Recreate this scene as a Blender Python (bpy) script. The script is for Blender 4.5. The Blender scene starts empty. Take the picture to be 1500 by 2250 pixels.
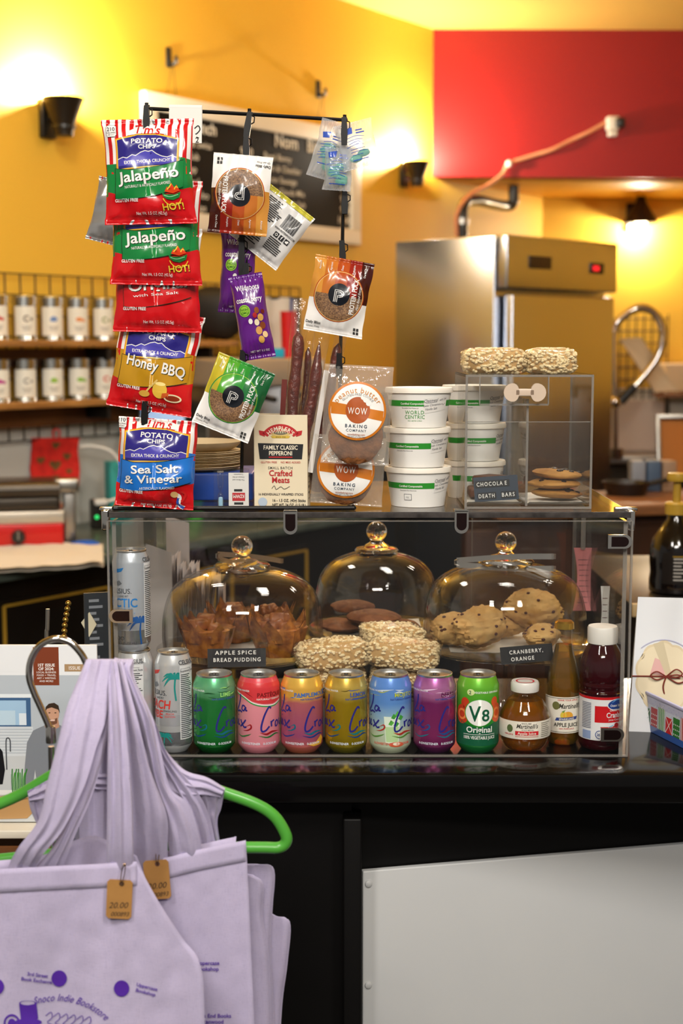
import bpy, bmesh, math, random
from math import sin, cos, pi, radians, atan2, sqrt
from mathutils import Vector, Matrix, noise

random.seed(7)
SC = bpy.context.scene
C = SC.collection

# ------------------------------------------------------------------ camera
FPX = 3125.0
PITCH = radians(6.75)
CAMZ = 1.70
cam = bpy.data.cameras.new('camera')
cam.sensor_fit = 'VERTICAL'
cam.sensor_height = 36.0
cam.lens = 36.0 * FPX / 2250.0
cam.clip_start = 0.05
cam.dof.use_dof = True
cam.dof.focus_distance = 2.13
cam.dof.aperture_fstop = 4.5
camo = bpy.data.objects.new('camera', cam)
camo.location = (0, 0, CAMZ)
camo.rotation_euler = (pi / 2 - PITCH, 0, 0)
C.objects.link(camo)
SC.camera = camo

# ------------------------------------------------------------------ world, exposure
SC.view_settings.view_transform = 'Standard'
SC.view_settings.look = 'None'
SC.view_settings.gamma = 1.0
SC.view_settings.use_curve_mapping = False
SC.view_settings.exposure = -0.1
SC.cycles.transparent_max_bounces = 40
SC.cycles.max_bounces = 14
SC.cycles.transmission_bounces = 12
world = bpy.data.worlds.new('room_ambience')
SC.world = world
world.use_nodes = True
world.node_tree.nodes['Background'].inputs[0].default_value = (1.0, 0.95, 0.88, 1)
world.node_tree.nodes['Background'].inputs[1].default_value = 0.24

# ceiling fixtures of the shop, above and in front of the counter
def area(name, loc, tgt, sx, sy, power, col=(1, .95, .88)):
    l = bpy.data.lights.new(name, 'AREA')
    l.shape = 'RECTANGLE'; l.size = sx; l.size_y = sy; l.energy = power; l.color = col
    o = bpy.data.objects.new(name, l); C.objects.link(o)
    o.location = loc
    o.rotation_euler = (Vector(tgt) - Vector(loc)).to_track_quat('-Z', 'Y').to_euler()
    return o
area('ceiling_panel_light', (-0.9, 0.3, 3.3), (-0.4, 1.8, 0.6), 0.3, 1.2, 62)
area('ceiling_panel_light', (1.0, 0.2, 3.3), (0.5, 1.8, 0.6), 0.3, 1.2, 66)
area('ceiling_panel_light', (0.1, -1.6, 3.3), (0.1, 1.6, 1.0), 1.4, 0.35, 90)
area('ceiling_panel_light', (0.5, 2.75, 3.35), (0.2, 2.6, 0), 0.9, 0.3, 26, (1, .94, .86))
area('ceiling_panel_light', (1.5, 4.4, 3.35), (1.0, 6.0, 0.6), 0.3, 1.0, 40, (1, .9, .76))
area('ceiling_panel_light', (-0.9, 3.9, 3.35), (-1.4, 5.2, 0.6), 0.3, 1.0, 45, (1, .92, .8))

# ------------------------------------------------------------------ pixel helpers
def ray(px, py):
    xc = (px - 750) / FPX; yc = (1125 - py) / FPX
    return Vector((xc, cos(PITCH) + yc * sin(PITCH), -sin(PITCH) + yc * cos(PITCH)))
CAM = Vector((0, 0, CAMZ))
def W(px, py, Y):
    d = ray(px, py); return CAM + d * (Y / d.y)
def WZ(px, py, z):
    d = ray(px, py); return CAM + d * ((z - CAMZ) / d.z)
def WP(px, py, p0, n):
    d = ray(px, py); n = Vector(n); return CAM + d * ((Vector(p0) - CAM).dot(n) / d.dot(n))
def MPP(py, Y):
    return (Y / ray(750, py).y) / FPX

def lin(c):
    return tuple((x / 12.92 if x <= .04045 else ((x + .055) / 1.055) ** 2.4) for x in c)
def hx(s):
    s = s.lstrip('#'); return lin(tuple(int(s[i:i + 2], 16) / 255 for i in (0, 2, 4)))

# ------------------------------------------------------------------ materials
MATS = {}
def mat(key, col='#808080', rough=.5, metal=0.0, coat=0.0, bump=None, emit=None, estr=1.0, spec=.5,
        var=None, trans=0.0, ior=1.45, alpha=1.0, sheen=0.0, sss=0.0, stretch=None):
    """bump=(scale,strength[,distance]); var=(scale, colour2, amount): noise mottling of the colour itself"""
    if key in MATS: return MATS[key]
    m = bpy.data.materials.new(key); m.use_nodes = True
    nt = m.node_tree; b = nt.nodes['Principled BSDF']
    c = hx(col) if isinstance(col, str) else col
    b.inputs['Base Color'].default_value = (*c, 1)
    b.inputs['Roughness'].default_value = rough
    b.inputs['Metallic'].default_value = metal
    b.inputs['Coat Weight'].default_value = coat
    b.inputs['Coat Roughness'].default_value = .08
    b.inputs['Specular IOR Level'].default_value = spec
    b.inputs['Transmission Weight'].default_value = trans
    b.inputs['IOR'].default_value = ior
    b.inputs['Alpha'].default_value = alpha
    b.inputs['Sheen Weight'].default_value = sheen
    b.inputs['Subsurface Weight'].default_value = sss
    if sss: b.inputs['Subsurface Radius'].default_value = (.01, .006, .004)
    tc = None
    def coord():
        nonlocal tc
        if tc is None:
            t = nt.nodes.new('ShaderNodeTexCoord'); tc = t.outputs['Object']
            if stretch:
                mp = nt.nodes.new('ShaderNodeMapping'); mp.inputs['Scale'].default_value = stretch
                nt.links.new(tc, mp.inputs['Vector']); tc = mp.outputs['Vector']
        return tc
    if var:
        n = nt.nodes.new('ShaderNodeTexNoise'); n.inputs['Scale'].default_value = var[0]
        n.inputs['Detail'].default_value = 5
        nt.links.new(coord(), n.inputs['Vector'])
        r = nt.nodes.new('ShaderNodeValToRGB')
        c2 = hx(var[1]) if isinstance(var[1], str) else var[1]
        w = var[2] if len(var) > 2 else .15
        r.color_ramp.elements[0].position = .5 - w; r.color_ramp.elements[0].color = (*c, 1)
        r.color_ramp.elements[1].position = .5 + w; r.color_ramp.elements[1].color = (*c2, 1)
        nt.links.new(n.outputs['Fac'], r.inputs['Fac']); nt.links.new(r.outputs['Color'], b.inputs['Base Color'])
    if bump:
        n = nt.nodes.new('ShaderNodeTexNoise'); n.inputs['Scale'].default_value = bump[0]; n.inputs['Detail'].default_value = 4
        nt.links.new(coord(), n.inputs['Vector'])
        bp = nt.nodes.new('ShaderNodeBump'); bp.inputs['Strength'].default_value = bump[1]
        bp.inputs['Distance'].default_value = bump[2] if len(bump) > 2 else .002
        nt.links.new(n.outputs['Fac'], bp.inputs['Height']); nt.links.new(bp.outputs['Normal'], b.inputs['Normal'])
    if emit:
        e = hx(emit) if isinstance(emit, str) else emit
        b.inputs['Emission Color'].default_value = (*e, 1); b.inputs['Emission Strength'].default_value = estr
    MATS[key] = m
    return m

def clear(key, tint=(1, 1, 1), ior=1.49, rough=.01, body=None, bodyw=0.0, bump=None):
    """thin clear sheet: see-through with a fresnel gloss; body adds a share of diffuse/translucent haze"""
    if key in MATS: return MATS[key]
    m = bpy.data.materials.new(key); m.use_nodes = True
    nt = m.node_tree; nt.nodes.clear()
    N = nt.nodes.new; L = nt.links.new
    out = N('ShaderNodeOutputMaterial'); tr = N('ShaderNodeBsdfTransparent'); gl = N('ShaderNodeBsdfGlossy'); fr = N('ShaderNodeFresnel')
    mx = N('ShaderNodeMixShader')
    tr.inputs['Color'].default_value = (*tint, 1); gl.inputs['Roughness'].default_value = rough
    geo = N('ShaderNodeNewGeometry'); mr_ = N('ShaderNodeMapRange'); mr_.inputs['To Min'].default_value = ior; mr_.inputs['To Max'].default_value = 1 / ior
    L(geo.outputs['Backfacing'], mr_.inputs['Value']); L(mr_.outputs[0], fr.inputs['IOR'])   # same fresnel on both faces of a thin sheet
    base = tr.outputs[0]
    if bodyw:
        d = N('ShaderNodeBsdfDiffuse'); d.inputs['Color'].default_value = (*body, 1)
        t2 = N('ShaderNodeBsdfTranslucent'); t2.inputs['Color'].default_value = (*body, 1)
        m1 = N('ShaderNodeMixShader'); m1.inputs[0].default_value = .5; L(d.outputs[0], m1.inputs[1]); L(t2.outputs[0], m1.inputs[2])
        m2 = N('ShaderNodeMixShader'); m2.inputs[0].default_value = bodyw; L(base, m2.inputs[1]); L(m1.outputs[0], m2.inputs[2])
        base = m2.outputs[0]
    L(fr.outputs[0], mx.inputs[0]); L(base, mx.inputs[1]); L(gl.outputs[0], mx.inputs[2]); L(mx.outputs[0], out.inputs[0])
    if bump:
        tc = N('ShaderNodeTexCoord'); n = N('ShaderNodeTexNoise'); n.inputs['Scale'].default_value = bump[0]; n.inputs['Detail'].default_value = 3
        bp = N('ShaderNodeBump'); bp.inputs['Strength'].default_value = bump[1]; bp.inputs['Distance'].default_value = .004
        L(tc.outputs['Object'], n.inputs['Vector']); L(n.outputs['Fac'], bp.inputs['Height'])
        L(bp.outputs['Normal'], gl.inputs['Normal']); L(bp.outputs['Normal'], fr.inputs['Normal'])
    MATS[key] = m
    return m

def ramp_mat(key, stops, axis=2, rough=.3, metal=0.0, coat=0.0, streak=None, noise_amt=0.0, nscale=40, zscale=1.0):
    """colour printed along an object axis (metres): stops=[(pos,col)]"""
    if key in MATS: return MATS[key]
    m = bpy.data.materials.new(key); m.use_nodes = True
    nt = m.node_tree; b = nt.nodes['Principled BSDF']; N = nt.nodes.new; L = nt.links.new
    b.inputs['Roughness'].default_value = rough; b.inputs['Metallic'].default_value = metal; b.inputs['Coat Weight'].default_value = coat
    tc = N('ShaderNodeTexCoord'); sp = N('ShaderNodeSeparateXYZ'); L(tc.outputs['Object'], sp.inputs[0])
    lo, hi = stops[0][0], stops[-1][0]
    mr = N('ShaderNodeMapRange'); mr.inputs['From Min'].default_value = lo; mr.inputs['From Max'].default_value = hi
    src = sp.outputs[axis]
    if noise_amt:
        n = N('ShaderNodeTexNoise'); n.inputs['Scale'].default_value = nscale; n.inputs['Detail'].default_value = 3
        mp = N('ShaderNodeMapping'); mp.inputs['Scale'].default_value = (1, 1, 4); L(tc.outputs['Object'], mp.inputs[0]); L(mp.outputs[0], n.inputs['Vector'])
        ma = N('ShaderNodeMath'); ma.operation = 'MULTIPLY_ADD'; L(n.outputs['Fac'], ma.inputs[0]); ma.inputs[1].default_value = noise_amt; L(src, ma.inputs[2])
        ms = N('ShaderNodeMath'); ms.operation = 'SUBTRACT'; L(ma.outputs[0], ms.inputs[0]); ms.inputs[1].default_value = noise_amt * .5
        src = ms.outputs[0]
    L(src, mr.inputs['Value'])
    r = N('ShaderNodeValToRGB'); cr = r.color_ramp
    while len(cr.elements) < len(stops): cr.elements.new(.5)
    for e, (p, c) in zip(cr.elements, stops):
        e.position = (p - lo) / (hi - lo)
    for e, (p, c) in zip(cr.elements, stops):
        e.color = (*hx(c), 1)
    L(mr.outputs[0], r.inputs['Fac']); L(r.outputs['Color'], b.inputs['Base Color'])
    MATS[key] = m
    return m

# ------------------------------------------------------------------ objects
def tag(o, label, cat, group=None, kind=None):
    if label: o['label'] = label
    if cat: o['category'] = cat
    if group: o['group'] = group
    if kind: o['kind'] = kind
    return o
def thing(name, label, cat, loc=(0, 0, 0), rot=(0, 0, 0), group=None):
    o = bpy.data.objects.new(name, None); C.objects.link(o)
    o.empty_display_size = .02
    o.location = loc; o.rotation_euler = rot
    return tag(o, label, cat, group)

class MB:
    def __init__(s): s.v = []; s.f = []; s.m = []; s.mi = 0
    def add(s, vs, fs):
        k = len(s.v); s.v += [tuple(v) for v in vs]
        for f in fs: s.f.append(tuple(i + k for i in f)); s.m.append(s.mi)
        return s
    def box(s, c, size, rz=0.0, M=None, bev=0.0):
        x, y, z = (a / 2 for a in size)
        if bev > 0:
            bm = bmesh.new(); bmesh.ops.create_cube(bm, size=1)
            for v in bm.verts: v.co = Vector((v.co.x * size[0], v.co.y * size[1], v.co.z * size[2]))
            bmesh.ops.bevel(bm, geom=list(bm.edges), offset=min(bev, min(size) * .49), segments=3, profile=.5, affect='EDGES')
            bm.verts.index_update(); vs = [v.co.copy() for v in bm.verts]; fs = [[v.index for v in f.verts] for f in bm.faces]; bm.free()
        else:
            vs = [Vector((a, b, d)) for a in (-x, x) for b in (-y, y) for d in (-z, z)]
            fs = [(0, 1, 3, 2), (4, 6, 7, 5), (0, 4, 5, 1), (2, 3, 7, 6), (0, 2, 6, 4), (1, 5, 7, 3)]
        R = M if M is not None else Matrix.Rotation(rz, 4, 'Z')
        c = Vector(c)
        return s.add([c + (R @ v) for v in vs], fs)
    def tube(s, pts, r, seg=8, closed=False, caps=True):
        pts = [Vector(p) for p in pts]; n = len(pts)
        rs = r if isinstance(r, (list, tuple)) else [r] * n
        t0 = (pts[1] - pts[0]).normalized()
        a = Vector((0, 0, 1)) if abs(t0.z) < .9 else Vector((1, 0, 0))
        nrm = t0.cross(a).normalized(); vs = []; fs = []
        for i, p in enumerate(pts):
            if closed: t = (pts[(i + 1) % n] - pts[i - 1])
            elif i == 0: t = pts[1] - pts[0]
            elif i == n - 1: t = pts[-1] - pts[-2]
            else: t = (pts[i + 1] - p).normalized() + (p - pts[i - 1]).normalized()
            t = t.normalized() if t.length > 1e-9 else t0
            nrm = (nrm - t * nrm.dot(t)); nrm = nrm.normalized() if nrm.length > 1e-9 else t.orthogonal().normalized()
            bn = t.cross(nrm)
            for k in range(seg):
                an = 2 * pi * k / seg
                vs.append(p + (nrm * cos(an) + bn * sin(an)) * rs[i])
        m = n if closed else n - 1
        for i in range(m):
            j = (i + 1) % n
            for k in range(seg):
                l = (k + 1) % seg
                fs.append((i * seg + k, i * seg + l, j * seg + l, j * seg + k))
        if caps and not closed:
            fs.append(tuple(range(seg - 1, -1, -1))); fs.append(tuple((n - 1) * seg + k for k in range(seg)))
        return s.add(vs, fs)
    def lathe(s, prof, seg=32, c=(0, 0, 0), M=None, wob=None):
        c = Vector(c); vs = []; fs = []; n = len(prof); idx = []
        for i, (r, z) in enumerate(prof):
            if r < 1e-7:
                idx.append([len(vs)] * seg); vs.append(Vector((0, 0, z)))
            else:
                row = []
                for k in range(seg):
                    a = 2 * pi * k / seg; rr = r * (wob(a, z) if wob else 1)
                    row.append(len(vs)); vs.append(Vector((rr * sin(a), -rr * cos(a), z)))
                idx.append(row)
        for i in range(n - 1):
            for k in range(seg):
                l = (k + 1) % seg
                q = [idx[i][k], idx[i][l], idx[i + 1][l], idx[i + 1][k]]
                q2 = []
                for x in q:
                    if x not in q2: q2.append(x)
                if len(q2) > 2: fs.append(tuple(q2))
        if M is not None: vs = [M @ v for v in vs]
        return s.add([c + v for v in vs], fs)
    def grid(s, fn, us, vs_, flip=False):
        nu, nv = len(us), len(vs_)
        vs = [fn(u, v) for v in vs_ for u in us]; fs = []
        for j in range(nv - 1):
            for i in range(nu - 1):
                q = (j * nu + i, j * nu + i + 1, (j + 1) * nu + i + 1, (j + 1) * nu + i)
                fs.append(q[::-1] if flip else q)
        return s.add(vs, fs)
    def prism(s, pts, d, c=(0, 0, 0), M=None):
        """outline pts in XZ, extruded from y=0 to y=d"""
        n = len(pts); vs = [Vector((x, 0, z)) for x, z in pts] + [Vector((x, d, z)) for x, z in pts]
        fs = [tuple(range(n)), tuple(range(2 * n - 1, n - 1, -1))] + [(i, i + n, (i + 1) % n + n, (i + 1) % n) for i in range(n)]
        if M is not None: vs = [M @ v for v in vs]
        c = Vector(c)
        return s.add([c + v for v in vs], fs)
    def sphere(s, c, r, seg=16, rings=10, sc=(1, 1, 1), fn=None, M=None):
        c = Vector(c); vs = [Vector((0, 0, -1))]; fs = []
        for i in range(1, rings):
            t = pi * i / rings
            for k in range(seg):
                a = 2 * pi * k / seg; vs.append(Vector((sin(t) * cos(a), sin(t) * sin(a), -cos(t))))
        vs.append(Vector((0, 0, 1)))
        for k in range(seg):
            l = (k + 1) % seg
            fs.append((0, 1 + l, 1 + k)); b = 1 + (rings - 2) * seg; fs.append((b + k, b + l, len(vs) - 1))
            for i in range(rings - 2):
                a0 = 1 + i * seg; fs.append((a0 + k, a0 + l, a0 + seg + l, a0 + seg + k))
        out = []
        for v in vs:
            k = fn(v) if fn else 1.0
            p = Vector((v.x * r * sc[0] * k, v.y * r * sc[1] * k, v.z * r * sc[2] * k))
            out.append(c + ((M @ p) if M is not None else p))
        return s.add(out, fs)
    def build(s, name, mats, parent=None, world=False, sharp=40, kind=None, label=None):
        me = bpy.data.meshes.new(name); me.from_pydata(s.v, [], s.f); me.validate()
        mats = mats if isinstance(mats, (list, tuple)) else [mats]
        for m in mats: me.materials.append(m)
        if len(mats) > 1 and len(me.polygons) == len(s.m): me.polygons.foreach_set('material_index', s.m)
        me.shade_smooth(); me.set_sharp_from_angle(angle=radians(sharp)); me.update()
        o = bpy.data.objects.new(name, me); C.objects.link(o)
        if parent is not None:
            o.parent = parent
            if world: o.matrix_parent_inverse = parent.matrix_basis.inverted()
        if kind: o['kind'] = kind
        if label: o['label'] = label
        return o
    def solo(s, name, mats, label, cat, group=None, sharp=40, kind=None):
        """a thing that is one mesh, verts given in world space: origin moved to its base centre"""
        xs = [v[0] for v in s.v]; ys = [v[1] for v in s.v]; zs = [v[2] for v in s.v]
        b = Vector(((min(xs) + max(xs)) / 2, (min(ys) + max(ys)) / 2, min(zs)))
        s.v = [(v[0] - b.x, v[1] - b.y, v[2] - b.z) for v in s.v]
        o = s.build(name, mats, sharp=sharp); o.location = b
        return tag(o, label, cat, group, kind)

def ls(a, b, n): return [a + (b - a) * i / (n - 1) for i in range(n)]
def cr(pts, n=6, closed=False):
    """Catmull-Rom through points (any dimension)"""
    pts = [Vector(p) for p in pts]; out = []; N = len(pts); rng = N if closed else N - 1
    for i in range(rng):
        p1 = pts[i]; p2 = pts[(i + 1) % N]
        p0 = pts[i - 1] if (i > 0 or closed) else p1 * 2 - p2
        p3 = pts[(i + 2) % N] if (i + 2 < N or closed) else p2 * 2 - p1
        for k in range(n):
            t = k / n
            out.append(.5 * ((2 * p1) + (p2 - p0) * t + (2 * p0 - 5 * p1 + 4 * p2 - p3) * t * t + (3 * p1 - p0 - 3 * p2 + p3) * t ** 3))
    if not closed: out.append(pts[-1])
    return out
def dup(root, loc=None, rot=None, label=None):
    r = root.copy(); C.objects.link(r)
    if loc is not None: r.location = loc
    if rot is not None: r.rotation_euler = rot
    if label: r['label'] = label
    for ch in list(root.children):
        c = ch.copy(); C.objects.link(c); c.parent = r
        for g in list(ch.children):
            d = g.copy(); C.objects.link(d); d.parent = c
    return r

# ------------------------------------------------------------------ lettering and flat print
GLY = {}
def _glyphs():
    chars = sorted(set("ABCDEFGHIJKLMNOPQRSTUVWXYZabcdefghijklmnopqrstuvwxyz0123456789&.,'!()-+/:%$°ñÈ•®"))
    jobs = []
    for bold in (0, 1):
        for ch in chars + ['|']:
            for body in ((ch, ch + '|') if ch != '|' else ('|',)):
                c = bpy.data.curves.new('g', 'FONT'); c.body = body; c.resolution_u = 3; c.offset = .018 if bold else .002
                o = bpy.data.objects.new('g', c); C.objects.link(o); jobs.append((ch, bold, body, o, c))
    dg = bpy.context.evaluated_depsgraph_get(); raw = {}
    for ch, bold, body, o, c in jobs:
        me = bpy.data.meshes.new_from_object(o.evaluated_get(dg))
        raw[(ch, bold, body)] = ([(v.co.x, v.co.y) for v in me.vertices], [tuple(p.vertices) for p in me.polygons])
        bpy.data.meshes.remove(me)
    for ch, bold, body, o, c in jobs:
        bpy.data.objects.remove(o); bpy.data.curves.remove(c)
    for bold in (0, 1):
        pm = max(v[0] for v in raw[('|', bold, '|')][0])
        for ch in chars:
            v, f = raw[(ch, bold, ch)]
            adv = max(p[0] for p in raw[(ch, bold, ch + '|')][0]) - pm
            GLY[(ch, bold)] = (v, f, adv)
_glyphs()

class Art:
    """flat print in design units; build() lays it on a surface through map(u, v, lift)"""
    def __init__(s, unit=1.0): s.unit = unit; s.items = {}; s.L = 0
    def up(s): s.L += 1; return s
    def _add(s, m, vs, fs):
        d = s.items.setdefault((s.L, m.name), (m, [], []))
        k = len(d[1]); d[1].extend(vs); d[2].extend(tuple(i + k for i in f) for f in fs)
    def poly(s, pts, m): s._add(m, list(pts), [tuple(range(len(pts)))]); return s
    def rect(s, x0, y0, x1, y1, m): return s.poly([(x0, y0), (x1, y0), (x1, y1), (x0, y1)], m)
    def ell(s, cx, cy, rx, ry, m, n=36, a0=0, a1=2 * pi):
        full = abs(a1 - a0 - 2 * pi) < 1e-6
        ps = [(cx + rx * cos(a0 + (a1 - a0) * i / n), cy + ry * sin(a0 + (a1 - a0) * i / n)) for i in range(n + (0 if full else 1))]
        return s.poly(ps, m)
    def ring(s, cx, cy, r0, r1, m, n=48, a0=0, a1=2 * pi, ky=1.0):
        vs = []; fs = []
        for i in range(n + 1):
            a = a0 + (a1 - a0) * i / n
            vs += [(cx + r0 * cos(a), cy + r0 * sin(a) * ky), (cx + r1 * cos(a), cy + r1 * sin(a) * ky)]
        for i in range(n): fs.append((2 * i, 2 * i + 1, 2 * i + 3, 2 * i + 2))
        s._add(m, vs, fs); return s
    def stroke(s, pts, w, m, smooth=True, taper=False):
        P = cr([(x, y, 0) for x, y in pts], 6) if smooth and len(pts) > 2 else [Vector((x, y, 0)) for x, y in pts]
        vs = []; fs = []; n = len(P)
        for i, p in enumerate(P):
            t = (P[min(i + 1, n - 1)] - P[max(i - 1, 0)]); t = t.normalized() if t.length > 1e-9 else Vector((1, 0, 0))
            k = w / 2 * (1 if not taper else max(.15, sin(pi * (i + .3) / (n - .4))))
            vs += [(p.x - t.y * k, p.y + t.x * k), (p.x + t.y * k, p.y - t.x * k)]
        for i in range(n - 1): fs.append((2 * i, 2 * i + 1, 2 * i + 3, 2 * i + 2))
        s._add(m, vs, fs); return s
    def width(s, t, size, bold=0, track=0):
        return sum((GLY[(ch, bold)][2] if (ch, bold) in GLY else .3) + track for ch in t) * size
    def text(s, t, x, y, size, m, align='c', bold=0, shear=0.0, sx=1.0, rot=0.0, track=0.0, arc=None, fit=None):
        w = s.width(t, size, bold, track) * sx
        if fit: sx *= fit / max(w, 1e-6); w = fit
        x0 = {'c': -w / 2, 'l': 0, 'r': -w}[align]; cx = x0; ca, sa = cos(rot), sin(rot)
        for ch in t:
            if (ch, bold) not in GLY: cx += .3 * size * sx; continue
            v, f, adv = GLY[(ch, bold)]; A = (adv + track) * size * sx
            out = []
            for a, b in v:
                px_ = a * size * sx + b * size * shear; py_ = b * size
                if arc:
                    an = (cx + A / 2) / arc; qx = px_ - A / 2
                    X = arc * sin(an) + qx * cos(an) + py_ * sin(an); Y = arc * (cos(an) - 1) - qx * sin(an) + py_ * cos(an)
                else: X, Y = cx + px_, py_
                out.append((x + X * ca - Y * sa, y + X * sa + Y * ca))
            s._add(m, out, f); cx += A
        return s
    def build(s, name, fn, parent=None, us=None, vs=None, lift=.00025, step=.00012, world=False, clip=None):
        V = []; Fc = []; MI = []; ml = []
        for n_, ((L, _), (m, pv, pf)) in enumerate(sorted(s.items.items(), key=lambda k: k[0][0])):
            if m not in ml: ml.append(m)
            mi = ml.index(m)
            bm = bmesh.new(); bv = [bm.verts.new((x * s.unit, y * s.unit, 0)) for x, y in pv]
            for f in pf:
                try: bm.faces.new([bv[i] for i in f])
                except ValueError: pass
            bmesh.ops.triangulate(bm, faces=list(bm.faces))
            def cut(co, no, co2=False, ci=False):
                bmesh.ops.bisect_plane(bm, geom=list(bm.verts) + list(bm.edges) + list(bm.faces), plane_co=co, plane_no=no, clear_outer=co2, clear_inner=ci)
            if clip:
                cut((clip[0], 0, 0), (1, 0, 0), False, True); cut((clip[2], 0, 0), (1, 0, 0), True, False)
                cut((0, clip[1], 0), (0, 1, 0), False, True); cut((0, clip[3], 0), (0, 1, 0), True, False)
            if bm.verts:
                xs = [v.co.x for v in bm.verts]; ys = [v.co.y for v in bm.verts]
                x0, x1, y0, y1 = min(xs), max(xs), min(ys), max(ys)
                for u in us or []:
                    if x0 < u < x1: cut((u, 0, 0), (1, 0, 0))
                for v_ in vs or []:
                    if y0 < v_ < y1: cut((0, v_, 0), (0, 1, 0))
            k = len(V); bm.verts.index_update(); off = lift + L * step + n_ * 1.5e-5
            for v in bm.verts: V.append(fn(v.co.x, v.co.y, off))
            for f in bm.faces: Fc.append(tuple(v.index + k for v in f.verts)); MI.append(mi)
            bm.free()
        if not Fc: return None
        me = bpy.data.meshes.new(name); me.from_pydata([tuple(v) for v in V], [], Fc)
        for m in ml: me.materials.append(m)
        me.polygons.foreach_set('material_index', MI); me.shade_smooth(); me.update()
        o = bpy.data.objects.new(name, me); C.objects.link(o)
        if parent is not None:
            o.parent = parent
            if world: o.matrix_parent_inverse = parent.matrix_basis.inverted()
        return o
def flat(u, v, o): return Vector((u, -o, v))
def flat_at(y0, x0=0.0, z0=0.0): return lambda u, v, o: Vector((x0 + u, y0 - o, z0 + v))
def cyl(R, z0=0.0, rot=0.0):
    Rf = R if callable(R) else (lambda z: R)
    return lambda u, v, o: Vector(((Rf(v) + o) * sin(u / Rf(.5 * 0 + v) * 1.0 + rot), -(Rf(v) + o) * cos(u / Rf(v) + rot), z0 + v))
def ink(col, rough=.45, coat=0.0, metal=0.0): return mat('ink_%s_%d_%d_%d' % (col.strip('#'), rough * 100, coat * 10, metal * 10), col, rough, metal, coat)
# ================================================================== THE ROOM
P0 = Vector((.499, 8.0, 0)); E1 = Vector((.6, .8, 0)); NW = Vector((.8, -.6, 0)); RZW = atan2(.8, .6)
CEIL = 3.40
def LW(s, n, z): return P0 + E1 * s + NW * n + Vector((0, 0, z))
def onwall(px, py, n=0.0):
    """(s, z) on the plane n metres in front of the left wall seen at a pixel"""
    q = WP(px, py, P0 + NW * n, NW); return (q - P0 - NW * n).dot(E1), q.z
def struct(o): o['kind'] = 'structure'; return o

m_yel = mat('wall_yellow_paint', '#e4b63e', .55, bump=(60, .08), var=(1.2, '#deae38', .3))
m_red = mat('wall_red_paint', '#8e0908', .5, bump=(60, .06))
m_ceil = mat('ceiling_yellow_paint', '#e8c468', .6, bump=(60, .08))
m_white_wall = mat('wall_white_panel', '#c9c8c2', .4, var=(3, '#bdbcb6', .2))
m_floor = mat('floor_dark_tile', '#3a342e', .4, var=(4, '#2e2a26', .2))

def quadbox(name, pts, thick, m):
    """wall slab: pts 4 corners (front face), pushed back by vector thick"""
    v = [Vector(p) for p in pts]; t = Vector(thick)
    return struct(MB().add(v + [p + t for p in v], [(0, 1, 2, 3), (7, 6, 5, 4), (0, 4, 5, 1), (1, 5, 6, 2), (2, 6, 7, 3), (3, 7, 4, 0)]).build(name, m))
sA, sB = -6.2, 1.25 + .0
zsplit = 1.47
quadbox('wall_left', [LW(sA, 0, zsplit), LW(sB, 0, zsplit), LW(sB, 0, CEIL), LW(sA, 0, CEIL)], -NW * .12, m_yel)
quadbox('wall_left_lower', [LW(sA, 0, 0), LW(sB, 0, 0), LW(sB, 0, zsplit), LW(sA, 0, zsplit)], -NW * .12, m_white_wall)
YB = 9.0
quadbox('wall_back', [(1.15, YB, 1.42), (5.5, YB, 1.42), (5.5, YB, CEIL), (1.15, YB, CEIL)], (0, .12, 0), m_yel)
quadbox('wall_back_lower', [(1.15, YB, 0), (5.5, YB, 0), (5.5, YB, 1.42), (1.15, YB, 1.42)], (0, .12, 0), m_white_wall)
zs0 = W(950, 388, 8.0).z
struct(MB().add([(.5, 8.0, zs0), (5.5, 8.06, zs0 - .03), (5.5, YB, zs0 - .03), (1.25, YB, zs0), (.5, 8.0, CEIL), (5.5, 8.06, CEIL), (5.5, YB, CEIL), (1.25, YB, CEIL)],
    [(0, 1, 5, 4), (1, 2, 6, 5), (3, 2, 1, 0), (0, 4, 7, 3), (2, 3, 7, 6)]).build('wall_soffit', m_red))
bm_ = MB().add([(.56, 8.07, zs0 - .001), (5.4, 8.12, zs0 - .032), (5.4, YB - .01, zs0 - .032), (1.25, YB - .01, zs0 - .001)], [(3, 2, 1, 0)])
bm_.v += [(x, y, z - .012) for x, y, z in bm_.v[:4]]
bm_.f += [(4, 5, 6, 7), (0, 1, 5, 4), (1, 2, 6, 5), (2, 3, 7, 6), (3, 0, 4, 7)]; bm_.m += [0] * 5
struct(bm_.build('trim_1', mat('soffit_underside_paint', '#d99a1e', .55)))
quadbox('wall_right_added', [(3.6, YB, 1.5), (3.6, 1.5, 1.5), (3.6, 1.5, CEIL), (3.6, YB, CEIL)], (.12, 0, 0), m_yel)  # unseen wall, added to give the refrigerator door warm reflections
quadbox('wall_right_lower_added', [(3.6, YB, 0), (3.6, 1.5, 0), (3.6, 1.5, 1.5), (3.6, YB, 1.5)], (.12, 0, 0), mat('brown_reflected_panel', '#5a3018', .4, var=(3, '#3c2010', .3), stretch=(1, 5, .5)))  # added lower half, brown to temper the gold reflected in the door
quadbox('ceiling', [(-5.5, -3.0, CEIL), (5.5, -3.0, CEIL), (5.5, YB, CEIL), (-5.5, YB, CEIL)], (0, 0, .1), m_ceil)
quadbox('floor', [(-5.5, -3.0, 0), (5.5, -3.0, 0), (5.5, YB, 0), (-5.5, YB, 0)], (0, 0, -.1), m_floor)

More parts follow.
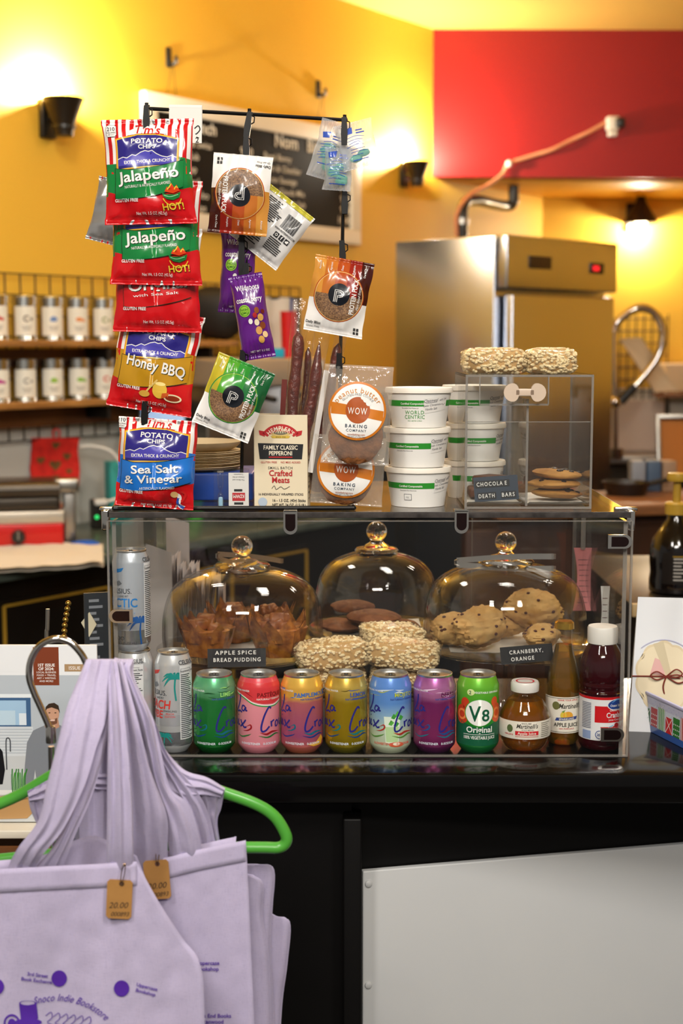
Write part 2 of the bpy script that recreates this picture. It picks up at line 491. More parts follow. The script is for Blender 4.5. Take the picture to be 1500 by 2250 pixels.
# ------------------------------------------------------------------ sconces
m_blk = mat('black_metal', '#17140f', .4, coat=.2)
m_brz = mat('dark_bronze_metal', '#2c241a', .35, metal=.4)
m_bulb = mat('lamp_glow', '#fff1c8', .5, emit='#ffe2a0', estr=14)
def sconce(px, py, label, power, up=True, frame=None, sc=1.0):
    if frame is None:
        s, z = onwall(px, py); loc = LW(s, 0, z); rz = RZW
    else: loc, rz = frame
    t = thing('wall_sconce', label, 'wall lamp', loc, (0, 0, rz), 'black wall sconces')
    MB().box((0, -.012 * sc, 0), (.075 * sc, .024 * sc, .15 * sc), bev=.004).build('wall_plate', m_blk, t)
    MB().tube([(0, -.02, 0), (0, -.06 * sc, -.01 * sc), (0, -.095 * sc, -.03 * sc)], .013 * sc, 10).build('arm', m_blk, t)
    y = -.105 * sc
    if up:
        MB().lathe([(.0, -.075 * sc), (.036 * sc, -.075 * sc), (.042 * sc, -.03 * sc), (.082 * sc, .07 * sc), (.078 * sc, .07 * sc), (.038 * sc, -.03 * sc), (0, -.035 * sc)], 32, (0, y, 0)).build('shade', m_brz, t)
        MB().lathe([(.043 * sc, -.045 * sc), (.047 * sc, -.045 * sc), (.047 * sc, -.035 * sc), (.043 * sc, -.035 * sc)], 32, (0, y, 0)).build('collar', m_blk, t)
        MB().sphere((0, y, .02 * sc), .03 * sc, 14, 8).build('bulb', m_bulb, t)
        l = bpy.data.lights.new('sconce_lamp', 'POINT'); l.energy = power; l.color = (1, .88, .68); l.shadow_soft_size = .03
        o = bpy.data.objects.new('sconce_lamp', l); C.objects.link(o); o.parent = t; o.location = (0, y, .085 * sc)
    else:
        MB().lathe([(0, .09 * sc), (.018 * sc, .09 * sc), (.03 * sc, .05 * sc), (.088 * sc, -.045 * sc), (.092 * sc, -.06 * sc), (.088 * sc, -.06 * sc), (.026 * sc, .045 * sc), (0, .05 * sc)], 32, (0, y, .02 * sc)).build('shade', m_brz, t)
        MB().tube([(0, y, .1 * sc), (0, y, .155 * sc)], .01 * sc, 8).build('finial', m_blk, t)
        MB().sphere((0, y, -.015 * sc), .04 * sc, 14, 8).build('bulb', m_bulb, t)
        l = bpy.data.lights.new('sconce_lamp', 'POINT'); l.energy = power; l.color = (1, .88, .68); l.shadow_soft_size = .03
        o = bpy.data.objects.new('sconce_lamp', l); C.objects.link(o); o.parent = t; o.location = (0, y, -.065 * sc)
    return t
sconce(100, 262, 'black up-light sconce left of the menu board, above the tea shelves', 85)
sconce(884, 384, 'black up-light sconce right of the menu board near the red soffit', 80, sc=.88)
q = W(1388, 478, YB)
sconce(0, 0, 'black cone sconce shining down beside the steel refrigerator', 40, up=False, frame=(q, .25), sc=1.15)

# ------------------------------------------------------------------ menu board
s0, zt0 = onwall(305, 207); s1, zt1 = onwall(780, 288); _, zb1 = onwall(780, 540)
bw = s1 - s0; bz0, bz1 = zb1, (zt0 + zt1) / 2; bh = bz1 - bz0
t = thing('menu_board', 'black chalkboard menu with white frame and hand-lettered prices', 'menu board', LW((s0 + s1) / 2, .004, bz0), (0, 0, RZW))
m_wood_white = mat('white_painted_wood', '#e4dccb', .5)
m_chalkb = mat('chalkboard_black', '#070606', .45, spec=.2)
m_chalk = mat('chalk_white', '#e8e4d8', .9)
MB().box((0, -.012, bh / 2), (bw - .06, .012, bh - .06)).build('chalk_panel', m_chalkb, t)
fw = .075
for a, b, c, d in ((0, bh - fw / 2, bw, fw), (0, fw / 2, bw, fw), (-bw / 2 + fw / 2, bh / 2, fw, bh - 2 * fw), (bw / 2 - fw / 2, bh / 2, fw, bh - 2 * fw)):
    MB().box((a, -.018, b), (c, .036, d), bev=.004).build('frame_rail', m_wood_white, t)
y = bh - .135
def chalk(*rows):
    A = Art()
    for (tx, x, yy, sz, al, bo) in rows: A.text(tx, x, yy, sz, m_chalk, al, bold=bo)
    A.build('chalk_lettering', flat_at(-.019), t, lift=.0004)
chalk(('Lunch', -.40, y, .075, 'c', 1)); chalk(('Nom', .19, y, .085, 'c', 1)); chalk(('Bites', .43, y, .085, 'c', 1))
rowsL = [('Turkey & Swiss', '9.00'), ('House Sub', '10.50'), ('Soup Cup', '5.00'), ('Soup Bowl', '5.00'), ('Panini Combo', '11'), ('Side of Chips', '2')]
rowsR = [('Bagel Benny', '8.50'), ('Ham & Cheddar', '9.00'), ('Bacon Sausage', '9.50'), ('Bacon Gouda Mix', '9.50'), ('House Gouda Sub', '9.50'), ('Grilled Gouda', '10.00'), ('Kids Bowl', '7.00')]
for i, (a, b) in enumerate(rowsL):
    yy = y - .065 - i * .055; chalk((a, -.62, yy, .044, 'l', 0)); chalk((b, -.06, yy, .05, 'r', 1))
for i, (a, b) in enumerate(rowsR):
    yy = y - .065 - i * .052; chalk((a, .02, yy, .042, 'l', 0)); chalk((b, .70, yy, .048, 'r', 1))
for i, (px, py, bx) in enumerate(((368, 126, 375), (697, 196, 702))):
    s, z = onwall(px, py); hk = thing('wall_hook', 'black wall hook holding the %s hanging wire of the menu board' % ('left' if i == 0 else 'right'), 'hook', LW(s, 0, z), (0, 0, RZW), 'menu board hooks')
    MB().box((0, -.006, 0), (.03, .012, .085), bev=.005).build('plate', m_blk, hk)
    MB().tube(cr([(0, -.01, -.02), (0, -.035, -.035), (0, -.05, -.02), (0, -.05, .0)]), .008, 8).build('prong', m_blk, hk)
    zt = bz1 - (bz1 - bz0) * 0
    MB().tube([(-.004, -.03, -.035), (-.03, -.02, bz1 - z + .0)], .0012, 5).build('hanging_wire', m_blk, hk)
    MB().tube([(.004, -.03, -.035), (.03, -.02, bz1 - z + .0)], .0012, 5).build('hanging_wire', m_blk, hk)

# ------------------------------------------------------------------ wire grid, shelves, tea tins on the left wall
m_wire = mat('black_wire', '#1c1711', .5)
sg0, zg = onwall(-60, 596, .03); sg1, _ = onwall(665, 640, .03); zg1 = onwall(0, 972, .03)[1]
gt = thing('wire_grid_panel', 'black wire grid panel fixed to the wall behind the tea tins', 'grid panel', LW(sg0, .03, zg1), (0, 0, RZW))
gl = sg1 - sg0; gh = zg - zg1
nvw = int(gl / .076)
vm = MB().tube([(0, 0, 0), (0, 0, gh)], .0032, 6); vw = vm.build('wire', m_wire, gt)
for i in range(1, nvw + 1):
    o = vw.copy(); C.objects.link(o); o.location = (i * .076, 0, 0)
nh = int(gh / .076)
hm = MB().tube([(0, .004, 0), (nvw * .076, .004, 0)], .0032, 6); hw = hm.build('wire', m_wire, gt)
for i in range(1, nh + 1):
    o = hw.copy(); C.objects.link(o); o.location = (0, 0, i * gh / nh)
m_shelf = mat('shelf_wood', '#b98546', .5, var=(6, '#8f5f2c', .2), stretch=(1, 6, 6))
SHD = .17
shz = []
for k, (py, lab) in enumerate(((747, 'upper wooden shelf holding a row of tea tins'), (887, 'lower wooden shelf holding a row of tea tins'))):
    sa, z = onwall(0, py, .05 + SHD); shz.append(z)
    sb, _ = onwall(530, py, .05 + SHD)
    t = thing('wall_shelf', lab, 'shelf', LW(sa - .35, .035, z - .025), (0, 0, RZW), 'wooden tea shelves')
    L = sb - sa + .35
    MB().box((L / 2, -SHD / 2, .0125), (L, SHD, .025), bev=.002).build('board', m_shelf, t)
    for x in (.3, L * .55, L - .15):
        MB().box((x, -SHD * .45, -.03), (.02, SHD * .8, .05)).build('bracket', m_blk, t)
    MB().box((L / 2, -.01, -.045), (L, .018, .07)).build('back_rail', mat('shelf_rail_wood', '#7a4a22', .5, var=(6, '#5d3516', .2)), t)
m_tin = mat('tin_silver', '#b9b9b4', .22, metal=1)
m_tinlab = mat('tin_label_paper', '#e6e1d2', .6)
icons = [['#c23a3a', '#5b4a33', '#5f7fb5', '#d98a4e', '#7d8a3c'], ['#b53a86', '#8c867d', '#8fb53a', '#86b540', '#c8503c']]
pos = [[-10, 53, 112, 168, 224], [-10, 50, 110, 168, 225]]
words_i = ['red', 'dark brown', 'blue', 'orange', 'olive green'], ['magenta', 'grey', 'leaf green', 'lime green', 'coral red']
for r in range(2):
    for k, px in enumerate(pos[r]):
        n = .05 + .07
        s, _ = onwall(px, 700, n)
        t = thing('tea_tin', 'silver tea tin with %s emblem on its label on the %s shelf' % (words_i[r][k], ('upper', 'lower')[r]), 'tin',
                  LW(s, n, shz[r]), (0, 0, RZW * .45), 'tea tins')
        H = .17 if r == 0 else .165; R = .047
        MB().lathe([(0, 0), (R, 0), (R, .002), (R - .001, .004), (R - .001, H - .03), (R, H - .03)], 28).build('body', m_tin, t)
        MB().lathe([(R + .001, H - .034), (R + .002, H - .034), (R + .002, H - .004), (R - .002, H), (R * .8, H), (R * .76, H - .004), (0, H - .004)], 28).build('lid', m_tin, t)
        A = Art(); R2 = R - .0008
        A.rect(-.047, .018, .047, H - .042, m_tinlab).up()
        ic = ink(icons[r][k])
        if k % 3 == 0: A.ell(0, H * .48, .014, .009, ic); A.ell(.018, H * .46, .008, .006, ic)
        elif k % 3 == 1: A.ring(0, H * .48, .007, .013, ic, 20, .6, 5.6); A.ell(.02, H * .47, .006, .006, ic)
        else: A.poly([(-.012, H * .42), (.012, H * .42), (.016, H * .5), (0, H * .55), (-.014, H * .5)], ic)
        gl_ = ink('#77736a')
        for q_ in range(3): A.rect(-.02 + q_ * .003, H * .30 - q_ * .007, .02 - q_ * .003, H * .30 - q_ * .007 + .0025, gl_)
        A.build('label', cyl(R2), t, us=ls(-.05, .05, 15), lift=.0006)

# ------------------------------------------------------------------ quilted pot holder
s, z = onwall(122, 962, .05)
t = thing('pot_holder', 'red quilted pot holder with dark hearts hung on the wire grid', 'pot holder', LW(s, .05, z), (0, radians(2), RZW * .6))
m_pot = mat('red_quilted_cotton', '#d8261b', .9, var=(30, '#b51c14', .2), bump=(45, .5))
m_heart = mat('pot_holder_print', '#6b4a20', .9)
w_, h_ = .20, .195
us = ls(-w_ / 2, w_ / 2, 17); vs = ls(-h_, 0, 17)
def potf(u, v, o=0): return Vector((u * (1 + .04 * sin(v * 40)), -.008 - .004 * abs(sin(u * 60) * sin(v * 60)) - o - .012 * sin(v * 20), v))
mbb = MB().grid(lambda u, v: potf(u, v), us, vs)
mbb.grid(lambda u, v: potf(u, v) + Vector((0, .012, 0)), us, vs, True)
mbb.build('quilted_body', m_pot, t)
MB().tube(cr([(-.01, -.008, 0), (-.014, -.008, .025), (0, -.008, .035), (.014, -.008, .025), (.01, -.008, 0)]), .004, 6).build('hanging_loop', m_pot, t)
A = Art()
def heart(cx, cy, r, m): A.poly([(cx + r * .0625 * 16 * sin(a) ** 3, cy + r * .0625 * (13 * cos(a) - 5 * cos(2 * a) - 2 * cos(3 * a) - cos(4 * a))) for a in [2 * pi * i / 24 for i in range(24)]], m)
for cx, cy, r in ((.0, -.11, .024), (-.06, -.09, .018), (.05, -.075, .018), (0, -.03, .018), (.055, -.135, .013), (0, -.16, .014)): heart(cx, cy, r, m_heart)
A.build('heart_print', lambda u, v, o: potf(u, v, o), t, us=us, vs=vs, lift=.001)

# ------------------------------------------------------------------ work counter along the left wall
CD = .74
sF, zF = onwall(0, 1255, CD)
m_marble = mat('dark_green_laminate', '#39423c', .3, var=(14, '#5b665d', .25))
m_cab = mat('black_cabinet_paint', '#0e0c0b', .4)
m_ytrim = mat('yellow_trim_paint', '#a8842a', .5)
sE = -1.30
CTZ = zF
t = thing('work_counter', 'long black work counter with dark green speckled top along the wall', 'counter', LW(sF - .9, 0, 0), (0, 0, RZW))
Lc = sE - sF + .9
MB().box((Lc / 2, -CD / 2, CTZ - .02), (Lc, CD, .04), bev=.008).build('countertop', m_marble, t)
MB().box((Lc / 2, -CD / 2 + .03, (CTZ - .04) / 2), (Lc - .02, CD - .08, CTZ - .04)).build('cabinet_body', m_cab, t)
for x0, x1 in ((.93, 1.45), (1.5, 2.02), (2.08, 2.6)):
    d = MB().box(((x0 + x1) / 2, -CD + .058, CTZ - .42), (x1 - x0, .02, .62)).build('cabinet_door', m_cab, t)
    for a, b, c, e in ((x0 + .02, CTZ - .42, .012, .58), (x1 - .02, CTZ - .42, .012, .58), ((x0 + x1) / 2, CTZ - .13, x1 - x0 - .04, .008), ((x0 + x1) / 2, CTZ - .71, x1 - x0 - .04, .008)):
        MB().box((a, -CD + .046, b), (c, .006, e)).build('yellow_trim', m_ytrim, d)
ctop = CTZ
def ctr(px, n):
    s_, _ = onwall(px, 1100, n); return LW(s_, n, ctop)
def onctr(px, py): # point on the work counter top
    return WZ(px, py, ctop)
# towel
p = [onctr(-60, 1262), onctr(228, 1247), onctr(225, 1205), onctr(-60, 1192)]
mb = MB(); us = ls(0, 1, 30); vs = ls(0, 1, 14)
def tow(u, v, dz=0):
    a = p[0].lerp(p[1], u).lerp(p[3].lerp(p[2], u), v)
    a = a + Vector((0, -.03 * noise.noise((u * 5, v, 3)), .016 + .008 * noise.noise((u * 6, v * 4, 1)) + dz)); return a
mb.grid(tow, us, vs)
mb.grid(lambda u, v: tow(u, v, -.014), us, vs, True)
mb.solo('folded_towel', mat('white_cotton_cloth', '#d6cfc3', .9, bump=(120, .3)), 'white folded towel lying on the work counter in front of the red grill', 'towel')
# blue cloth
q = onctr(186, 1203)
MB().sphere(q + Vector((0, 0, .012)), .055, 18, 10, (1, .5, .28), lambda v: 1 + .1 * noise.noise(v * 2)).solo('blue_cloth', mat('blue_cloth', '#1f57b8', .8, bump=(80, .3)), 'small bundled blue cloth beside the white towel on the work counter', 'cloth')

# grill press
q = onctr(60, 1208)
t = thing('grill_press', 'red countertop grill press with black knob and steel top', 'grill', (q.x, q.y, ctop), (0, 0, radians(12)))
m_redm = mat('red_enamel', '#c3120f', .3, coat=.3)
m_steel = mat('brushed_steel', '#a9a6a0', .32, metal=1, bump=(30, .05))
m_dsteel = mat('dark_steel', '#4a443d', .35, metal=.8)
MB().box((-.09, .155, .05), (.44, .28, .085), bev=.006).build('base_housing', m_redm, t)
for sx in (-.26, .08):
    MB().box((sx, .16, .004), (.04, .2, .012)).build('foot', m_blk, t)
kb = MB().lathe([(0, .03), (.022, .03), (.026, .0), (0, 0)], 20, (-.03, .01, .048), Matrix.Rotation(pi / 2, 4, 'X')).build('control_knob', m_blk, t)
MB().box((-.03, -.022, .055), (.005, .004, .03)).build('pointer', m_steel, kb)
MB().box((-.09, .16, .115), (.45, .29, .045), bev=.006).build('lower_plate', mat('pale_steel', '#c8c0b2', .35, metal=.6), t)
MB().box((-.1, .16, .165), (.44, .28, .05), bev=.012).build('grill_plate', m_dsteel, t)
MB().tube([(-.33, .03, .215), (.12, .03, .215)], .028, 16).build('roller_handle', m_dsteel, t)
MB().box((-.1, .17, .215), (.42, .25, .05), bev=.015).build('lid', mat('brown_steel', '#6d5a48', .3, metal=.7), t)
for sx in (.155,):
    MB().box((sx, .12, .11), (.045, .07, .22), bev=.006).build('hinge_post', m_steel, t)
    MB().box((sx - .01, .08, .225), (.09, .07, .05), bev=.01).build('hinge_arm', m_steel, t)

# other clutter on the work counter (behind the hanging snacks)
def ctrbox(name, px, pyb, w, d, h, m, label, cat, rz=None, bev=.004):
    q = ctr(px, pyb)
    return MB().box((q.x, q.y, ctop + h / 2), (w, d, h), rz=RZW * .5 if rz is None else rz, bev=bev).solo(name, m, label, cat)
ctrbox('tea_box', 262, .16, .10, .08, .26, mat('teal_card', '#2f9c96', .5), 'tall teal carton standing behind the striped chip bags', 'box')
q = ctr(215, .2)
t = thing('power_strip', 'black power strip with green light and a white plugged-in cable', 'power strip', (q.x, q.y, ctop), (0, 0, .5))
MB().box((0, 0, .06), (.06, .05, .12), bev=.008).build('housing', m_blk, t)
MB().sphere((-.015, -.027, .05), .008, 10, 8).build('indicator_light', mat('green_led', '#35d070', .4, emit='#2fe070', estr=1.2), t)
MB().box((0, -.03, .11), (.05, .03, .025), bev=.006).build('plug', mat('white_plastic', '#dcdad4', .4), t)
MB().tube(cr([(.02, -.035, .11), (.08, -.04, .13), (.12, -.02, .19), (.07, 0, .3), (0, .03, .33), (-.06, .03, .33)]), .006, 8).build('cable', mat('white_plastic'), t)
q = ctr(360, .2)
t = thing('tablet_screen', 'tablet with pale blue screen propped up behind the chip bags', 'tablet', (q.x, q.y, ctop + .0), (0, 0, .2))
MB().box((0, 0, .46), (.2, .012, .15), M=Matrix.Rotation(-.25, 4, 'X'), bev=.004).build('case', m_blk, t)
MB().box((0, -.0078, .461), (.18, .003, .13), M=Matrix.Rotation(-.25, 4, 'X')).build('screen', mat('screen_blue', '#8fb0d8', .2, emit='#7f9fd0', estr=.5), t)
MB().box((0, .04, .2), (.05, .02, .4)).build('stand_post', m_dsteel, t)
MB().box((0, .04, .006), (.16, .14, .012), bev=.003).build('stand_foot', m_dsteel, t)

# black bag, espresso machine, canisters in the middle of the counter
def bagfn(v): return 1 + .18 * noise.noise(v * 1.3 + Vector((3, 1, 2)))
s, z = onwall(478, 742, .14)
MB().sphere(LW(s, .14, shz[0] + .125), .135, 22, 14, (.95, .5, .92), bagfn).solo('shoulder_bag', mat('black_nylon', '#121010', .6, bump=(20, .4)), 'black soft bag slumped on the end of the upper tea shelf', 'bag')
m_sil = mat('machine_steel', '#8f8a83', .28, metal=.9)
q = ctr(590, .50)
t = thing('coffee_machine', 'steel espresso machine on the work counter behind the pepperoni sticks', 'coffee machine', (q.x, q.y, ctop), (0, 0, RZW * .8))
MB().box((0, .1, .06), (.46, .36, .1), bev=.01).build('drip_base', m_dsteel, t)
MB().box((0, .22, .335), (.44, .16, .47), bev=.01).build('back_body', m_sil, t)
MB().box((0, .1, .62), (.48, .4, .12), bev=.015).build('brew_head', mat('cream_steel', '#b9ae9d', .35, metal=.5), t)
for sx in (-.12, .1):
    g = MB().lathe([(0, 0), (.035, 0), (.035, .05), (0, .05)], 18, (sx, -.02, .51)).build('group_head', m_sil, t)
    MB().tube([(sx, -.05, .525), (sx + .02, -.17, .51)], .012, 8).build('portafilter_handle', m_blk, g)
for sx in (-.2, .2):
    for sy in (-.04, .24): MB().lathe([(0, 0), (.018, 0), (.018, .012), (0, .012)], 12, (sx, sy, 0)).build('foot', m_blk, t)
mz = ctop + .681
def onmach(px, z=None): return WZ(px, 760, mz)
def at_depth(px, py, Y): return W(px, py, Y)
MY = q.y + .12
a = W(615, 690, MY + .02)
t = thing('dish_towel', 'white dish towel with blue stripe hung behind the espresso machine', 'towel', (a.x, a.y + .06, 0), (0, 0, RZW * .8))
t.location.z = mz
us = ls(-.1, .1, 14); vs = ls(0, .26, 12)
tf = lambda u, v, o=0: Vector((u, -.02 * sin(u * 50) * .4 - o, v))
mb = MB().grid(lambda u, v: tf(u, v), us, vs); mb.grid(lambda u, v: tf(u, v) + Vector((0, .012, 0)), us, vs, True)
mb.build('cloth', mat('white_cotton_cloth'), t)
Art().rect(.05, 0, .075, .26, ink('#2c4fa0', .9)).build('blue_stripe', lambda u, v, o: tf(u, v, o), t, us=us, lift=.001)
MB().tube([(-.12, .008, .258), (.12, .008, .258)], .007, 8).build('rail', m_wire, t)
for sx in (-.11, .11): MB().tube([(sx, .012, -.0), (sx, .012, .258)], .006, 8).build('rail_post', m_wire, t)
def cup(px, py0, py1, r, m, label, Y, z0, name='paper_cup', cat='cup'):
    a = W(px, py1, Y); h = W(px, py0, Y).z - z0
    return MB().lathe([(0, 0), (r * .8, 0), (r, h), (r * 1.05, h), (r * 1.05, h - .004), (r * .96, h - .004), (r * .76, .004), (0, .004)], 24, (a.x, Y, z0)).solo(name, m, label, cat)
cup(634, 684, 756, .036, mat('red_plastic', '#c5161b', .4), 'red plastic cup standing on the espresso machine', MY - .05, mz)
MB().box((W(611, 750, MY).x, MY - .06, mz + .02), (.06, .05, .04), bev=.006).solo('sponge', mat('cyan_sponge', '#1a9fc2', .8, bump=(80, .5)), 'small cyan sponge beside the red plastic cup', 'sponge')
a = ctr(806, .24)
t = thing('grinder', 'dark grey coffee grinder box behind the wrapped cookies', 'grinder', (a.x, a.y, ctop), (0, 0, .3))
MB().box((0, 0, .2), (.17, .2, .4), bev=.012).build('body', mat('dark_grey_plastic', '#35383a', .4), t)
MB().box((0, 0, .45), (.15, .18, .1), bev=.01).build('hopper', mat('smoke_plastic', '#2b2d2e', .2), t)
MB().box((0, -.11, .12), (.08, .02, .12), bev=.006).build('front_door', m_dsteel, t)
a = ctr(428, .3)
MB().lathe([(0, 0), (.035, 0), (.036, .16), (.03, .2), (.014, .23), (.014, .27), (0, .27)], 20, (a.x, a.y, ctop + .0)).solo('spray_bottle', mat('green_plastic', '#3f9a3a', .35), 'green plastic bottle on the work counter between the chip bags and the green snack packet', 'bottle')
a = ctr(770, .62)
t = thing('warming_drawer', 'low dark steel warming drawer at the front of the work counter', 'appliance', (a.x, a.y, ctop), (0, 0, RZW * .8))
MB().box((0, .14, .05), (.4, .22, .1), bev=.006).build('housing', m_dsteel, t)
MB().box((0, .024, .05), (.36, .012, .07), bev=.003).build('drawer_front', m_sil, t)

# ------------------------------------------------------------------ refrigerator
FY = 6.2
fc = W(1105, 515, FY); zf = fc.z; fx = fc.x
t = thing('refrigerator', 'tall stainless steel reach-in refrigerator under the red soffit', 'refrigerator', (fx, FY, 0), (0, 0, radians(45)))
m_fr = mat('stainless_steel', '#c4cbd8', .26, metal=1, bump=(3, .12, .02), stretch=(1, 1, .35))
FW, FD = .83, .615
MB().box((FW / 2, FD / 2 + .03, .12 + (zf - .12) / 2), (FW, FD - .03, zf - .12), bev=.006).build('cabinet', m_fr, t)
hz = W(1115, 640, FY).z
MB().box((FW / 2, .004, hz + (zf - hz) / 2 + .006), (FW, .055, zf - hz - .012), bev=.008).build('header_panel', m_fr, t)
d = MB().box((FW / 2 + .01, -.0, (hz + .14) / 2 + .0), (FW - .06, .05, hz - .16), bev=.01).build('door', m_fr, t)
MB().box((.05, -.035, hz - .55), (.02, .03, .3), bev=.006).build('door_handle', m_steel, d)
MB().box((.23, -.026, hz + .13), (.16, .006, .055), bev=.002).build('name_badge', m_dsteel, t)
dd = MB().box((.66, -.026, hz + .12), (.1, .008, .05), bev=.002).build('thermostat', m_blk, t)
MB().box((.645, -.032, hz + .12), (.045, .004, .022)).build('display', mat('red_display', '#c01018', .3, emit='#ff2030', estr=1.2), dd)
for sx, sy in ((.06, .08), (FW - .06, .08), (.06, FD - .06), (FW - .06, FD - .06)):
    MB().tube([(sx, sy, 0), (sx, sy, .13)], .02, 10).build('leg', m_dsteel, t)

# black pipe down to the top of the refrigerator, sensor box and its cable on the soffit
t = thing('vent_pipe', 'black elbow pipe running from the red soffit down to the refrigerator', 'pipe', W(1015, 530, 7.7))
pts = [W(1128, 392, 8.3), W(1128, 425, 8.3)] + [W(1126, 448, 8.3), W(1105, 452, 8.25)] + [W(1050, 440, 7.9), W(1026, 441, 7.8), W(1016, 462, 7.75), W(1016, 560, 7.75), W(1016, 760, 7.75)]
MB().tube([pts[0]] + cr(pts[1:5], 4) + cr(pts[5:8], 4) + [pts[8]], .03, 14).build('pipe', m_blk, t, world=True)
MB().tube([W(1016, 480, 7.75), W(1016, 493, 7.75)], .036, 14).build('clamp', m_steel, t, world=True)
a = W(1345, 272, 7.97)
t = thing('sensor_box', 'small white wall sensor with black lens on the red soffit', 'sensor', a)
m_wp = mat('white_plastic')
MB().box((0, .0, 0), (.07, .07, .075), bev=.012).build('housing', m_wp, t)
MB().box((.035, -.04, 0), (.05, .03, .05), bev=.006).build('lens', m_blk, t)
MB().box((0, -.005, -.055), (.05, .05, .03), bev=.008).build('bracket', m_wp, t)
t = thing('sensor_cable', 'pale cable sagging across the red soffit from sensor to pipe', 'cable', W(1118, 360, 7.97))
pp = [(1330, 270, 7.97), (1290, 292, 7.97), (1255, 308, 7.98), (1215, 328, 7.97), (1170, 342, 7.98), (1118, 360, 7.97), (1104, 382, 7.97), (1070, 408, 7.9), (1030, 430, 7.75), (1004, 470, 7.72), (1003, 520, 7.72)]
MB().tube(cr([W(*q) for q in pp], 5), .011, 8).build('cord', mat('salmon_cable', '#c98a68', .5), t, world=True)
MB().sphere(W(1118, 360, 7.96), .02, 10, 8).build('cable_clip', m_wp, t, world=True)

# ------------------------------------------------------------------ right background: grid, tap, sink counter
t = thing('wire_grid_panel', 'black wire grid panel on the yellow wall beside the refrigerator', 'grid panel', W(1345, 900, YB - .04))
g0 = W(1340, 912, YB - .04); g1 = W(1470, 690, YB - .04)
vw = MB().tube([(0, 0, 0), (0, 0, g1.z - g0.z)], .004, 6).build('wire', m_wire, t)
t.location = g0
k = int((g1.x - g0.x) / .05)
for i in range(1, k + 1): o = vw.copy(); C.objects.link(o); o.location = (i * .05, 0, 0)
hw = MB().tube([(0, .004, 0), (g1.x - g0.x, .004, 0)], .004, 6).build('wire', m_wire, t)
k = int((g1.z - g0.z) / .075)
for i in range(1, k + 1): o = hw.copy(); C.objects.link(o); o.location = (0, 0, i * .075)

m_woodc = mat('brown_wood', '#8a5a34', .45, var=(5, '#6e4526', .2), stretch=(1, 6, 6))
m_dwood = mat('dark_brown_panel', '#3c2113', .45, var=(4, '#2e180d', .2), stretch=(6, 6, 1))
RY = 5.0
a = W(1330, 1112, RY)
t = thing('half_wall_counter', 'brown half wall with wooden cap behind the syrup bottle', 'counter', (a.x, RY, 0), (0, 0, radians(14)))
MB().box((.55, .25, a.z - .02), (1.9, .5, .04), bev=.006).build('wooden_cap', m_woodc, t)
MB().box((.55, .27, (a.z - .04) / 2), (1.85, .40, a.z - .04)).build('panel_body', m_dwood, t)
for i in range(5): MB().box((-.3 + i * .42, .062, (a.z - .06) / 2), (.4, .014, a.z - .1), bev=.004).build('panel', m_dwood, t)
SY = 7.0
a = W(1345, 1012, SY)
t = thing('sink_counter', 'steel sink counter against the back wall with warm reflections', 'sink', (a.x + .06, SY + .22, 0), (0, 0, radians(4)))
MB().box((.9, .45, a.z - .02), (2.2, .8, .05), bev=.01).build('steel_top', m_steel, t)
MB().box((.9, .48, (a.z - .06) / 2), (2.1, .7, a.z - .06)).build('steel_body', m_dsteel, t)
stz = a.z
MB().box((W(1395, 965, SY + .6).x, SY + .62, stz + .14), (.36, .02, .27), bev=.004).solo('splash_board', mat('pale_grey_board', '#b7a79c', .5), 'pale grey board leaning behind the sink', 'board')
t = thing('spray_faucet', 'tall spring hose faucet looping above the sink counter', 'faucet', W(1352, 1000, SY + .25))
fp = [(1352, 1000), (1350, 860), (1349, 730), (1370, 695), (1402, 677), (1432, 684), (1452, 712), (1456, 745), (1444, 785), (1415, 825), (1392, 850)]
pts = cr([W(x, y, SY + .25) for x, y in fp], 6)
MB().tube(pts, .014, 10).build('hose', mat('chrome', '#d6d2cc', .12, metal=1), t, world=True)
coil = []
for i in range(12, len(pts) - 1):
    for k in range(4):
        p = pts[i].lerp(pts[i + 1], k / 4); an = (i * 4 + k) * pi / 2
        coil.append(p + Vector((cos(an) * .022, sin(an) * .01, sin(an) * .022)))
MB().tube(coil, .004, 5).build('spring', mat('chrome'), t, world=True)
MB().tube([W(1394, 848, SY + .25), W(1362, 882, SY + .25)], [.022, .026], 12).build('spray_handle', m_blk, t, world=True)
MB().sphere(W(1350, 884, SY + .25), .034, 12, 8).build('spray_nozzle', mat('chrome'), t, world=True)
MB().tube([W(1352, 1005, SY + .25), W(1352, 985, SY + .25)], .04, 14).build('base_flange', mat('chrome'), t, world=True)
t = thing('sloped_sign', 'white slanted board standing above the sink counter', 'board', W(1420, 860, SY + .5))
pA = [W(1362, 745, SY + .52), W(1408, 742, SY + .5), W(1488, 858, SY + .5), W(1440, 862, SY + .5)]
v = [p.copy() for p in pA]; v += [p + Vector((0, .03, 0)) for p in v]
MB().add(v, [(0, 1, 2, 3), (7, 6, 5, 4), (0, 4, 5, 1), (1, 5, 6, 2), (2, 6, 7, 3), (3, 7, 4, 0)]).build('face', mat('cream_board', '#d8c3a0', .5), t, world=True)
MB().tube([W(1384, 755, SY + .56), W(1455, 870, SY + .56)], .02, 8).build('edge_rail', m_woodc, t, world=True)
MB().box(W(1465, 868, SY + .53), (.13, .12, .02)).build('ledge', m_woodc, t, world=True)
MB().tube([W(1465, 870, SY + .55), W(1465, 1010, SY + .55)], .014, 8).build('stand_post', m_dsteel, t, world=True)
t = thing('wall_cabinet', 'cream open shelf box on the back wall at the right edge', 'shelf', W(1560, 870, YB - .15))
MB().box((0, 0, .10), (.62, .28, .2), bev=.006).build('box', mat('cream_board'), t)
MB().box((0, -.145, .02), (.62, .015, .03)).build('front_lip', m_woodc, t)
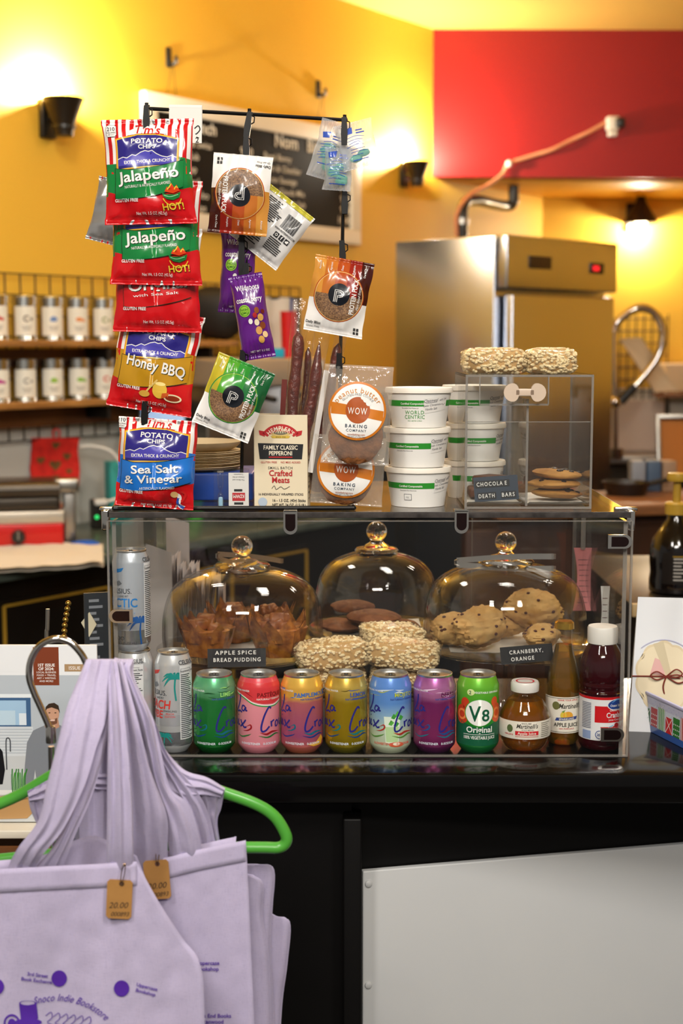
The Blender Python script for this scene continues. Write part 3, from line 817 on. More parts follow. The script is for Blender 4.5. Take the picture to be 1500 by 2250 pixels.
t = thing('service_window', 'steel framed panel glowing amber at the right edge behind the syrup bottle', 'window frame', W(1490, 1040, 6.2), (radians(-12), 0, 0))
MB().box((-.085, 0, .12), (.02, .03, .29), bev=.004).build('side_frame', m_steel, t)
MB().box((.08, 0, .26), (.35, .03, .02), bev=.004).build('top_frame', m_steel, t)
MB().box((.08, .012, .12), (.33, .01, .27)).build('pane', mat('amber_panel', '#a8662a', .25, coat=.5), t)  # plain amber colour, no emission
t.location = W(1490, 1045, 6.2)
a_ = WZ(1480, 1040, stz)
for px_, col, lab, w_ in ((1372, '#2a1a10', 'dark round pan resting at the back of the wooden cap', .09), ):
    a = W(px_, 1086, RY + .4)
    t = thing('frying_pan', lab, 'pan', (a.x, RY + .38, W(1330, 1112, RY).z), (0, 0, 0))
    MB().lathe([(0, 0), (w_ * .8, 0), (w_, .05), (w_ * .97, .05), (w_ * .78, .006), (0, .006)], 24).build('bowl', mat('dark_pan', '#1c1512', .35), t)
    MB().tube([(w_ * .9, 0, .04), (w_ * 2, .02, .06)], .01, 8).build('handle', m_blk, t)
a = W(1440, 1070, RY + .45)
for i, (dx, col, nm) in enumerate(((-.06, '#7d7f86', 'grey'), (.0, '#3d4f66', 'dark blue'), (.06, '#8a6f56', 'tan'))):
    MB().box((a.x + dx, RY + .52, W(1330, 1112, RY).z + .06), (.055, .08, .12), bev=.006).solo('storage_tub', mat('tub_' + col.strip('#'), col, .5), '%s storage tub on the wooden cap behind the syrup bottle' % nm, 'tub', 'storage tubs')
# ================================================================== FRONT COUNTER
CZ = 1.07
YF = 2.04
m_lam = mat('black_gloss_laminate', '#070606', .13, spec=.3, bump=(25, .03))
m_face = mat('black_painted_face', '#060505', .5, spec=.25, bump=(30, .1))
t = thing('front_counter', 'black front counter with glossy rounded top and white kick panel', 'counter', (.3, YF, 0))
# rounded-nose top
prof = [(0.10, CZ), (.012, CZ), (.003, CZ - .004), (0, CZ - .012), (0, CZ - .036), (.004, CZ - .046), (.012, CZ - .05), (.10, CZ - .05)]
mb = MB(); xs = [-1.3, 1.6]
vs = [(x - .3, y, z) for x in xs for (y, z) in prof] + [(x - .3, .60, z) for x in xs for z in (CZ, CZ - .05)]
n = len(prof); fs = [(i, i + 1, i + 1 + n, i + n) for i in range(n - 1)]
k = 2 * n; fs += [(0, n, k + 2, k), (n - 1, k + 1, k + 3, 2 * n - 1), (k, k + 2, k + 3, k + 1), tuple(range(n - 1, -1, -1)) + (k, k + 1), tuple(range(n, 2 * n)) + (k + 3, k + 2)]
mb.add(vs, fs).build('countertop', m_lam, t)
xl0 = W(772, 1900, 2.1).x - .3
MB().box(((xl0 - 1.58) / 2, .325, CZ / 2 - .025), (xl0 + 1.58, .52, CZ - .052)).build('black_face_panel', m_face, t)
xl = W(772, 1900, 2.1).x - .3
MB().box((xl + .001, .055, .5), (.028, .05, .98), bev=.003).build('corner_post', m_face, t)
# angled right-hand face
a0 = W(770, 1900, 2.115); ang = radians(13)
M = Matrix.Rotation(ang, 4, 'Z')
def af(x, y, z): return Vector((a0.x - .3, a0.y - YF, 0)) + (M @ Vector((x, y, 0))) + Vector((0, 0, z))
mb = MB(); mb.box(af(.65, .06, CZ / 2 - .026), (1.3, .1, CZ - .053), M=M); mb.build('angled_face_panel', m_face, t)
zp = WP(795, 1912, a0, Vector((sin(ang), -cos(ang), 0))).z
x0p = (WP(795, 1912, a0, Vector((sin(ang), -cos(ang), 0))) - a0).xy.length
m_wpan = mat('white_painted_panel', '#c3c4c4', .42, bump=(18, .06), var=(3, '#b9bbbd', .3))
wp = MB().box(af(x0p + .6, .0, (zp + .1) / 2), (1.2, .012, zp - .1), M=M, bev=.002).build('white_panel', m_wpan, t)
for py in (1938, 2160, 2400):
    q = WP(808, py, a0, Vector((sin(ang), -cos(ang), 0)))
    if q.z < .1: continue
    s = MB().lathe([(0, .004), (.003, .004), (.0055, .0025), (.006, 0), (0, 0)], 16, M=Matrix.Rotation(pi / 2, 4, 'X'))
    s.v = [tuple(af(x0p + .009, -.006, q.z) + M @ Vector(v)) for v in s.v]
    s.build('screw', m_wpan, wp)

# ================================================================== ACRYLIC CASE
CX0, CX1 = W(236, 1130, 2.125).x, W(1389, 1130, 2.125).x
CY0, CY1 = 2.125, 2.60
CT = W(750, 1124, CY0).z           # top of the lid
m_acr = clear('clear_acrylic', (.985, .987, .984), 1.38, .012)
m_acre = mat('acrylic_edge', '#8f8a84', .25, alpha=.5)
m_lid = mat('grey_stone_lid', '#2c2928', .3, var=(60, '#4a4543', .2), spec=.25)
m_chr = mat('chrome')
case = thing('display_case', 'clear acrylic bakery display case with chrome clips on the counter', 'display case', ((CX0 + CX1) / 2, CY0, CZ))
cw = CX1 - CX0; chh = CT - CZ; cd = CY1 - CY0; T = .005
fp = MB().box((0, T / 2, chh / 2 - .008), (cw, T, chh - .014)).build('front_pane', m_acr, case)
MB().box((-cw / 2 - .0005, T / 2, chh / 2 - .008), (.003, T + .001, chh - .014)).build('polished_edge', m_acre, fp)
MB().box((cw / 2 + .0005, T / 2, chh / 2 - .008), (.003, T + .001, chh - .014)).build('polished_edge', m_acre, fp)
MB().box((0, T / 2, chh - .0145), (cw, T + .001, .0015)).build('polished_edge', m_acre, fp)
MB().box((0, T / 2 - .0005, .0012), (cw, T + .001, .002)).build('polished_edge', m_acre, fp)
for sx in (-1, 1):
    sp = MB().box((sx * (cw / 2 - .008), cd / 2 + .006, chh / 2 - .008), (T, cd - .012, chh - .014)).build('side_pane', m_acr, case)
    MB().box((sx * (cw / 2 - .008), .0085, chh / 2 - .008), (T + .001, .002, chh - .014)).build('polished_edge', m_acre, sp)
    MB().box((sx * (cw / 2 - .008), cd, chh / 2 - .008), (T + .001, .002, chh - .014)).build('polished_edge', m_acre, sp)
# back: two sliding panes with a gap
MB().box((-cw * .36, cd - .004, chh / 2 - .008), (cw * .22, T, chh - .014)).build('back_pane', m_acr, case)
bp = MB().box((cw * .36, cd - .004, chh / 2 - .008), (cw * .22, T, chh - .014)).build('back_pane', m_acr, case)
MB().box((cw * .25, cd - .004, chh / 2 - .008), (.002, T + .001, chh - .014)).build('polished_edge', m_acre, bp)
m_lidc = clear('smoke_acrylic_lid', (.92, .915, .91), 1.45, .06)
ld = MB().box((0, cd / 2 - .001, chh - .004), (cw - .006, cd + .006, .008)).build('lid', m_lidc, case)
MB().box((0, -.0045, chh - .0045), (cw - .006, .002, .009), bev=.0006).build('sawn_edge', m_lid, ld)
for sx in (-1, 1): MB().box((sx * (cw / 2 - .003), cd / 2, chh - .0045), (.002, cd, .009)).build('sawn_edge', m_lid, ld)
def clipU(x, z, horiz=False):
    """chrome U-clip gripping the pane edge"""
    pts = []
    w, h = .0105, .036
    for i in range(13):
        a = pi + pi * i / 12; pts.append((w * cos(a), w * sin(a)))
    outl = [(w, h - w)] + [(-w, h - w)] + pts[0:13]
    outl = [(-w, h - w)] + pts + [(w, h - w)]
    Mx = Matrix.Rotation(pi / 2 * horiz, 4, 'Y') if horiz else Matrix.Identity(4)
    mb = MB(); mb.prism(outl, -.006, (x, -.001, z), Mx)
    inner = [(a * .72, b * .72 + .002) for a, b in outl]
    o = mb.build('chrome_clip', m_chr, case)
    MB().prism(inner, -.001, (x, -.0072, z), Mx).build('clip_face', mat('dark_chrome', '#3a2a2a', .15, metal=.9), o)
    return o
def lx(px): return W(px, 1140, CY0).x - (CX0 + CX1) / 2
def lz(py): return W(750, py, CY0).z - CZ
clipU(lx(638), lz(1158)); clipU(lx(1013), lz(1156))
MB().box((lx(638), .008, chh + .001), (.021, .03, .003), bev=.001).build('chrome_clip', m_chr, case)
MB().box((lx(1013), .008, chh + .001), (.021, .03, .003), bev=.001).build('chrome_clip', m_chr, case)
clipU(lx(1372), lz(1189), -1); clipU(lx(1365), lz(1612), -1); clipU(lx(252), lz(1352), 1)
for px, sx in ((1372, 1), (247, -1)):
    MB().box((lx(px) + sx * .005, .02, chh + .002), (.035, .012, .006), bev=.002).build('corner_bracket', m_chr, case)
    MB().box((lx(px) + sx * .012, .012, chh - .014), (.012, .012, .032), bev=.003).build('corner_bracket', m_chr, case)

# ================================================================== DRINKS
m_alu = mat('aluminium', '#d4d4d2', .3, metal=1)
m_alud = mat('aluminium_dark', '#8d8d8b', .3, metal=1)
def can_profile(R, H):
    return [(0, .004), (R * .70, .004), (R * .74, 0), (R * .78, .0015), (R * .97, .010), (R, .014), (R, H - .020), (R * .985, H - .016), (R * .85, H - .005), (R * .83, H - .003)]
def can_R(R, H):
    pf = [(z, r) for r, z in can_profile(R, H)[4:]]
    def f(z):
        for (z0, r0), (z1, r1) in zip(pf, pf[1:]):
            if z <= z1: return r0 + (r1 - r0) * max(0, (z - z0)) / (z1 - z0)
        return pf[-1][1]
    return f
def make_can(name, label, cat, loc, R, H, bodymat, art=None, rot=0.0, group='drink cans in the display case'):
    t = thing(name, label, cat, loc, (0, 0, rot), group)
    b = MB().lathe(can_profile(R, H), 44).build('body', bodymat, t)
    MB().lathe([(R * .83, H - .0035), (R * .845, H - .0005), (R * .84, H), (R * .80, H), (R * .785, H - .004), (R * .6, H - .0035), (0, H - .0035)], 44).build('lid', m_alu, t)
    MB().lathe([(R * .72, .0065), (R * .80, .0035), (R * .985, .0125), (R * .96, .0125)], 44).build('base_rim', m_alud, t)
    tb = MB()
    outer = [(.011 * cos(a) * .75, .013 * sin(a)) for a in ls(0, 2 * pi, 21)[:-1]]
    tb.add([(x, y - .003, H - .0022) for x, y in outer] + [(x * .55, y * .3 - .008, H - .0022) for x, y in outer], [(i, (i + 1) % 20, 20 + (i + 1) % 20, 20 + i) for i in range(20)])
    tb.lathe([(0, .002), (.003, .002), (.003, 0)], 10, (0, .001, H - .003))
    tb.build('pull_tab', m_alud, t)
    if art:
        Rf = can_R(R, H)
        def mp(u, v, o): r = Rf(v) + o; a = u / R; return Vector((r * sin(a), -r * cos(a), v))
        art.build('printed_design', mp, t, us=ls(-R * pi, R * pi, 61), vs=[.014, H - .02, H - .016, H - .01], lift=.0002, step=.00008)
    return t
CANY = 2.168
navy = ink('#2a2a86', .25); navy.name = 'ink_navy'
def la_croix(A, c, sw1, sw2):
    mm = 1.0
    for base in (0, 103.7):
        def S(pts, w): A.stroke([((x + base), y) for x, y in pts], w * 1.3, c)
        # 'La'
        S([(-30, 93), (-31, 84), (-35, 74), (-40, 67), (-37, 65), (-32, 67), (-27, 65)], 2.0)
        S([(-20, 75), (-25, 76), (-27, 70), (-23, 68), (-19, 74), (-19, 69), (-16, 69)], 1.8)
        # 'Cro' to the right
        S([(22, 72), (18, 74), (11, 62), (6, 45), (7, 37), (13, 38), (19, 44)], 2.2)
        S([(22, 52), (23, 43), (23, 50), (28, 53)], 2.0)
        S([(35, 52), (31, 49), (31, 43), (35, 43), (37, 48), (34, 52)], 1.9)
        S([(42, 53), (42, 44), (46, 44)], 1.9)
        # '..oix' end of the other logo on the left
        S([(-44, 52), (-47, 48), (-45, 43), (-41, 45), (-42, 51), (-44, 52)], 1.9)
        S([(-36, 53), (-37, 44), (-33, 45)], 1.9)
        S([(-30, 53), (-26, 46), (-22, 42), (-18, 43)], 2.0); S([(-19, 54), (-25, 47), (-31, 42)], 2.0)
        S([(-37, 60), (-36, 59)], 2.0)
        A.stroke([(-18, 44), (-11, 47), (-10, 42), (-16, 38), (-24, 37)], 2.4, sw1, taper=True)
        A.stroke([(4, 35), (14, 32), (24, 35), (38, 34)], 3.4, sw1, taper=True)
        A.stroke([(2, 30), (16, 27), (30, 31), (40, 29)], 2.6, sw2, taper=True)
        A.stroke([(-40, 31), (-28, 27), (-16, 30), (-10, 33)], 2.0, sw2, taper=True)
lac = [
 (471, 'green metallic lime sparkling water can, leftmost of the six short fruit cans', 'LIME', [(0, '#0f5a22'), (.03, '#1f9a3c'), (.085, '#1d8f3e'), (.1, '#7fce9b'), (.122, '#5fbf86')], .55, '#1f8fb8', '#2358b8', '#9fe07a', '#0d4f22'),
 (568, 'pink sparkling water can with red top and green curved stripe', 'PASTÈQUE', [(0, '#e58a98'), (.08, '#ea95a2'), (.0965, '#e8505a'), (.122, '#e04a58')], .1, '#c0202c', '#2f9a4a', '#7a1418', '#f7d6d6'),
 (663, 'yellow-topped purple and orange sparkling water can', 'PAMPLEMOUSSE', [(0, '#d8734a'), (.03, '#b85a86'), (.08, '#c46a72'), (.09, '#efb64a'), (.122, '#f0c25a')], .35, '#1f8fb0', '#2a50b0', '#a8301c', '#3d6fc0'),
 (760, 'gold metallic lemon sparkling water can', 'LEMON', [(0, '#7d7a12'), (.03, '#c2a218'), (.08, '#b99a18'), (.1, '#e8c860'), (.122, '#d9b24a')], .6, '#1f9fb0', '#2a60b0', '#5a4a0a', '#3a58b0'),
 (857, 'blue sparkling water can with a mint cocktail glass picture', 'MOJITO', [(0, '#cfd8b8'), (.035, '#c8dcc0'), (.062, '#8fb8dc'), (.08, '#5f92d8'), (.122, '#5f8fe0')], .15, '#d8483a', '#6fb04a', '#b8c24a', '#e0ecf4'),
 (954, 'purple and magenta berry sparkling water can, rightmost of the six fruit cans', 'BERRY', [(0, '#5a1a58'), (.03, '#a83a7c'), (.08, '#8f2f74'), (.098, '#d888c0'), (.122, '#b060b0')], .55, '#2f6fc0', '#2a9ab8', '#5a1048', '#e8c8e8'),
]
for px, lab, fl, stops, metal, s1, s2, tc1, tc2 in lac:
    A = Art(.001)
    bm = ramp_mat('can_print_' + fl, stops, rough=.22, metal=metal, coat=.4, noise_amt=.012, nscale=30)
    i1, i2 = ink(s1, .25), ink(s2, .25)
    if fl == 'PASTÈQUE':
        for b in (0, 103.7):
            A.poly([(b + x, y) for x, y in [(-50, 96), (-40, 99), (-25, 93), (-8, 84), (8, 80), (26, 79), (44, 84), (52, 90), (52, 112), (-50, 112)]], ink('#d43a40', .25))
            A.stroke([(b - 50, 96), (b - 25, 91), (b - 8, 82), (b + 8, 78), (b + 26, 77), (b + 44, 82)], 2.2, ink('#f3ece6', .25)); A.up()
            A.stroke([(b - 50, 95), (b - 25, 89.5), (b - 8, 80.5), (b + 8, 76.5), (b + 26, 75.5), (b + 44, 80)], 1.8, ink('#2f9a4a', .25))
            A.stroke([(b - 34, 104), (b - 20, 98), (b - 6, 90)], 1.6, ink('#8f1a20', .25), taper=True)
    else:
        r = random.Random(fl)
        for k in range(14):
            x = r.uniform(-100, 100); y = r.uniform(88, 106); A.stroke([(x, y), (x + 8, y + r.uniform(-2, 2)), (x + r.uniform(12, 26), y + r.uniform(-3, 3))], r.uniform(.8, 2.2), ink(r.choice([tc1, tc2, stops[-1][1]]), .25), taper=True)
    if fl == 'MOJITO':
        A.up(); gl = ink('#dfeedd', .3); A.poly([(-8, 18), (12, 18), (15, 60), (-11, 60)], gl); A.up()
        A.poly([(-7, 20), (11, 20), (12.5, 44), (-9, 44)], ink('#b8d8a0', .3)); A.up()
        for k, (x, y) in enumerate(((4, 60), (10, 64), (15, 58), (0, 50), (8, 48))): A.poly([(x - 4, y - 2), (x, y + 5), (x + 5, y + 1), (x + 1, y - 4)], ink(('#3f9a3a', '#5fb84a')[k % 2], .3))
        A.ell(9, 16, 12, 4, ink('#d8603a', .3)); A.up(); A.ell(9, 17, 6, 2.4, ink('#f0e6d0', .3))
    if fl == 'PAMPLEMOUSSE':
        A.poly([(10, 16), (24, 18), (36, 28), (42, 22), (36, 13), (20, 12)], ink('#efb43a', .3))
    A.up(); la_croix(A, navy, i1, i2); A.up()
    tcol = ink(tc2 if fl in ('PAMPLEMOUSSE', 'LEMON') else tc1, .3)
    for b in (0, 103.7):
        A.text(fl, b + 21, 91, 9, tcol, bold=1); A.text('NATURALLY ESSENCED', b + 20, 86, 4, ink('#3a56a8' if fl != 'PASTÈQUE' else '#f2e4e2', .3), bold=1)
        A.text('SPARKLING WATER', b - 30, 98.5, 4, ink('#e8ecf0', .3), bold=1)
        A.text('0-SWEETENER   0-SODIUM', b + 2, 15.5, 5, ink('#dfe8f4', .3) if fl != 'MOJITO' else ink('#d86a5a', .3), bold=1)
    make_can('sparkling_water_can', lab, 'drink can', (W(px, 1560, CANY).x, CANY, CZ), .033, .122, bm, A)
# V8-style vegetable juice can
A = Art(.001)
gr = ink('#0f5a3c', .3); wh = ink('#f2f2ee', .3)
for b in (0, 103.7):
    A.poly([(b - 52, 14)] + [(b + 51.8, 14)] + [(b + x, 50 - 8 * cos(x / 51.8 * pi) * 1) for x in ls(51.8, -51.8, 25)], gr)
    for k, (x, y, r_) in enumerate(((-30, 62, 15), (31, 64, 15), (-24, 80, 9), (26, 82, 8))):
        A.ell(b + x, y, r_ * .85, r_, ink(('#c5401f', '#d8562a')[k % 2], .3))
    A.up()
    for k, (x, y, r_) in enumerate(((-30, 62, 11), (31, 64, 11))): A.ring(b + x, y, r_ * .5, r_ * .8, ink('#f08a4a', .3), 24)
    A.up(); A.ell(b, 66, 24, 21.5, ink('#3f9a2f', .3)); A.up(); A.ell(b, 66, 22.5, 20.5, wh); A.up()
    A.text('V', b - 7.5, 53, 34, gr, bold=1, shear=0.0, sx=.85); A.text('8', b + 9.5, 53, 26, gr, bold=1)
    A.text('Original', b, 35, 13, wh, bold=1); A.rect(b - 26, 31.5, b + 26, 32.2, wh); A.text('100% VEGETABLE JUICE', b, 24.5, 7, wh, bold=1, sx=.72)
    A.ell(b - 14, 98, 6, 5, ink('#d8e8a0', .3)); A.up(); A.text('2', b - 15, 95, 8, gr, bold=1); A.text('VEGETABLE SERVINGS', b + 12, 96.5, 4.2, wh, bold=1); pass
    A.L = 0
make_can('vegetable_juice_can', 'bright green vegetable juice can with round white emblem', 'drink can', (W(1049, 1560, CANY).x, CANY, CZ), .033, .122,
         ramp_mat('can_print_vegetable', [(0, '#0c6a34'), (.04, '#188a30'), (.07, '#3aa824'), (.122, '#7cc838')], rough=.25, metal=.25, coat=.4), A)

# slim energy cans
def slim(px, py_b, Y, z0, lab, palm, accent, word1, word2, rot, silver='#d5d8db'):
    A = Art(.001); wht = ink('#e6e8ea', .3); gy = ink('#3b3f45', .35); ac = ink(accent, .3); pl = ink(palm, .3)
    R = 28.6
    A.rect(-60, 12, 60, 34, ink('#a9adb2', .2, 0, .8)); A.up()
    A.poly([(-60, 64), (60, 60), (60, 44), (-60, 44)], ink('#c8ccd2', .2, 0, .5)); A.up()
    # C emblem
    A.ring(-26, 118, 8, 15, ink('#8e9399', .25, 0, .6), 24, pi * .62, pi * 1.75); A.poly([(-32, 128), (-12, 132), (-16, 126), (-30, 122)], ac)
    A.text('CELSIUS.', -20, 92, 11, gy, sx=.95); A.text('LIVE FIT', -13, 86, 4.5, gy)
    A.text(word1, -20, 71, 19, ac, bold=1, sx=.85, shear=.12 if word2 else 0)
    if word2: A.text(word2, -22, 56, 17, ac, bold=1, sx=.85, shear=.12); 
    for k, w in enumerate(('SPARKLING', 'PEACH' if word2 else 'FROZEN BERRY', 'EDITION')): A.text(w, 4 if word2 else -10, 66 - 4.4 * k - (0 if word2 else 2), 4.2, ac if k else gy)
    # palm
    for (px_, py_, s) in ((12, 46 if not word2 else 118, 1.0), (-6 if word2 else 70, 26, .75)):
        A.stroke([(px_ + 2 * s, py_ - 34 * s), (px_, py_ - 15 * s), (px_ + 1, py_)], 2.6 * s, pl)
        for k in range(9):
            a = pi * (k / 8) * 1.35 - pi * .17; L_ = 20 * s
            ex, ey = px_ + L_ * cos(a), py_ + L_ * .75 * sin(a) - (4 if 2 < k < 6 else 0)
            A.stroke([(px_, py_), ((px_ + ex) / 2, (py_ + ey) / 2 + 4 * s), (ex, ey - 4 * s)], 3.6 * s, pl, taper=True)
    A.up()
    # facts panel
    A.rect(20, 22, 48, 138, ink('#d9dbde', .35)); A.up()
    A.text('CELSIUS.', 34, 140, 9, gy, bold=1, sx=.9)
    fr = random.Random(px)
    for y in range(24, 134, 3):
        A.rect(21.5, y, 21.5 + fr.uniform(14, 25), y + 1.5, gy)
    A.rect(21, 126, 47, 133, ink('#d9dbde', .35)); A.up(); A.text('Supplement Facts', 34, 128, 4.6, gy, bold=1, sx=.8)
    for x in (-30, -23, -16): A.ring(x, 22, 2.2, 3, gy, 16)
    A.text('12 FL OZ (355 mL)', -12, 13.5, 4.5, gy)
    return make_can('energy_drink_can', lab, 'drink can', (W(px, 1500, Y).x, Y, z0), .0286, .157, mat('can_white_silver_' + accent.strip('#'), silver, .25, metal=.45, coat=.4), A, rot)
slim(381, 1650, CANY, CZ, 'white slim energy drink can with teal palm trees and red lettering', '#1b8f8a', '#d8382f', 'PEACH', 'VIBE', radians(-14))
slim(297, 1650, CANY + .012, CZ, 'slim energy drink can with pale green print under the blue palm can', '#5fa05a', '#6a9a5a', ' ', ' ', radians(-62))
slim(292, 1430, CANY + .01, CZ + .1575, 'silver slim energy drink can with blue palm tree, stacked on another can', '#1f58a0', '#1f78c0', 'ARCTIC', '', radians(10), '#c4ccd6')

# ---- bottles
def liquid(key, col, dens=.55):
    if key in MATS: return MATS[key]
    m = bpy.data.materials.new(key); m.use_nodes = True; nt = m.node_tree; nt.nodes.clear(); N = nt.nodes.new; L = nt.links.new
    out = N('ShaderNodeOutputMaterial'); tr = N('ShaderNodeBsdfTransparent'); d = N('ShaderNodeBsdfTranslucent'); df = N('ShaderNodeBsdfDiffuse'); gl = N('ShaderNodeBsdfGlossy'); fr = N('ShaderNodeFresnel')
    c = hx(col); tr.inputs[0].default_value = (*[x ** .6 for x in c], 1); d.inputs[0].default_value = (*c, 1); df.inputs[0].default_value = (*c, 1)
    gl.inputs['Roughness'].default_value = .04; fr.inputs['IOR'].default_value = 1.5
    m0 = N('ShaderNodeMixShader'); m0.inputs[0].default_value = .5; L(d.outputs[0], m0.inputs[1]); L(df.outputs[0], m0.inputs[2])
    m1 = N('ShaderNodeMixShader'); m1.inputs[0].default_value = dens; L(tr.outputs[0], m1.inputs[1]); L(m0.outputs[0], m1.inputs[2])
    m2 = N('ShaderNodeMixShader'); L(fr.outputs[0], m2.inputs[0]); L(m1.outputs[0], m2.inputs[1]); L(gl.outputs[0], m2.inputs[2]); L(m2.outputs[0], out.inputs[0])
    MATS[key] = m; return m
m_glass = clear('thin_clear_glass', (.95, .96, .95), 1.5, .01)
# round apple juice bottle
R = .0402
t = thing('apple_juice_bottle', 'small round apple juice bottle with white cap and paper label', 'bottle', (W(1152, 1560, CANY).x, CANY, CZ), (0, 0, 0), 'juice bottles in the display case')
pr = cr([(.0, .002, 0), (.022, .001, 0), (.033, .008, 0), (.0395, .026, 0), (.0402, .046, 0), (.0375, .062, 0), (.028, .080, 0), (.0185, .089, 0), (.0175, .098, 0)], 4)
pr = [(max(p.x, 0), p.y) for p in pr]
MB().lathe(pr, 40).build('glass', m_glass, t)
MB().lathe([(r * .95, z + .0012) for r, z in pr if z < .08] + [(0, .08)], 40).build('juice', liquid('apple_juice', '#e08c22', .36), t)
MB().lathe([(.0185, .094), (.0215, .094), (.022, .097), (.022, .106), (.0205, .109), (0, .109)], 36).build('cap', mat('white_metal_cap', '#e2dfda', .3, coat=.3), t)
A = Art(.001); ir = ink('#c8202c', .4)
A.ring(0, 0, 12, 14.5, ir, 30)
A.build('cap_print', lambda u, v, o: Vector((u, v - .002, .109 + o)), t)
A = Art(.001)
def mp_(prf):
    def Rf(z):
        for (r0, z0), (r1, z1) in zip(prf, prf[1:]):
            if z0 <= z <= z1: return r0 + (r1 - r0) * (z - z0) / max(z1 - z0, 1e-6)
        return prf[-1][0]
    return lambda u, v, o: Vector(((Rf(v) + o) * sin(u / R), -(Rf(v) + o) * cos(u / R), v))
cream = ink('#e3ddcf', .5); dk = ink('#33302a', .5)
A.rect(-62, 26, 62, 54, cream); A.up(); A.ell(-28, 42, 5, 6, ink('#55663a', .5)); A.text('SINCE 1868', -2, 50, 3, dk, bold=1); A.text("Martinelli's", -1, 43.5, 9.5, dk, bold=1, shear=.25, sx=.8); A.text('GOLD MEDAL', 0, 40, 3, dk)
A.rect(-19, 32.5, 17, 39, ir); A.rect(-19, 29.6, 17, 31, ink('#c98a80', .5)); A.up(); A.text('Apple Juice', -1, 33.6, 6.2, cream, bold=1)
fr = random.Random(3)
for k in range(8): A.rect(22, 29 + k * 3, 22 + fr.uniform(14, 20), 30.3 + k * 3, ink('#8d887c', .5))
A.text('100% JUICE', -30, 32, 3.2, ir, bold=1)
A.build('label', mp_(pr), t, us=ls(-.063, .063, 25), vs=[z for r, z in pr], lift=.0008)

# tall sparkling bottle
t = thing('sparkling_cider_bottle', 'tall clear glass sparkling juice bottle with gold crown cap', 'bottle', (W(1236, 1560, 2.205).x, 2.205, CZ), (0, 0, 0), 'juice bottles in the display case')
Rb = .0272
pr = [(0, .002), (Rb * .85, .001), (Rb, .008), (Rb, .085), (Rb * .98, .1), (Rb * .8, .125), (Rb * .56, .15), (Rb * .48, .165), (Rb * .47, .185), (Rb * .5, .187), (Rb * .5, .191)]
p2 = [(p.x, p.y) for p in cr([(r, z, 0) for r, z in pr[3:9]], 4)]
pr2 = pr[:3] + p2 + pr[9:]
MB().lathe(pr2, 36).build('glass', m_glass, t)
MB().lathe([(r * .94, z + .001) for r, z in pr2 if z < .158] + [(0, .158)], 36).build('juice', liquid('pale_apple_juice', '#d8a638', .22), t)
MB().lathe([(.0135, .184), (.0158, .185), (.0152, .194), (.012, .197), (0, .1975)], 42, wob=lambda a, z: 1 + (.05 * sin(a * 21) if z < .186 else 0)).build('crown_cap', mat('gold_cap', '#c8a040', .25, metal=.9), t)
R = Rb
A = Art(.001); A.rect(-40, 22, 40, 80, cream); A.up(); A.stroke([(-38, 24), (38, 24)], .8, dk, False); A.stroke([(-38, 78), (38, 78)], .8, dk, False)
A.text('DRINK YOUR APPLES', 4, 74, 3.4, ir, bold=1); A.ell(-15, 66, 6, 6.5, ink('#6a6a3a', .5)); A.text("Martinelli's", 8, 62, 11, dk, bold=1, shear=.25, sx=.8)
A.ell(4, 50, 8, 7, ink('#e0a030', .5)); A.ell(-3, 51, 5, 6, ink('#d8c040', .5)); A.poly([(-6, 57), (0, 60), (-3, 55)], ink('#5a8a3a', .5)); A.up()
A.poly([(-16, 42), (18, 44), (20, 49), (-14, 47)], ink('#2a3f80', .5)); A.up(); A.text('SPARKLING', 2, 43.6, 4.6, cream, bold=1, rot=.05)
A.text('APPLE JUICE', 2, 33, 8.5, dk, bold=1, sx=.85); A.text('100% PURE JUICE', 2, 28.5, 3.2, ir)
A.build('label', mp_(pr2), t, us=ls(-.042, .042, 25), vs=[z for r, z in pr2], lift=.0008)

# cranberry bottle
t = thing('cranberry_juice_bottle', 'dark red cranberry juice bottle with white cap and red label', 'bottle', (W(1320, 1560, CANY + .01).x, CANY + .01, CZ), (0, 0, 0), 'juice bottles in the display case')
R = .0345
pts = [(0, .003), (.026, .001), (.033, .006), (.0345, .014), (.0335, .02), (.0335, .087), (.0345, .092), (.0325, .097), (.0345, .103), (.033, .108), (.0345, .113), (.0345, .125), (.0335, .138), (.028, .155), (.0215, .167), (.0205, .176)]
pr = [(p.x, p.y) for p in cr([(r, z, 0) for r, z in pts], 3)]
MB().lathe(pr, 40).build('body', liquid('cranberry_juice', '#4a0614', .8), t)
MB().lathe([(.0222, .168), (.0232, .168), (.0235, .171), (.0235, .191), (.022, .194), (0, .1945)], 48, wob=lambda a, z: 1 + (.008 * sin(a * 48) if .17 < z < .192 else 0)).build('cap', mat('white_plastic'), t)
A = Art(.001); wl = ink('#e2e3e6', .35); A.rect(-96, 19.5, 96, 88, wl); A.up()
rd = ink('#c4121c', .35); bl = ink('#1c3f8c', .35)
A.rect(-96, 84, 96, 88, rd); A.rect(-16, 48, 60, 74, rd); A.ell(20, 76, 17, 9, wl); A.up(); A.ell(20, 76, 15.5, 8, bl); A.up()
A.stroke([(10, 79), (20, 84), (32, 82), (24, 80)], 2.4, ink('#6fb0e0', .35), taper=True); A.text('Ocean Spray', 20, 73, 5.4, wl, bold=1, sx=.85)
A.text('ORIGINAL', 18, 66, 4.6, wl, bold=1); A.text('Cranberry', 22, 56, 11.5, wl, bold=1, sx=.82); A.text('Juice Cocktail', 18, 51, 4.4, wl)
for k, (x, y) in enumerate(((8, 34), (15, 38), (22, 34), (29, 37), (14, 30), (24, 29), (32, 32), (20, 43), (35, 41))): A.ell(x, y, 4.3, 4.3, ink(('#c81e28', '#a8141e')[k % 2], .35))
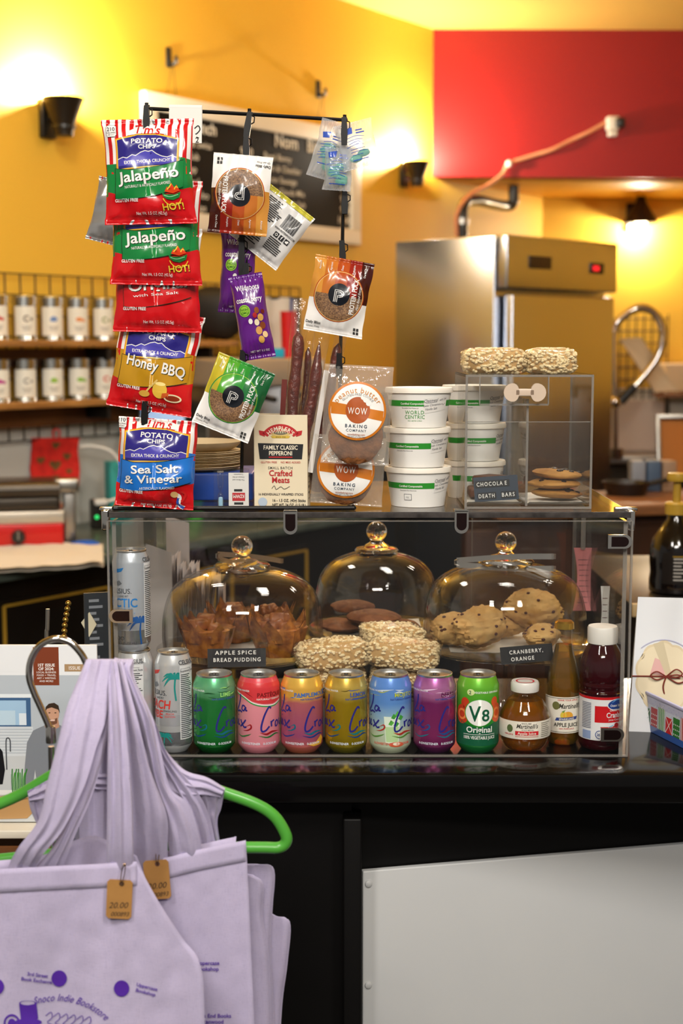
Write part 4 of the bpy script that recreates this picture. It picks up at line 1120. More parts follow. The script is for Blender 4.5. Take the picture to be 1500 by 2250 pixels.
A.stroke([(-6, 36), (4, 40), (14, 44)], 1.4, ink('#6fb0e0', .35)); A.stroke([(-4, 30), (10, 25), (30, 25)], 1.4, ink('#6fb0e0', .35))
A.poly([(6, 38), (11, 42), (13, 36)], ink('#4f9a3a', .35)); A.ring(-8, 29, 5.6, 6.6, bl); A.text('200', -8, 27, 5.5, bl, bold=1)
for k in range(16): A.rect(-40, 38 + k * 2.6, -22, 39.2 + k * 2.6, ink('#6a6f80', .4))
A.rect(-38, 21, -22, 34, ink('#8da0c8', .4)); A.text('15.2 FL OZ', 20, 21, 3, rd)
A.build('label', mp_(pr), t, us=ls(-.097, .097, 45), vs=[z for r, z in pr], lift=.0006)
# ================================================================== CAKE STANDS, PASTRIES
m_dome = clear('dome_glass', (.975, .975, .965), 1.52, .006)
m_solid = mat('solid_glass', (.96, .96, .95), .0, trans=1.0, ior=1.5)
def dome(px, Yc, R, zr, label, s=1.0):
    x = W(px, 1250, Yc).x
    t = thing('glass_cake_dome', label, 'cake dome', (x, Yc, zr), (0, 0, 0), 'glass cake domes in the display case')
    k = R / .14
    base = [(.140, 0), (.142, .03), (.139, .065), (.127, .1), (.104, .122), (.07, .135), (.046, .140)]
    o = [(p.x * k, p.y * s) for p in cr([(r, z, 0) for r, z in base], 5)]
    i_ = [(r - .003, z - (.003 if z > .1 * s else 0)) for r, z in o][::-1]
    MB().lathe(o + i_ + [o[0]], 56).build('dome_glass', m_dome, t)
    z1 = .140 * s
    MB().lathe([(0, z1 - .004), (.044 * k, z1 - .003), (.050 * k, z1 + .004), (.046 * k, z1 + .008), (.030 * k, z1 + .010), (.026 * k, z1 + .014), (.014, z1 + .017), (.010, z1 + .022), (0, z1 + .022)], 40).build('collar', m_solid, t)
    MB().sphere((0, 0, z1 + .037), .0185, 28, 18).build('knob', m_solid, t)
    return t, x
def stand(x, Yc, R, zr, label):
    t = thing('cake_stand', label, 'cake stand', (x, Yc, CZ), (0, 0, 0), 'glass cake stands in the display case')
    h = zr - CZ
    MB().lathe([(0, h - .008), (R * .9, h - .006), (R + .008, h - .003), (R + .012, h + .003), (R + .009, h + .003), (R + .004, h - .001), (0, h - .001)], 56).build('plate', m_dome, t)
    MB().lathe([(0, 0), (.06, 0), (.062, .004), (.03, .012), (.02, .03), (.02, h - .03), (.035, h - .009), (0, h - .009)], 36).build('pedestal', m_dome, t)
    return t
domes = [(532, 2.40, .136, 'left glass cake dome over bread puddings with tongs across its knob'),
         (827, 2.50, .110, 'middle smaller glass cake dome over brown cookies'),
         (1110, 2.41, .138, 'right glass cake dome over scones with steel tongs on its knob')]
zr = [1.180, 1.195, 1.186]
DX = []
for (px, Yc, R, lab), z in zip(domes, zr):
    _, x = dome(px, Yc, R, z, lab, 1.0 if R > .12 else .98); DX.append(x)
    stand(x, Yc, R, z - .0008, ['left', 'middle', 'right'][len(DX) - 1] + ' glass pedestal cake stand under ' + ['the bread puddings', 'the brown cookies', 'the scones'][len(DX) - 1])
# paper liners
for x, (px, Yc, R, lab), z, nm in zip(DX, domes, zr, ('bread puddings', 'brown cookies', 'scones')):
    mb = MB(); us = ls(-1, 1, 15); vs_ = ls(-1, 1, 15)
    f = lambda u, v, d=0: Vector((x + u * R * .72, Yc + v * R * .62, z + .0018 + .004 * max(0, abs(u) - .6) + .002 * noise.noise((u * 3, v * 3, px)) + .0012 + d))
    mb.grid(f, us, vs_); mb.grid(lambda u, v: f(u, v, -.0008), us, vs_, True)
    mb.solo('paper_liner', mat('white_paper', '#d9d7d1', .6), 'white paper liner under the %s' % nm, 'paper', 'paper liners under the pastries')

# bread puddings: baked cups with torn pastry petals
m_pud = mat('baked_pastry', '#6e3312', .45, var=(70, '#b8742c', .18), bump=(60, .5), coat=.25)
m_pud2 = mat('baked_bread_chunk', '#a8632c', .5, var=(50, '#6e3614', .22), bump=(70, .6), coat=.3)
def pudding(x, y, z, s, seed, label):
    r = random.Random(seed)
    t = thing('bread_pudding', label, 'pastry', (x, y, z), (0, 0, r.uniform(0, 6)), 'bread puddings under the left dome')
    R = .036 * s
    MB().lathe([(0, 0), (R * .78, 0), (R * .95, .018 * s), (R * 1.1, .04 * s), (R * 1.0, .042 * s), (0, .036 * s)], 26, wob=lambda a, zz: 1 + .08 * sin(a * 7 + seed) + .04 * sin(a * 13)).build('pastry_cup', m_pud, t)
    for k in range(8):
        a = 2 * pi * k / 8 + r.uniform(-.2, .2); h = r.uniform(.026, .044) * s; lean = r.uniform(.1, .45)
        n = Vector((cos(a), sin(a), 0)); tg = Vector((-sin(a), cos(a), 0))
        mb = MB(); us = ls(-1, 1, 6); vs_ = ls(0, 1, 6)
        wd = r.uniform(.016, .022) * s; tw = r.uniform(-.3, .3)
        def pf(u, v, th=0):
            w = wd * (1 - v ** 2.2 * .85); return n * (R * .88 + lean * h * v + th + .003 * (1 - u * u)) + tg * (u * w + tw * v * wd) + Vector((0, 0, .022 * s + h * v * (1 - .15 * u * u) + .002 * noise.noise((u * 2, v * 3, k + seed))))
        mb.grid(pf, us, vs_); mb.grid(lambda u, v: pf(u, v, -.003 * s), us, vs_, True)
        mb.build('pastry_petal', m_pud, t)
    for k in range(7):
        a = r.uniform(0, 6.28); d = r.uniform(0, .6) * R; q = r.uniform(.009, .014) * s
        MB().box((cos(a) * d, sin(a) * d, .040 * s + r.uniform(0, .012) * s), (q * 1.8, q * 1.5, q * 1.3), M=Matrix.Rotation(r.uniform(0, 3), 4, 'Z') @ Matrix.Rotation(r.uniform(-.6, .6), 4, 'X'), bev=q * .35).build('bread_chunk', m_pud2, t)
zb = zr[0] + .0045
for (px, Y, s, lab, sd) in ((455, 2.335, 1.12, 'front left bread pudding in a torn pastry cup', 1), (612, 2.335, 1.18, 'front right bread pudding behind the black label card', 5), (512, 2.45, 1.1, 'back left bread pudding under the left dome', 3), (590, 2.47, 1.05, 'back right bread pudding under the left dome', 8)):
    pudding(W(px, 1400, Y).x, Y, zb, s, sd, lab)

# cookies and scones
def lump(c, r, sc, seed, amp=.12, fr=1.6, seg=28, rings=16, rough=.03):
    def fn(v): return 1 + amp * noise.noise(v * fr + Vector((seed * 3.1, seed, 0))) + rough * noise.noise(v * 7 + Vector((seed, 0, 2)))
    return MB().sphere(c, r, seg, rings, sc, fn)
m_cook = mat('brown_cookie', '#8a5732', .8, var=(60, '#6a3c1e', .2), bump=(70, .6))
for k, (px, Y, z0, s) in enumerate(((752, 2.45, 0, 1), (868, 2.44, 0, 1.05), (810, 2.50, .0, 1), (820, 2.42, .017, 1.1), (775, 2.52, .017, .95))):
    o = lump((W(px, 1400, Y).x, Y, zr[1] + .005 + .0105 + z0 * 1.2), .042 * s, (1, 1, .26), k + 3).solo('cookie', m_cook, 'brown sugar cookie, %s, under the middle dome' % ('front left', 'front right', 'middle of the bottom layer', 'front of the top layer', 'back of the top layer')[k], 'cookie', 'brown cookies under the middle dome')
m_scone = mat('scone_crust', '#d4ae70', .75, var=(34, '#b8894a', .2), bump=(50, .6))
m_berry = mat('dried_cranberry', '#4a1d1a', .5)
def scone(px, Y, z, r, sc, seed, label, tilt=0.0):
    x = W(px, 1400, Y).x
    t = thing('scone', label, 'scone', (x, Y, z), (radians(tilt), 0, seed * .7), 'scones under the right dome')
    mb = lump((0, 0, r * sc[2]), r, sc, seed, .16, 1.5, 48, 32, .11); mb.build('crust', m_scone, t)
    rr = random.Random(seed)
    for k in range(16):
        a = rr.uniform(0, 6.28); e = rr.uniform(-.2, 1.2); v = Vector((cos(a) * cos(e), sin(a) * cos(e), sin(e)))
        f = 1 + .16 * noise.noise(v * 1.5 + Vector((seed * 3.1, seed, 0)))
        p = Vector((v.x * sc[0], v.y * sc[1], v.z * sc[2])) * r * f * .985 + Vector((0, 0, r * sc[2]))
        MB().sphere(p, .0035, 7, 5, (1, 1, .7)).build('cranberry', m_berry, t)
zz = zr[2] + .006
scone(1055, 2.335, zz + .004, .055, (1, .55, .62), 1, 'large round scone standing at the front of the right dome', 0)
scone(992, 2.37, zz, .045, (.9, .8, .62), 2, 'leftmost scone leaning behind the large front one')
scone(1170, 2.42, zz + .022, .052, (1, .75, .62), 4, 'tall scone at the back right above the black label card')
scone(1105, 2.44, zz, .04, (1, .8, .55), 5, 'small scone at the back between the two larger ones')
scone(1190, 2.35, zz, .04, (1, .7, .5), 6, 'low scone behind the black label card under the right dome')

# label cards with embossed tape
m_card = mat('black_card', '#0d0c0d', .35, coat=.3)
m_tape = mat('embossed_tape_black', '#141316', .3, coat=.4)
m_emb = mat('embossed_white', '#d8d6d2', .6)
def card(px0, px1, py0, py1, Y, lines, label, rot=(0, 0, 0), size=.0085, off=None, cm=None, tapes=None):
    a = W((px0 + px1) / 2, py1, Y); k = MPP(py1, Y); w = (px1 - px0) * k; h = (py1 - py0) * k
    t = thing('label_card', label, 'sign', a, rot, 'black label cards')
    MB().box((0, .0008, h / 2), (w, .0016, h)).build('card', cm or m_card, t)
    MB().box((0, .012, h * .06), (w * .7, .022, .002)).build('foot', cm or m_card, t)
    for i, (tx, cx, cz, tw) in enumerate(lines):
        tp = MB().box((cx * w, -.0004, cz * h), (tw * w, .0008, size * 1.25)).build('tape_strip', m_tape, t)
        A = Art(); A.text(tx, cx * w, cz * h - size * .34, size, m_emb, bold=1, track=.16, fit=tw * w * .92)
        A.build('embossed_lettering', flat_at(-.0008), tp, lift=.0003)
    return t
card(456, 584, 1425, 1466, 2.205, [('APPLE SPICE', .0, .78, .8), ('BREAD PUDDING', .02, .4, .92)], 'black label card reading apple spice bread pudding', (radians(-12), radians(-1), 0))
card(1101, 1216, 1418, 1456, 2.225, [('CRANBERRY,', .0, .66, .72), ('ORANGE', -.08, .26, .5)], 'black label card reading cranberry orange, leaning by the right stand', (radians(-10), radians(-5), 0))
# small acrylic riser holding the cards in front of the stands
for px, py, Y, nm in ((520, 1466, 2.21, 'apple spice'), (1158, 1456, 2.23, 'cranberry orange')):
    a = W(px, py, Y); h = a.z - CZ
    t = thing('acrylic_riser', 'clear acrylic riser under the %s label card' % nm, 'riser', (a.x, a.y + .006, CZ), (0, 0, 0), 'acrylic risers')
    MB().box((0, .004, h - .002), (.075, .034, .003)).build('shelf', m_acr, t)
    for sx in (-.034, .034): MB().box((sx, .004, (h - .004) / 2), (.004, .03, h - .004)).build('leg', m_acr, t)

# tongs
def tongs(pts, w, label):
    a, b = pts
    t = thing('serving_tongs', label, 'tongs', a)
    d = (b - a); L = d.length; dx = d.normalized(); up = Vector((0, 0, 1)); side = dx.cross(up).normalized()
    for sgn in (-1, 1):
        mb = MB(); us = ls(0, L, 14); vs_ = [-1, -.4, .4, 1]
        def f(u, v, th=0):
            g = .0035 + .0075 * sin(min(1, u / L * 1.2) * pi / 2)
            return a + dx * u + up * (sgn * g + v * w * .24) + side * (sgn * .004 * (u / L) + th)
        mb.grid(f, us, vs_); mb.grid(lambda u, v: f(u, v, .0012), us, vs_, True); mb.build('arm', mat('polished_steel', '#dedbd6', .3, metal=1), t, world=True)
        tip = MB()
        for k in range(4): tip.box(b + side * (sgn * .004) + up * (sgn * .011 + (k - 1.5) * w / 8.5), (.007, .003, w / 16), rz=atan2(dx.y, dx.x))
        tip.build('toothed_tip', m_steel, t, world=True)
    MB().tube([a + up * .0055 + dx * .004, a - dx * .003 + up * .003, a - dx * .003 - up * .003, a - up * .0055 + dx * .004], .0016, 8).build('spring_end', m_steel, t, world=True)
tongs((W(1003, 1236, 2.40), W(1216, 1236, 2.37)), .02, 'steel serving tongs lying across the knob of the right dome')
tongs((W(478, 1222, 2.36), W(615, 1246, 2.47)), .018, 'steel serving tongs lying across the knob of the left dome')

# cereal bars in film
m_rice = mat('puffed_rice', '#d6bd8a', .7, var=(200, '#efe0b8', .25))
m_ricec = mat('puffed_rice_core', '#b8935a', .8, bump=(90, .8))
m_film = clear('cling_film', (.97, .965, .95), 1.4, .09, (.85, .82, .75), .07, bump=(55, 1.0))
def cereal_bar(loc, size, label, rot=(0, 0, 0), seed=1, round_=.25, group='film-wrapped puffed rice bars in the case'):
    r = random.Random(seed); t = thing('puffed_rice_bar', label, 'cereal bar', loc, rot, group)
    a, b, c = (s / 2 for s in size); pw = 4.5
    def sup(v):
        d = (abs(v.x) ** pw + abs(v.y) ** pw + abs(v.z) ** pw) ** (-1 / pw); return d * (1 + .05 * noise.noise(v * 2 + Vector((seed, 0, 0))))
    MB().sphere((0, 0, c), 1, 24, 16, (a * .95, b * .95, c * .95), sup).build('core', m_ricec, t)
    g = MB()
    for k in range(520):
        v = Vector((r.gauss(0, 1), r.gauss(0, 1), r.gauss(0, 1))).normalized(); q = v * sup(v)
        p = Vector((q.x * a * .97, q.y * b * .97, q.z * c * .97 + c))
        M = Matrix.Rotation(r.uniform(0, 6), 4, 'Z') @ Matrix.Rotation(r.uniform(0, 6), 4, 'X')
        g.sphere(p, .0042, 6, 4, (r.uniform(.9, 1.35), .62, .55), M=M)
    g.build('rice_grains', m_rice, t, kind='stuff')
    fl = MB()
    def wf(v): return sup(v) * (1.05 + .03 * noise.noise(v * 6 + Vector((0, seed, 0))) + .035 * max(0, noise.noise(v * 2.6 + Vector((seed, 4, 0)))))
    fl.sphere((0, 0, c), 1, 36, 24, (a, b, c), wf); fl.build('film_wrap', m_film, t)
    return t
def barpx(px0, px1, py0, py1, Y, dep, label, rot, seed, group='film-wrapped puffed rice bars in the case'):
    k = MPP(py1, Y); a = W((px0 + px1) / 2, py1, Y)
    return cereal_bar(a, ((px1 - px0) * k, dep, (py1 - py0) * k), label, rot, seed, group=group)
barpx(655, 808, 1405, 1465, 2.26, .085, 'film-wrapped puffed rice bar left of the pile in the case', (0, radians(-4), .2), 1)
barpx(808, 960, 1405, 1462, 2.255, .085, 'film-wrapped puffed rice bar on the front right of the pile', (0, radians(4), -.2), 2)
barpx(795, 925, 1372, 1412, 2.33, .085, 'topmost film-wrapped puffed rice bar of the pile in the case', (radians(0), radians(3), .3), 3)
# supports under the pile: more bars
barpx(670, 800, 1462, 1520, 2.262, .085, 'film-wrapped puffed rice bar at the bottom left of the pile', (0, 0, .1), 4)
barpx(815, 955, 1462, 1520, 2.262, .085, 'film-wrapped puffed rice bar at the bottom right of the pile', (0, 0, -.05), 5)
for k, (px, nm) in enumerate(((735, 'left'), (885, 'right'))):
    a = W(px, 1520, 2.262); h = a.z - CZ
    t = thing('bakery_tray', 'low white tray under the %s puffed rice bars' % nm, 'tray', (a.x, 2.275, CZ), (0, 0, 0), 'trays under the rice bars')
    MB().box((0, 0, h / 2), (.1, .1, h - .001), bev=.006).build('body', mat('white_plastic'), t)
    MB().box((0, 0, h - .004), (.104, .104, .004), bev=.0015).build('rim', mat('white_plastic'), t)

# napkins / paper bags behind the left dome, pink slips, receipts
m_nap = mat('napkin_white', '#eae4e2', .8, bump=(40, .2))
m_kraft = mat('off_white_paper_bag', '#cfc8c4', .7, bump=(25, .25))
t = thing('napkin_holder', 'kraft napkin caddy behind the left dome', 'caddy', (W(425, 1450, 2.52).x, 2.535, CZ), (0, 0, 0))
nw = .105
MB().box((0, .0, .0015), (nw, .075, .003)).build('base', mat('kraft_card', '#a8825a', .7), t)
for sy in (-.037, .037): MB().box((0, sy, .05), (nw, .002, .1)).build('panel', mat('kraft_card'), t)
for k in range(11):
    x = W(388 + k * 9, 1300, 2.535).x; h = .245 + .012 * sin(k * 1.7) - .004 * k
    mb = MB(); us = ls(-.03, .03, 5); vs_ = ls(0, h, 10); ph = k * 1.3
    f = lambda u, v, d=0: Vector((x + d + .010 * (v / h) ** 2 * (k - 5) / 5 + .002 * sin(v * 50 + ph), 2.535 + u, CZ + .004 + v))
    mb.grid(f, us, vs_); mb.grid(lambda u, v: f(u, v, .0035), us, vs_, True)
    mb.solo('napkin', m_nap, 'white folded napkin standing upright, %s from the left behind the left dome' % ('first', 'second', 'third', 'fourth', 'fifth', 'sixth', 'seventh', 'eighth', 'ninth', 'tenth', 'eleventh')[k], 'napkin', 'upright napkins behind the left dome')
for k, (px, py, w, h, rz, lab) in enumerate(((392, 1172, .042, .31, .2, 'tall white paper bag standing left of the napkins'), (350, 1250, .05, .27, -.3, 'narrow white paper bag beside the stacked energy cans'))):
    Y = 2.49 if k else 2.585; x = W(px, 1300, Y).x
    mb = MB(); us = ls(-w / 2, w / 2, 10); vs_ = ls(0, h, 14)
    f = lambda u, v, d=0: Vector((x + u * cos(rz), Y - .0 + u * sin(rz) + d * (1 - v / h * .9) + .004 * noise.noise((u * 20, v * 15, k)), CZ + .001 + v * (1 - .05 * (u / w))))
    mb.grid(lambda u, v: f(u, v, -.008), us, vs_); mb.grid(lambda u, v: f(u, v, .008), us, vs_, True)
    mb.solo('paper_bag', m_kraft, lab, 'paper bag', 'paper bags in the display case')
# pink slip, white notes at the right end of the case
m_pink = mat('pink_paper', '#d98a8c', .7)
def slip(px0, px1, py0, py1, Y, m, label, bend=.01, lines=0, name='paper_slip'):
    a = W(px0, py1, Y); b = W(px1, py0, Y)
    t = thing(name, label, 'paper', ((a.x + b.x) / 2, Y, a.z), (0, 0, 0), 'paper slips in the case')
    w = b.x - a.x; h = b.z - a.z; us = ls(-w / 2, w / 2, 8); vs_ = ls(0, h, 14)
    f = lambda u, v, o=0: Vector((u * (1 - .25 * sin(v / h * pi)) + bend * sin(v / h * pi) * .4, bend * sin(v / h * 3) - o, v))
    mb = MB().grid(lambda u, v: f(u, v), us, vs_); mb.grid(lambda u, v: f(u, v) + Vector((0, .0006, 0)), us, vs_, True); mb.build('sheet', m, t)
    if lines:
        A = Art()
        for k in range(lines): A.rect(-w * .36, h * (.12 + .76 * k / lines), w * .3, h * (.12 + .76 * k / lines) + .0012, ink('#7a5a5a', .6))
        A.build('written_lines', f, t, us=us, vs=vs_, lift=.0004)
    return t
t = slip(1258, 1300, 1204, 1342, 2.49, m_pink, 'curled pink paper slip hanging at the right end of the case', .012, 9)
zt_ = W(1279, 1204, 2.49).z
MB().box((0, .0, (CT - .008 + zt_) / 2 - t.location.z - .001), (.008, .0006, CT - .008 - zt_ + .004)).build('tape_strip', m_acre, t)
slip(1317, 1340, 1288, 1400, 2.30, mat('white_paper'), 'white printed note taped inside the right side of the case', .002, 6)
# ================================================================== TOP OF THE CASE: snack stand
m_stand = mat('black_wire_stand', '#080707', .4, spec=.3)
def lidpt(px, py): return WZ(px, py, CT)
top = [W(322, 238, 2.155), W(548, 251, 2.19), W(757, 264, 2.225)]
st = thing('snack_clip_stand', 'black wire counter stand with clip strips hung with snack packets', 'display stand', (top[1].x, 2.2, CT))
for a, (bx, by) in zip(top, ((318, 1115), (530, 1106), (742, 1104))):
    b = WZ(bx, by, CT + .004); b.y = a.y; b.z = CT + .004
    MB().tube([a + Vector((0, 0, .008)), b], .0028, 8).build('post', m_stand, st, world=True)
MB().tube([top[0] + Vector((-.004, 0, 0)), top[1], top[2] + Vector((.004, 0, 0))], .0028, 8).build('top_bar', m_stand, st, world=True)
fr0, fr1 = WZ(250, 1117, CT + .0035), WZ(778, 1116, CT + .0035)
MB().tube([fr0, fr1], .0035, 8).build('base_rod', m_stand, st, world=True)
rr0, rr1 = WZ(262, 1090, CT + .0035), WZ(760, 1088, CT + .0035)
MB().tube([rr0, rr1], .0032, 8).build('base_rod', m_stand, st, world=True)
for q0, q1 in ((fr0, rr0), (fr1, rr1)):
    MB().tube([q0, q1], .0032, 8).build('base_rod', m_stand, st, world=True)
def clip(px, py, Y, h=44, rot=0.0):
    k = MPP(py, Y); a = W(px, py, Y); M = Matrix.Rotation(rot, 4, 'Y')
    mb = MB(); w = 15 * k
    mb.prism([(-w * .42, -h * k / 2), (w * .42, -h * k / 2), (w * .5, -h * k * .1), (w * .34, h * k * .42), (0, h * k / 2), (-w * .34, h * k * .42), (-w * .5, -h * k * .1)], .006, a + Vector((0, -.006, 0)), M)
    mb.prism([(-w * .42, -h * k / 2), (w * .42, -h * k / 2), (w * .4, h * k * .5), (-w * .4, h * k * .5)], .004, a + Vector((0, .004, 0)), M)
    o = mb.build('clip', m_stand, st, world=True)
    MB().tube([a + M @ Vector((w * .4, 0, h * k * .02)), a + M @ Vector((w * .8, 0, h * k * .1)), a + M @ Vector((w * .8, 0, h * k * .3)), a + M @ Vector((w * .3, 0, h * k * .36))], .001, 6).build('spring_wire', m_stand, o, world=False)
for c in ((322, 258, 2.08, 56), (545, 273, 2.17, 56, .15), (541, 322, 2.15, 50), (756, 287, 2.17, 60), (757, 445, 2.21, 50), (752, 555, 2.17, 54, -.05), (531, 560, 2.17, 90), (540, 598, 2.155, 40, .1), (533, 795, 2.13, 52), (745, 802, 2.13, 52), (318, 910, 2.125, 56)): clip(*c)

film_red = None
def pillow(name, label, cat, px, py, Y, wpx, hpx, T, rot, base, art=None, seed=1, seal=.09, waist=.06, rz=0.0, tilt=0.0, group=None, wr=1.5, puck=None, back=None, clipart=True, partname='pouch', artname='printed_design', warp=None, lift=.0010):
    k = MPP(py, Y); w, h = wpx * k, hpx * k
    t = thing(name, label, cat, W(px, py, Y), (tilt, radians(rot), rz), group)
    us = ls(-w / 2, w / 2, 33)
    vs_ = ls(-h / 2, -h / 2 * (1 - seal), 6)[:-1] + ls(-h / 2 * (1 - seal), h / 2 * (1 - seal), 33)[:-1] + ls(h / 2 * (1 - seal), h / 2, 6)
    hs = h / 2 * (1 - seal)
    def f(u, v, o=0.0, side=-1):
        s = min(1, abs(2 * u / w)); tt = min(1.0, abs(v) / hs)
        e = max(0, 1 - s ** 2.4) ** .7 * max(0, 1 - tt ** 2.6) ** .62
        if puck:
            d = sqrt(((u - puck[0] * k) / (puck[2] * k)) ** 2 + ((v - puck[1] * k) / (puck[2] * k)) ** 2)
            e = e * .45 + .6 / (1 + max(0, d) ** 7)
            e *= max(0, 1 - s ** 6) ** .6
        n1 = noise.noise((u * 30 + seed * 3, v * 30, side * 2.0 + seed)); n2 = noise.noise((u * 70 + seed, v * 45, seed * 1.7 + side))
        pl = sin(u / w * 46 + seed + 5 * n1) * .0011 * max(0, tt - .55) / .45 * (1 - s ** 4)
        crease = .0016 * (1 - abs(noise.noise((u * 22 - v * 14 + seed, v * 18 + u * 9, seed + side))) * 2.2)
        y = side * (T * e + (T * .16 * n1 + .0007 * n2 + crease * (e > .02)) * min(1, e * 3) * wr + (pl * wr) + .0004)
        if abs(v) > hs: y += side * .0 + .0005 * sin(v * 2 * pi / (h * seal * .5 / 4))
        x = u * (1 - waist * (1 - tt ** 2) + waist * .25 * (tt > .98)) + .0012 * wr * noise.noise((v * 40, seed, 1)) * s
        p = Vector((x, y + side * o, v))
        return warp(p, u / w * 2, v / h * 2) if warp else p
    mb = MB().grid(lambda u, v: f(u, v), us, vs_)
    mb.mi = 1 if back else 0
    mb.grid(lambda u, v: f(u, v, 0, 1), us, vs_, True)
    mb.build(partname, [base] + ([back] if back else []), t, sharp=180)
    if art:
        art.unit = k
        art.build(artname, lambda u, v, o: f(u, v, o), t, us=us, vs=vs_, lift=lift, step=.00016, clip=(-w / 2, -h / 2, w / 2, h / 2) if clipart else None)
    return t, f, k

# ---- potato chip bags
FG = dict(rough=.2, coat=.35)
def fi(c): return ink(c, .22, .35)
c_red, c_wht, c_blu, c_org, c_yel = fi('#c4141a'), fi('#e9e6e2'), fi('#2a2478'), fi('#e08a1e'), fi('#e6c23a')
m_redfilm = mat('red_snack_film', '#c4141a', .2, coat=.4)
m_silver = mat('silver_film', '#b8b6b4', .25, metal=.6, coat=.3)
def chip_art(title, band, title2=None, sub='NATURALLY & ARTIFICIALLY FLAVORED', extra=None, W_=200, H_=226, trot=.09):
    A = Art(); bnd = fi(band); X = W_ / 2; Y = H_ / 2
    A.rect(-X, -8, X, Y, c_wht); A.up()
    for i in range(-6, 7):
        A.rect(i * 17 - 4.5, -8, i * 17 + 4.5, Y, c_red)
    A.poly([(-X, -54), (X, -38)] + [(x, 24 + 8 * sin(x / X * 2.6 + .6)) for x in ls(X, -X, 16)], bnd); A.up()
    A.poly([(-X, -Y), (X, -Y), (X, -34), (60, -46), (20, -56), (-30, -60), (-X, -42)], c_red)
    A.up()
    # mountain emblem panel
    arch = [(-68, 4), (68, 14)] + [(68, 66), (40, 72), (20, 76), (-20, 76), (-40, 72), (-68, 66)]
    A.poly([(x * 1.07, y + (3 if y > 20 else -3)) for x, y in arch], c_org); A.up(); A.poly([(x * 1.03, y + (1.5 if y > 20 else -2)) for x, y in arch], c_yel); A.up(); A.poly(arch, c_blu); A.up()
    mt = [(-68, 25), (-56, 29), (-46, 27), (-34, 34), (-26, 32), (-14, 39), (-4, 42), (4, 40), (12, 42), (22, 35), (34, 30), (46, 28), (56, 31), (68, 27)]
    A.poly([(-68, 10)] + mt + [(68, 15)][::1] + [], fi('#4a44a8')); A.up()
    A.stroke(mt, 1.7, c_wht, smooth=False)
    A.text('POTATO', 0, 58, 15, c_wht, bold=1, sx=1.2); A.text('CHIPS', 0, 46.5, 12.5, c_wht, bold=1, sx=1.2)
    A.text('EXTRA THICK & CRUNCHY', 0, 16.5, 9.6, c_wht, bold=1, rot=.05, fit=106)
    # logo cartouche
    A.poly([(-44, 76), (-40, 86), (-24, 94), (-4, 103), (22, 97), (40, 88), (45, 77), (20, 80), (-20, 79)], c_wht); A.up(); A.text("Tim's", 0, 79, 27, c_red, bold=1, shear=.15, rot=-.06)
    # calories box
    A.poly([(-89, 74), (-72, 74), (-68, 78), (-68, 97), (-72, 100), (-86, 100), (-91, 96), (-91, 78)], c_wht); A.up(); A.stroke([(-89, 74), (-72, 74), (-68, 78), (-68, 97), (-72, 100), (-86, 100), (-91, 96), (-91, 78), (-89, 74)], .8, fi('#4a4a4a'), False)
    A.text('210', -80, 87, 12, fi('#303030'), bold=1); A.text('CALORIES', -80, 81.5, 4.6, fi('#303030'), bold=1); A.text('PER BAG', -80, 77, 3.8, fi('#303030'))
    # inner flavour panel
    ol = fi('#1a2a1a')
    pa = [(-76, -58), (-52, -61), (0, -56), (48, -46), (80, -36)]; pb = [(84, 22), (40, 12), (0, 6), (-40, 2), (-76, 6)]
    A.poly(pa + pb, bnd); A.up(); A.stroke(pa, 1.1, ol); A.stroke(pb, 1.1, ol); A.stroke([(-76, 6), (-76, -58)], 1.1, ol, False)
    A.up()
    if title2:
        for dx, dy, m in ((1.2, -1.2, fi('#123a6a')), (0, 0, c_wht)):
            A.text(title, 0 + dx, -18 + dy, 25, m, bold=1, rot=trot, fit=104); A.text(title2, -2 + dx, -40 + dy, 25, m, bold=1, rot=trot, fit=128); A.up()
        A.text(sub, 8, -54, 8, c_wht, rot=trot, fit=78)
    else:
        for dx, dy, m in ((1.4, -1.4, ol), (0, 0, c_wht)):
            A.text(title, 4 + dx, -20 + dy, 33, m, bold=1, rot=trot, fit=138); A.up()
        if sub: A.text(sub, 0, -34, 8.5, c_wht, rot=trot, fit=106)
    A.text('GLUTEN FREE', -50, -66, 9.6, c_wht, bold=1, fit=54)
    A.text('Net Wt. 1.5 OZ (42.5g)', 5, -94, 9, c_wht, fit=68)
    if extra: extra(A)
    return A
def hot(A):
    g = fi('#1f7a3a')
    A.poly([(32, -48), (40, -52), (60, -52), (74, -46), (70, -58), (56, -64), (42, -62), (34, -56)], g)
    A.poly([(38, -46), (44, -36), (50, -40), (54, -28), (60, -38), (66, -32), (72, -44), (56, -50)], fi('#d8401c'))
    A.ring(54, -54, 20, 22, c_yel, 24, pi * 1.1, pi * 1.9); A.up(); A.stroke([(44, -42), (50, -36), (54, -30)], 2.4, c_yel); A.stroke([(60, -42), (64, -36), (68, -38)], 2.2, c_yel); A.stroke([(36, -54), (50, -57), (68, -52)], 1.6, fi('#8fd0a0'))
    A.text('HOT!', 55.8, -84.8, 20, fi('#4a1408'), bold=1, rot=.08); A.up(); A.text('HOT!', 55, -84, 20, c_yel, bold=1, rot=.08)
def honey(A):
    A.ell(22, -60, 17, 18, fi('#d8b040')); A.up(); A.ell(22, -46, 12, 4, fi('#efd88a')); A.stroke([(14, -38), (-2, -58), (-10, -70)], 4, fi('#d8b868')); A.ell(-12, -72, 12, 7, fi('#c89a40')); A.ell(52, -74, 20, 9, fi('#e6d8b0')); A.up(); A.ell(52, -74, 16, 6, fi('#8a3018')); A.poly([(26, -78), (42, -72), (44, -62), (28, -66)], fi('#c85a28'))
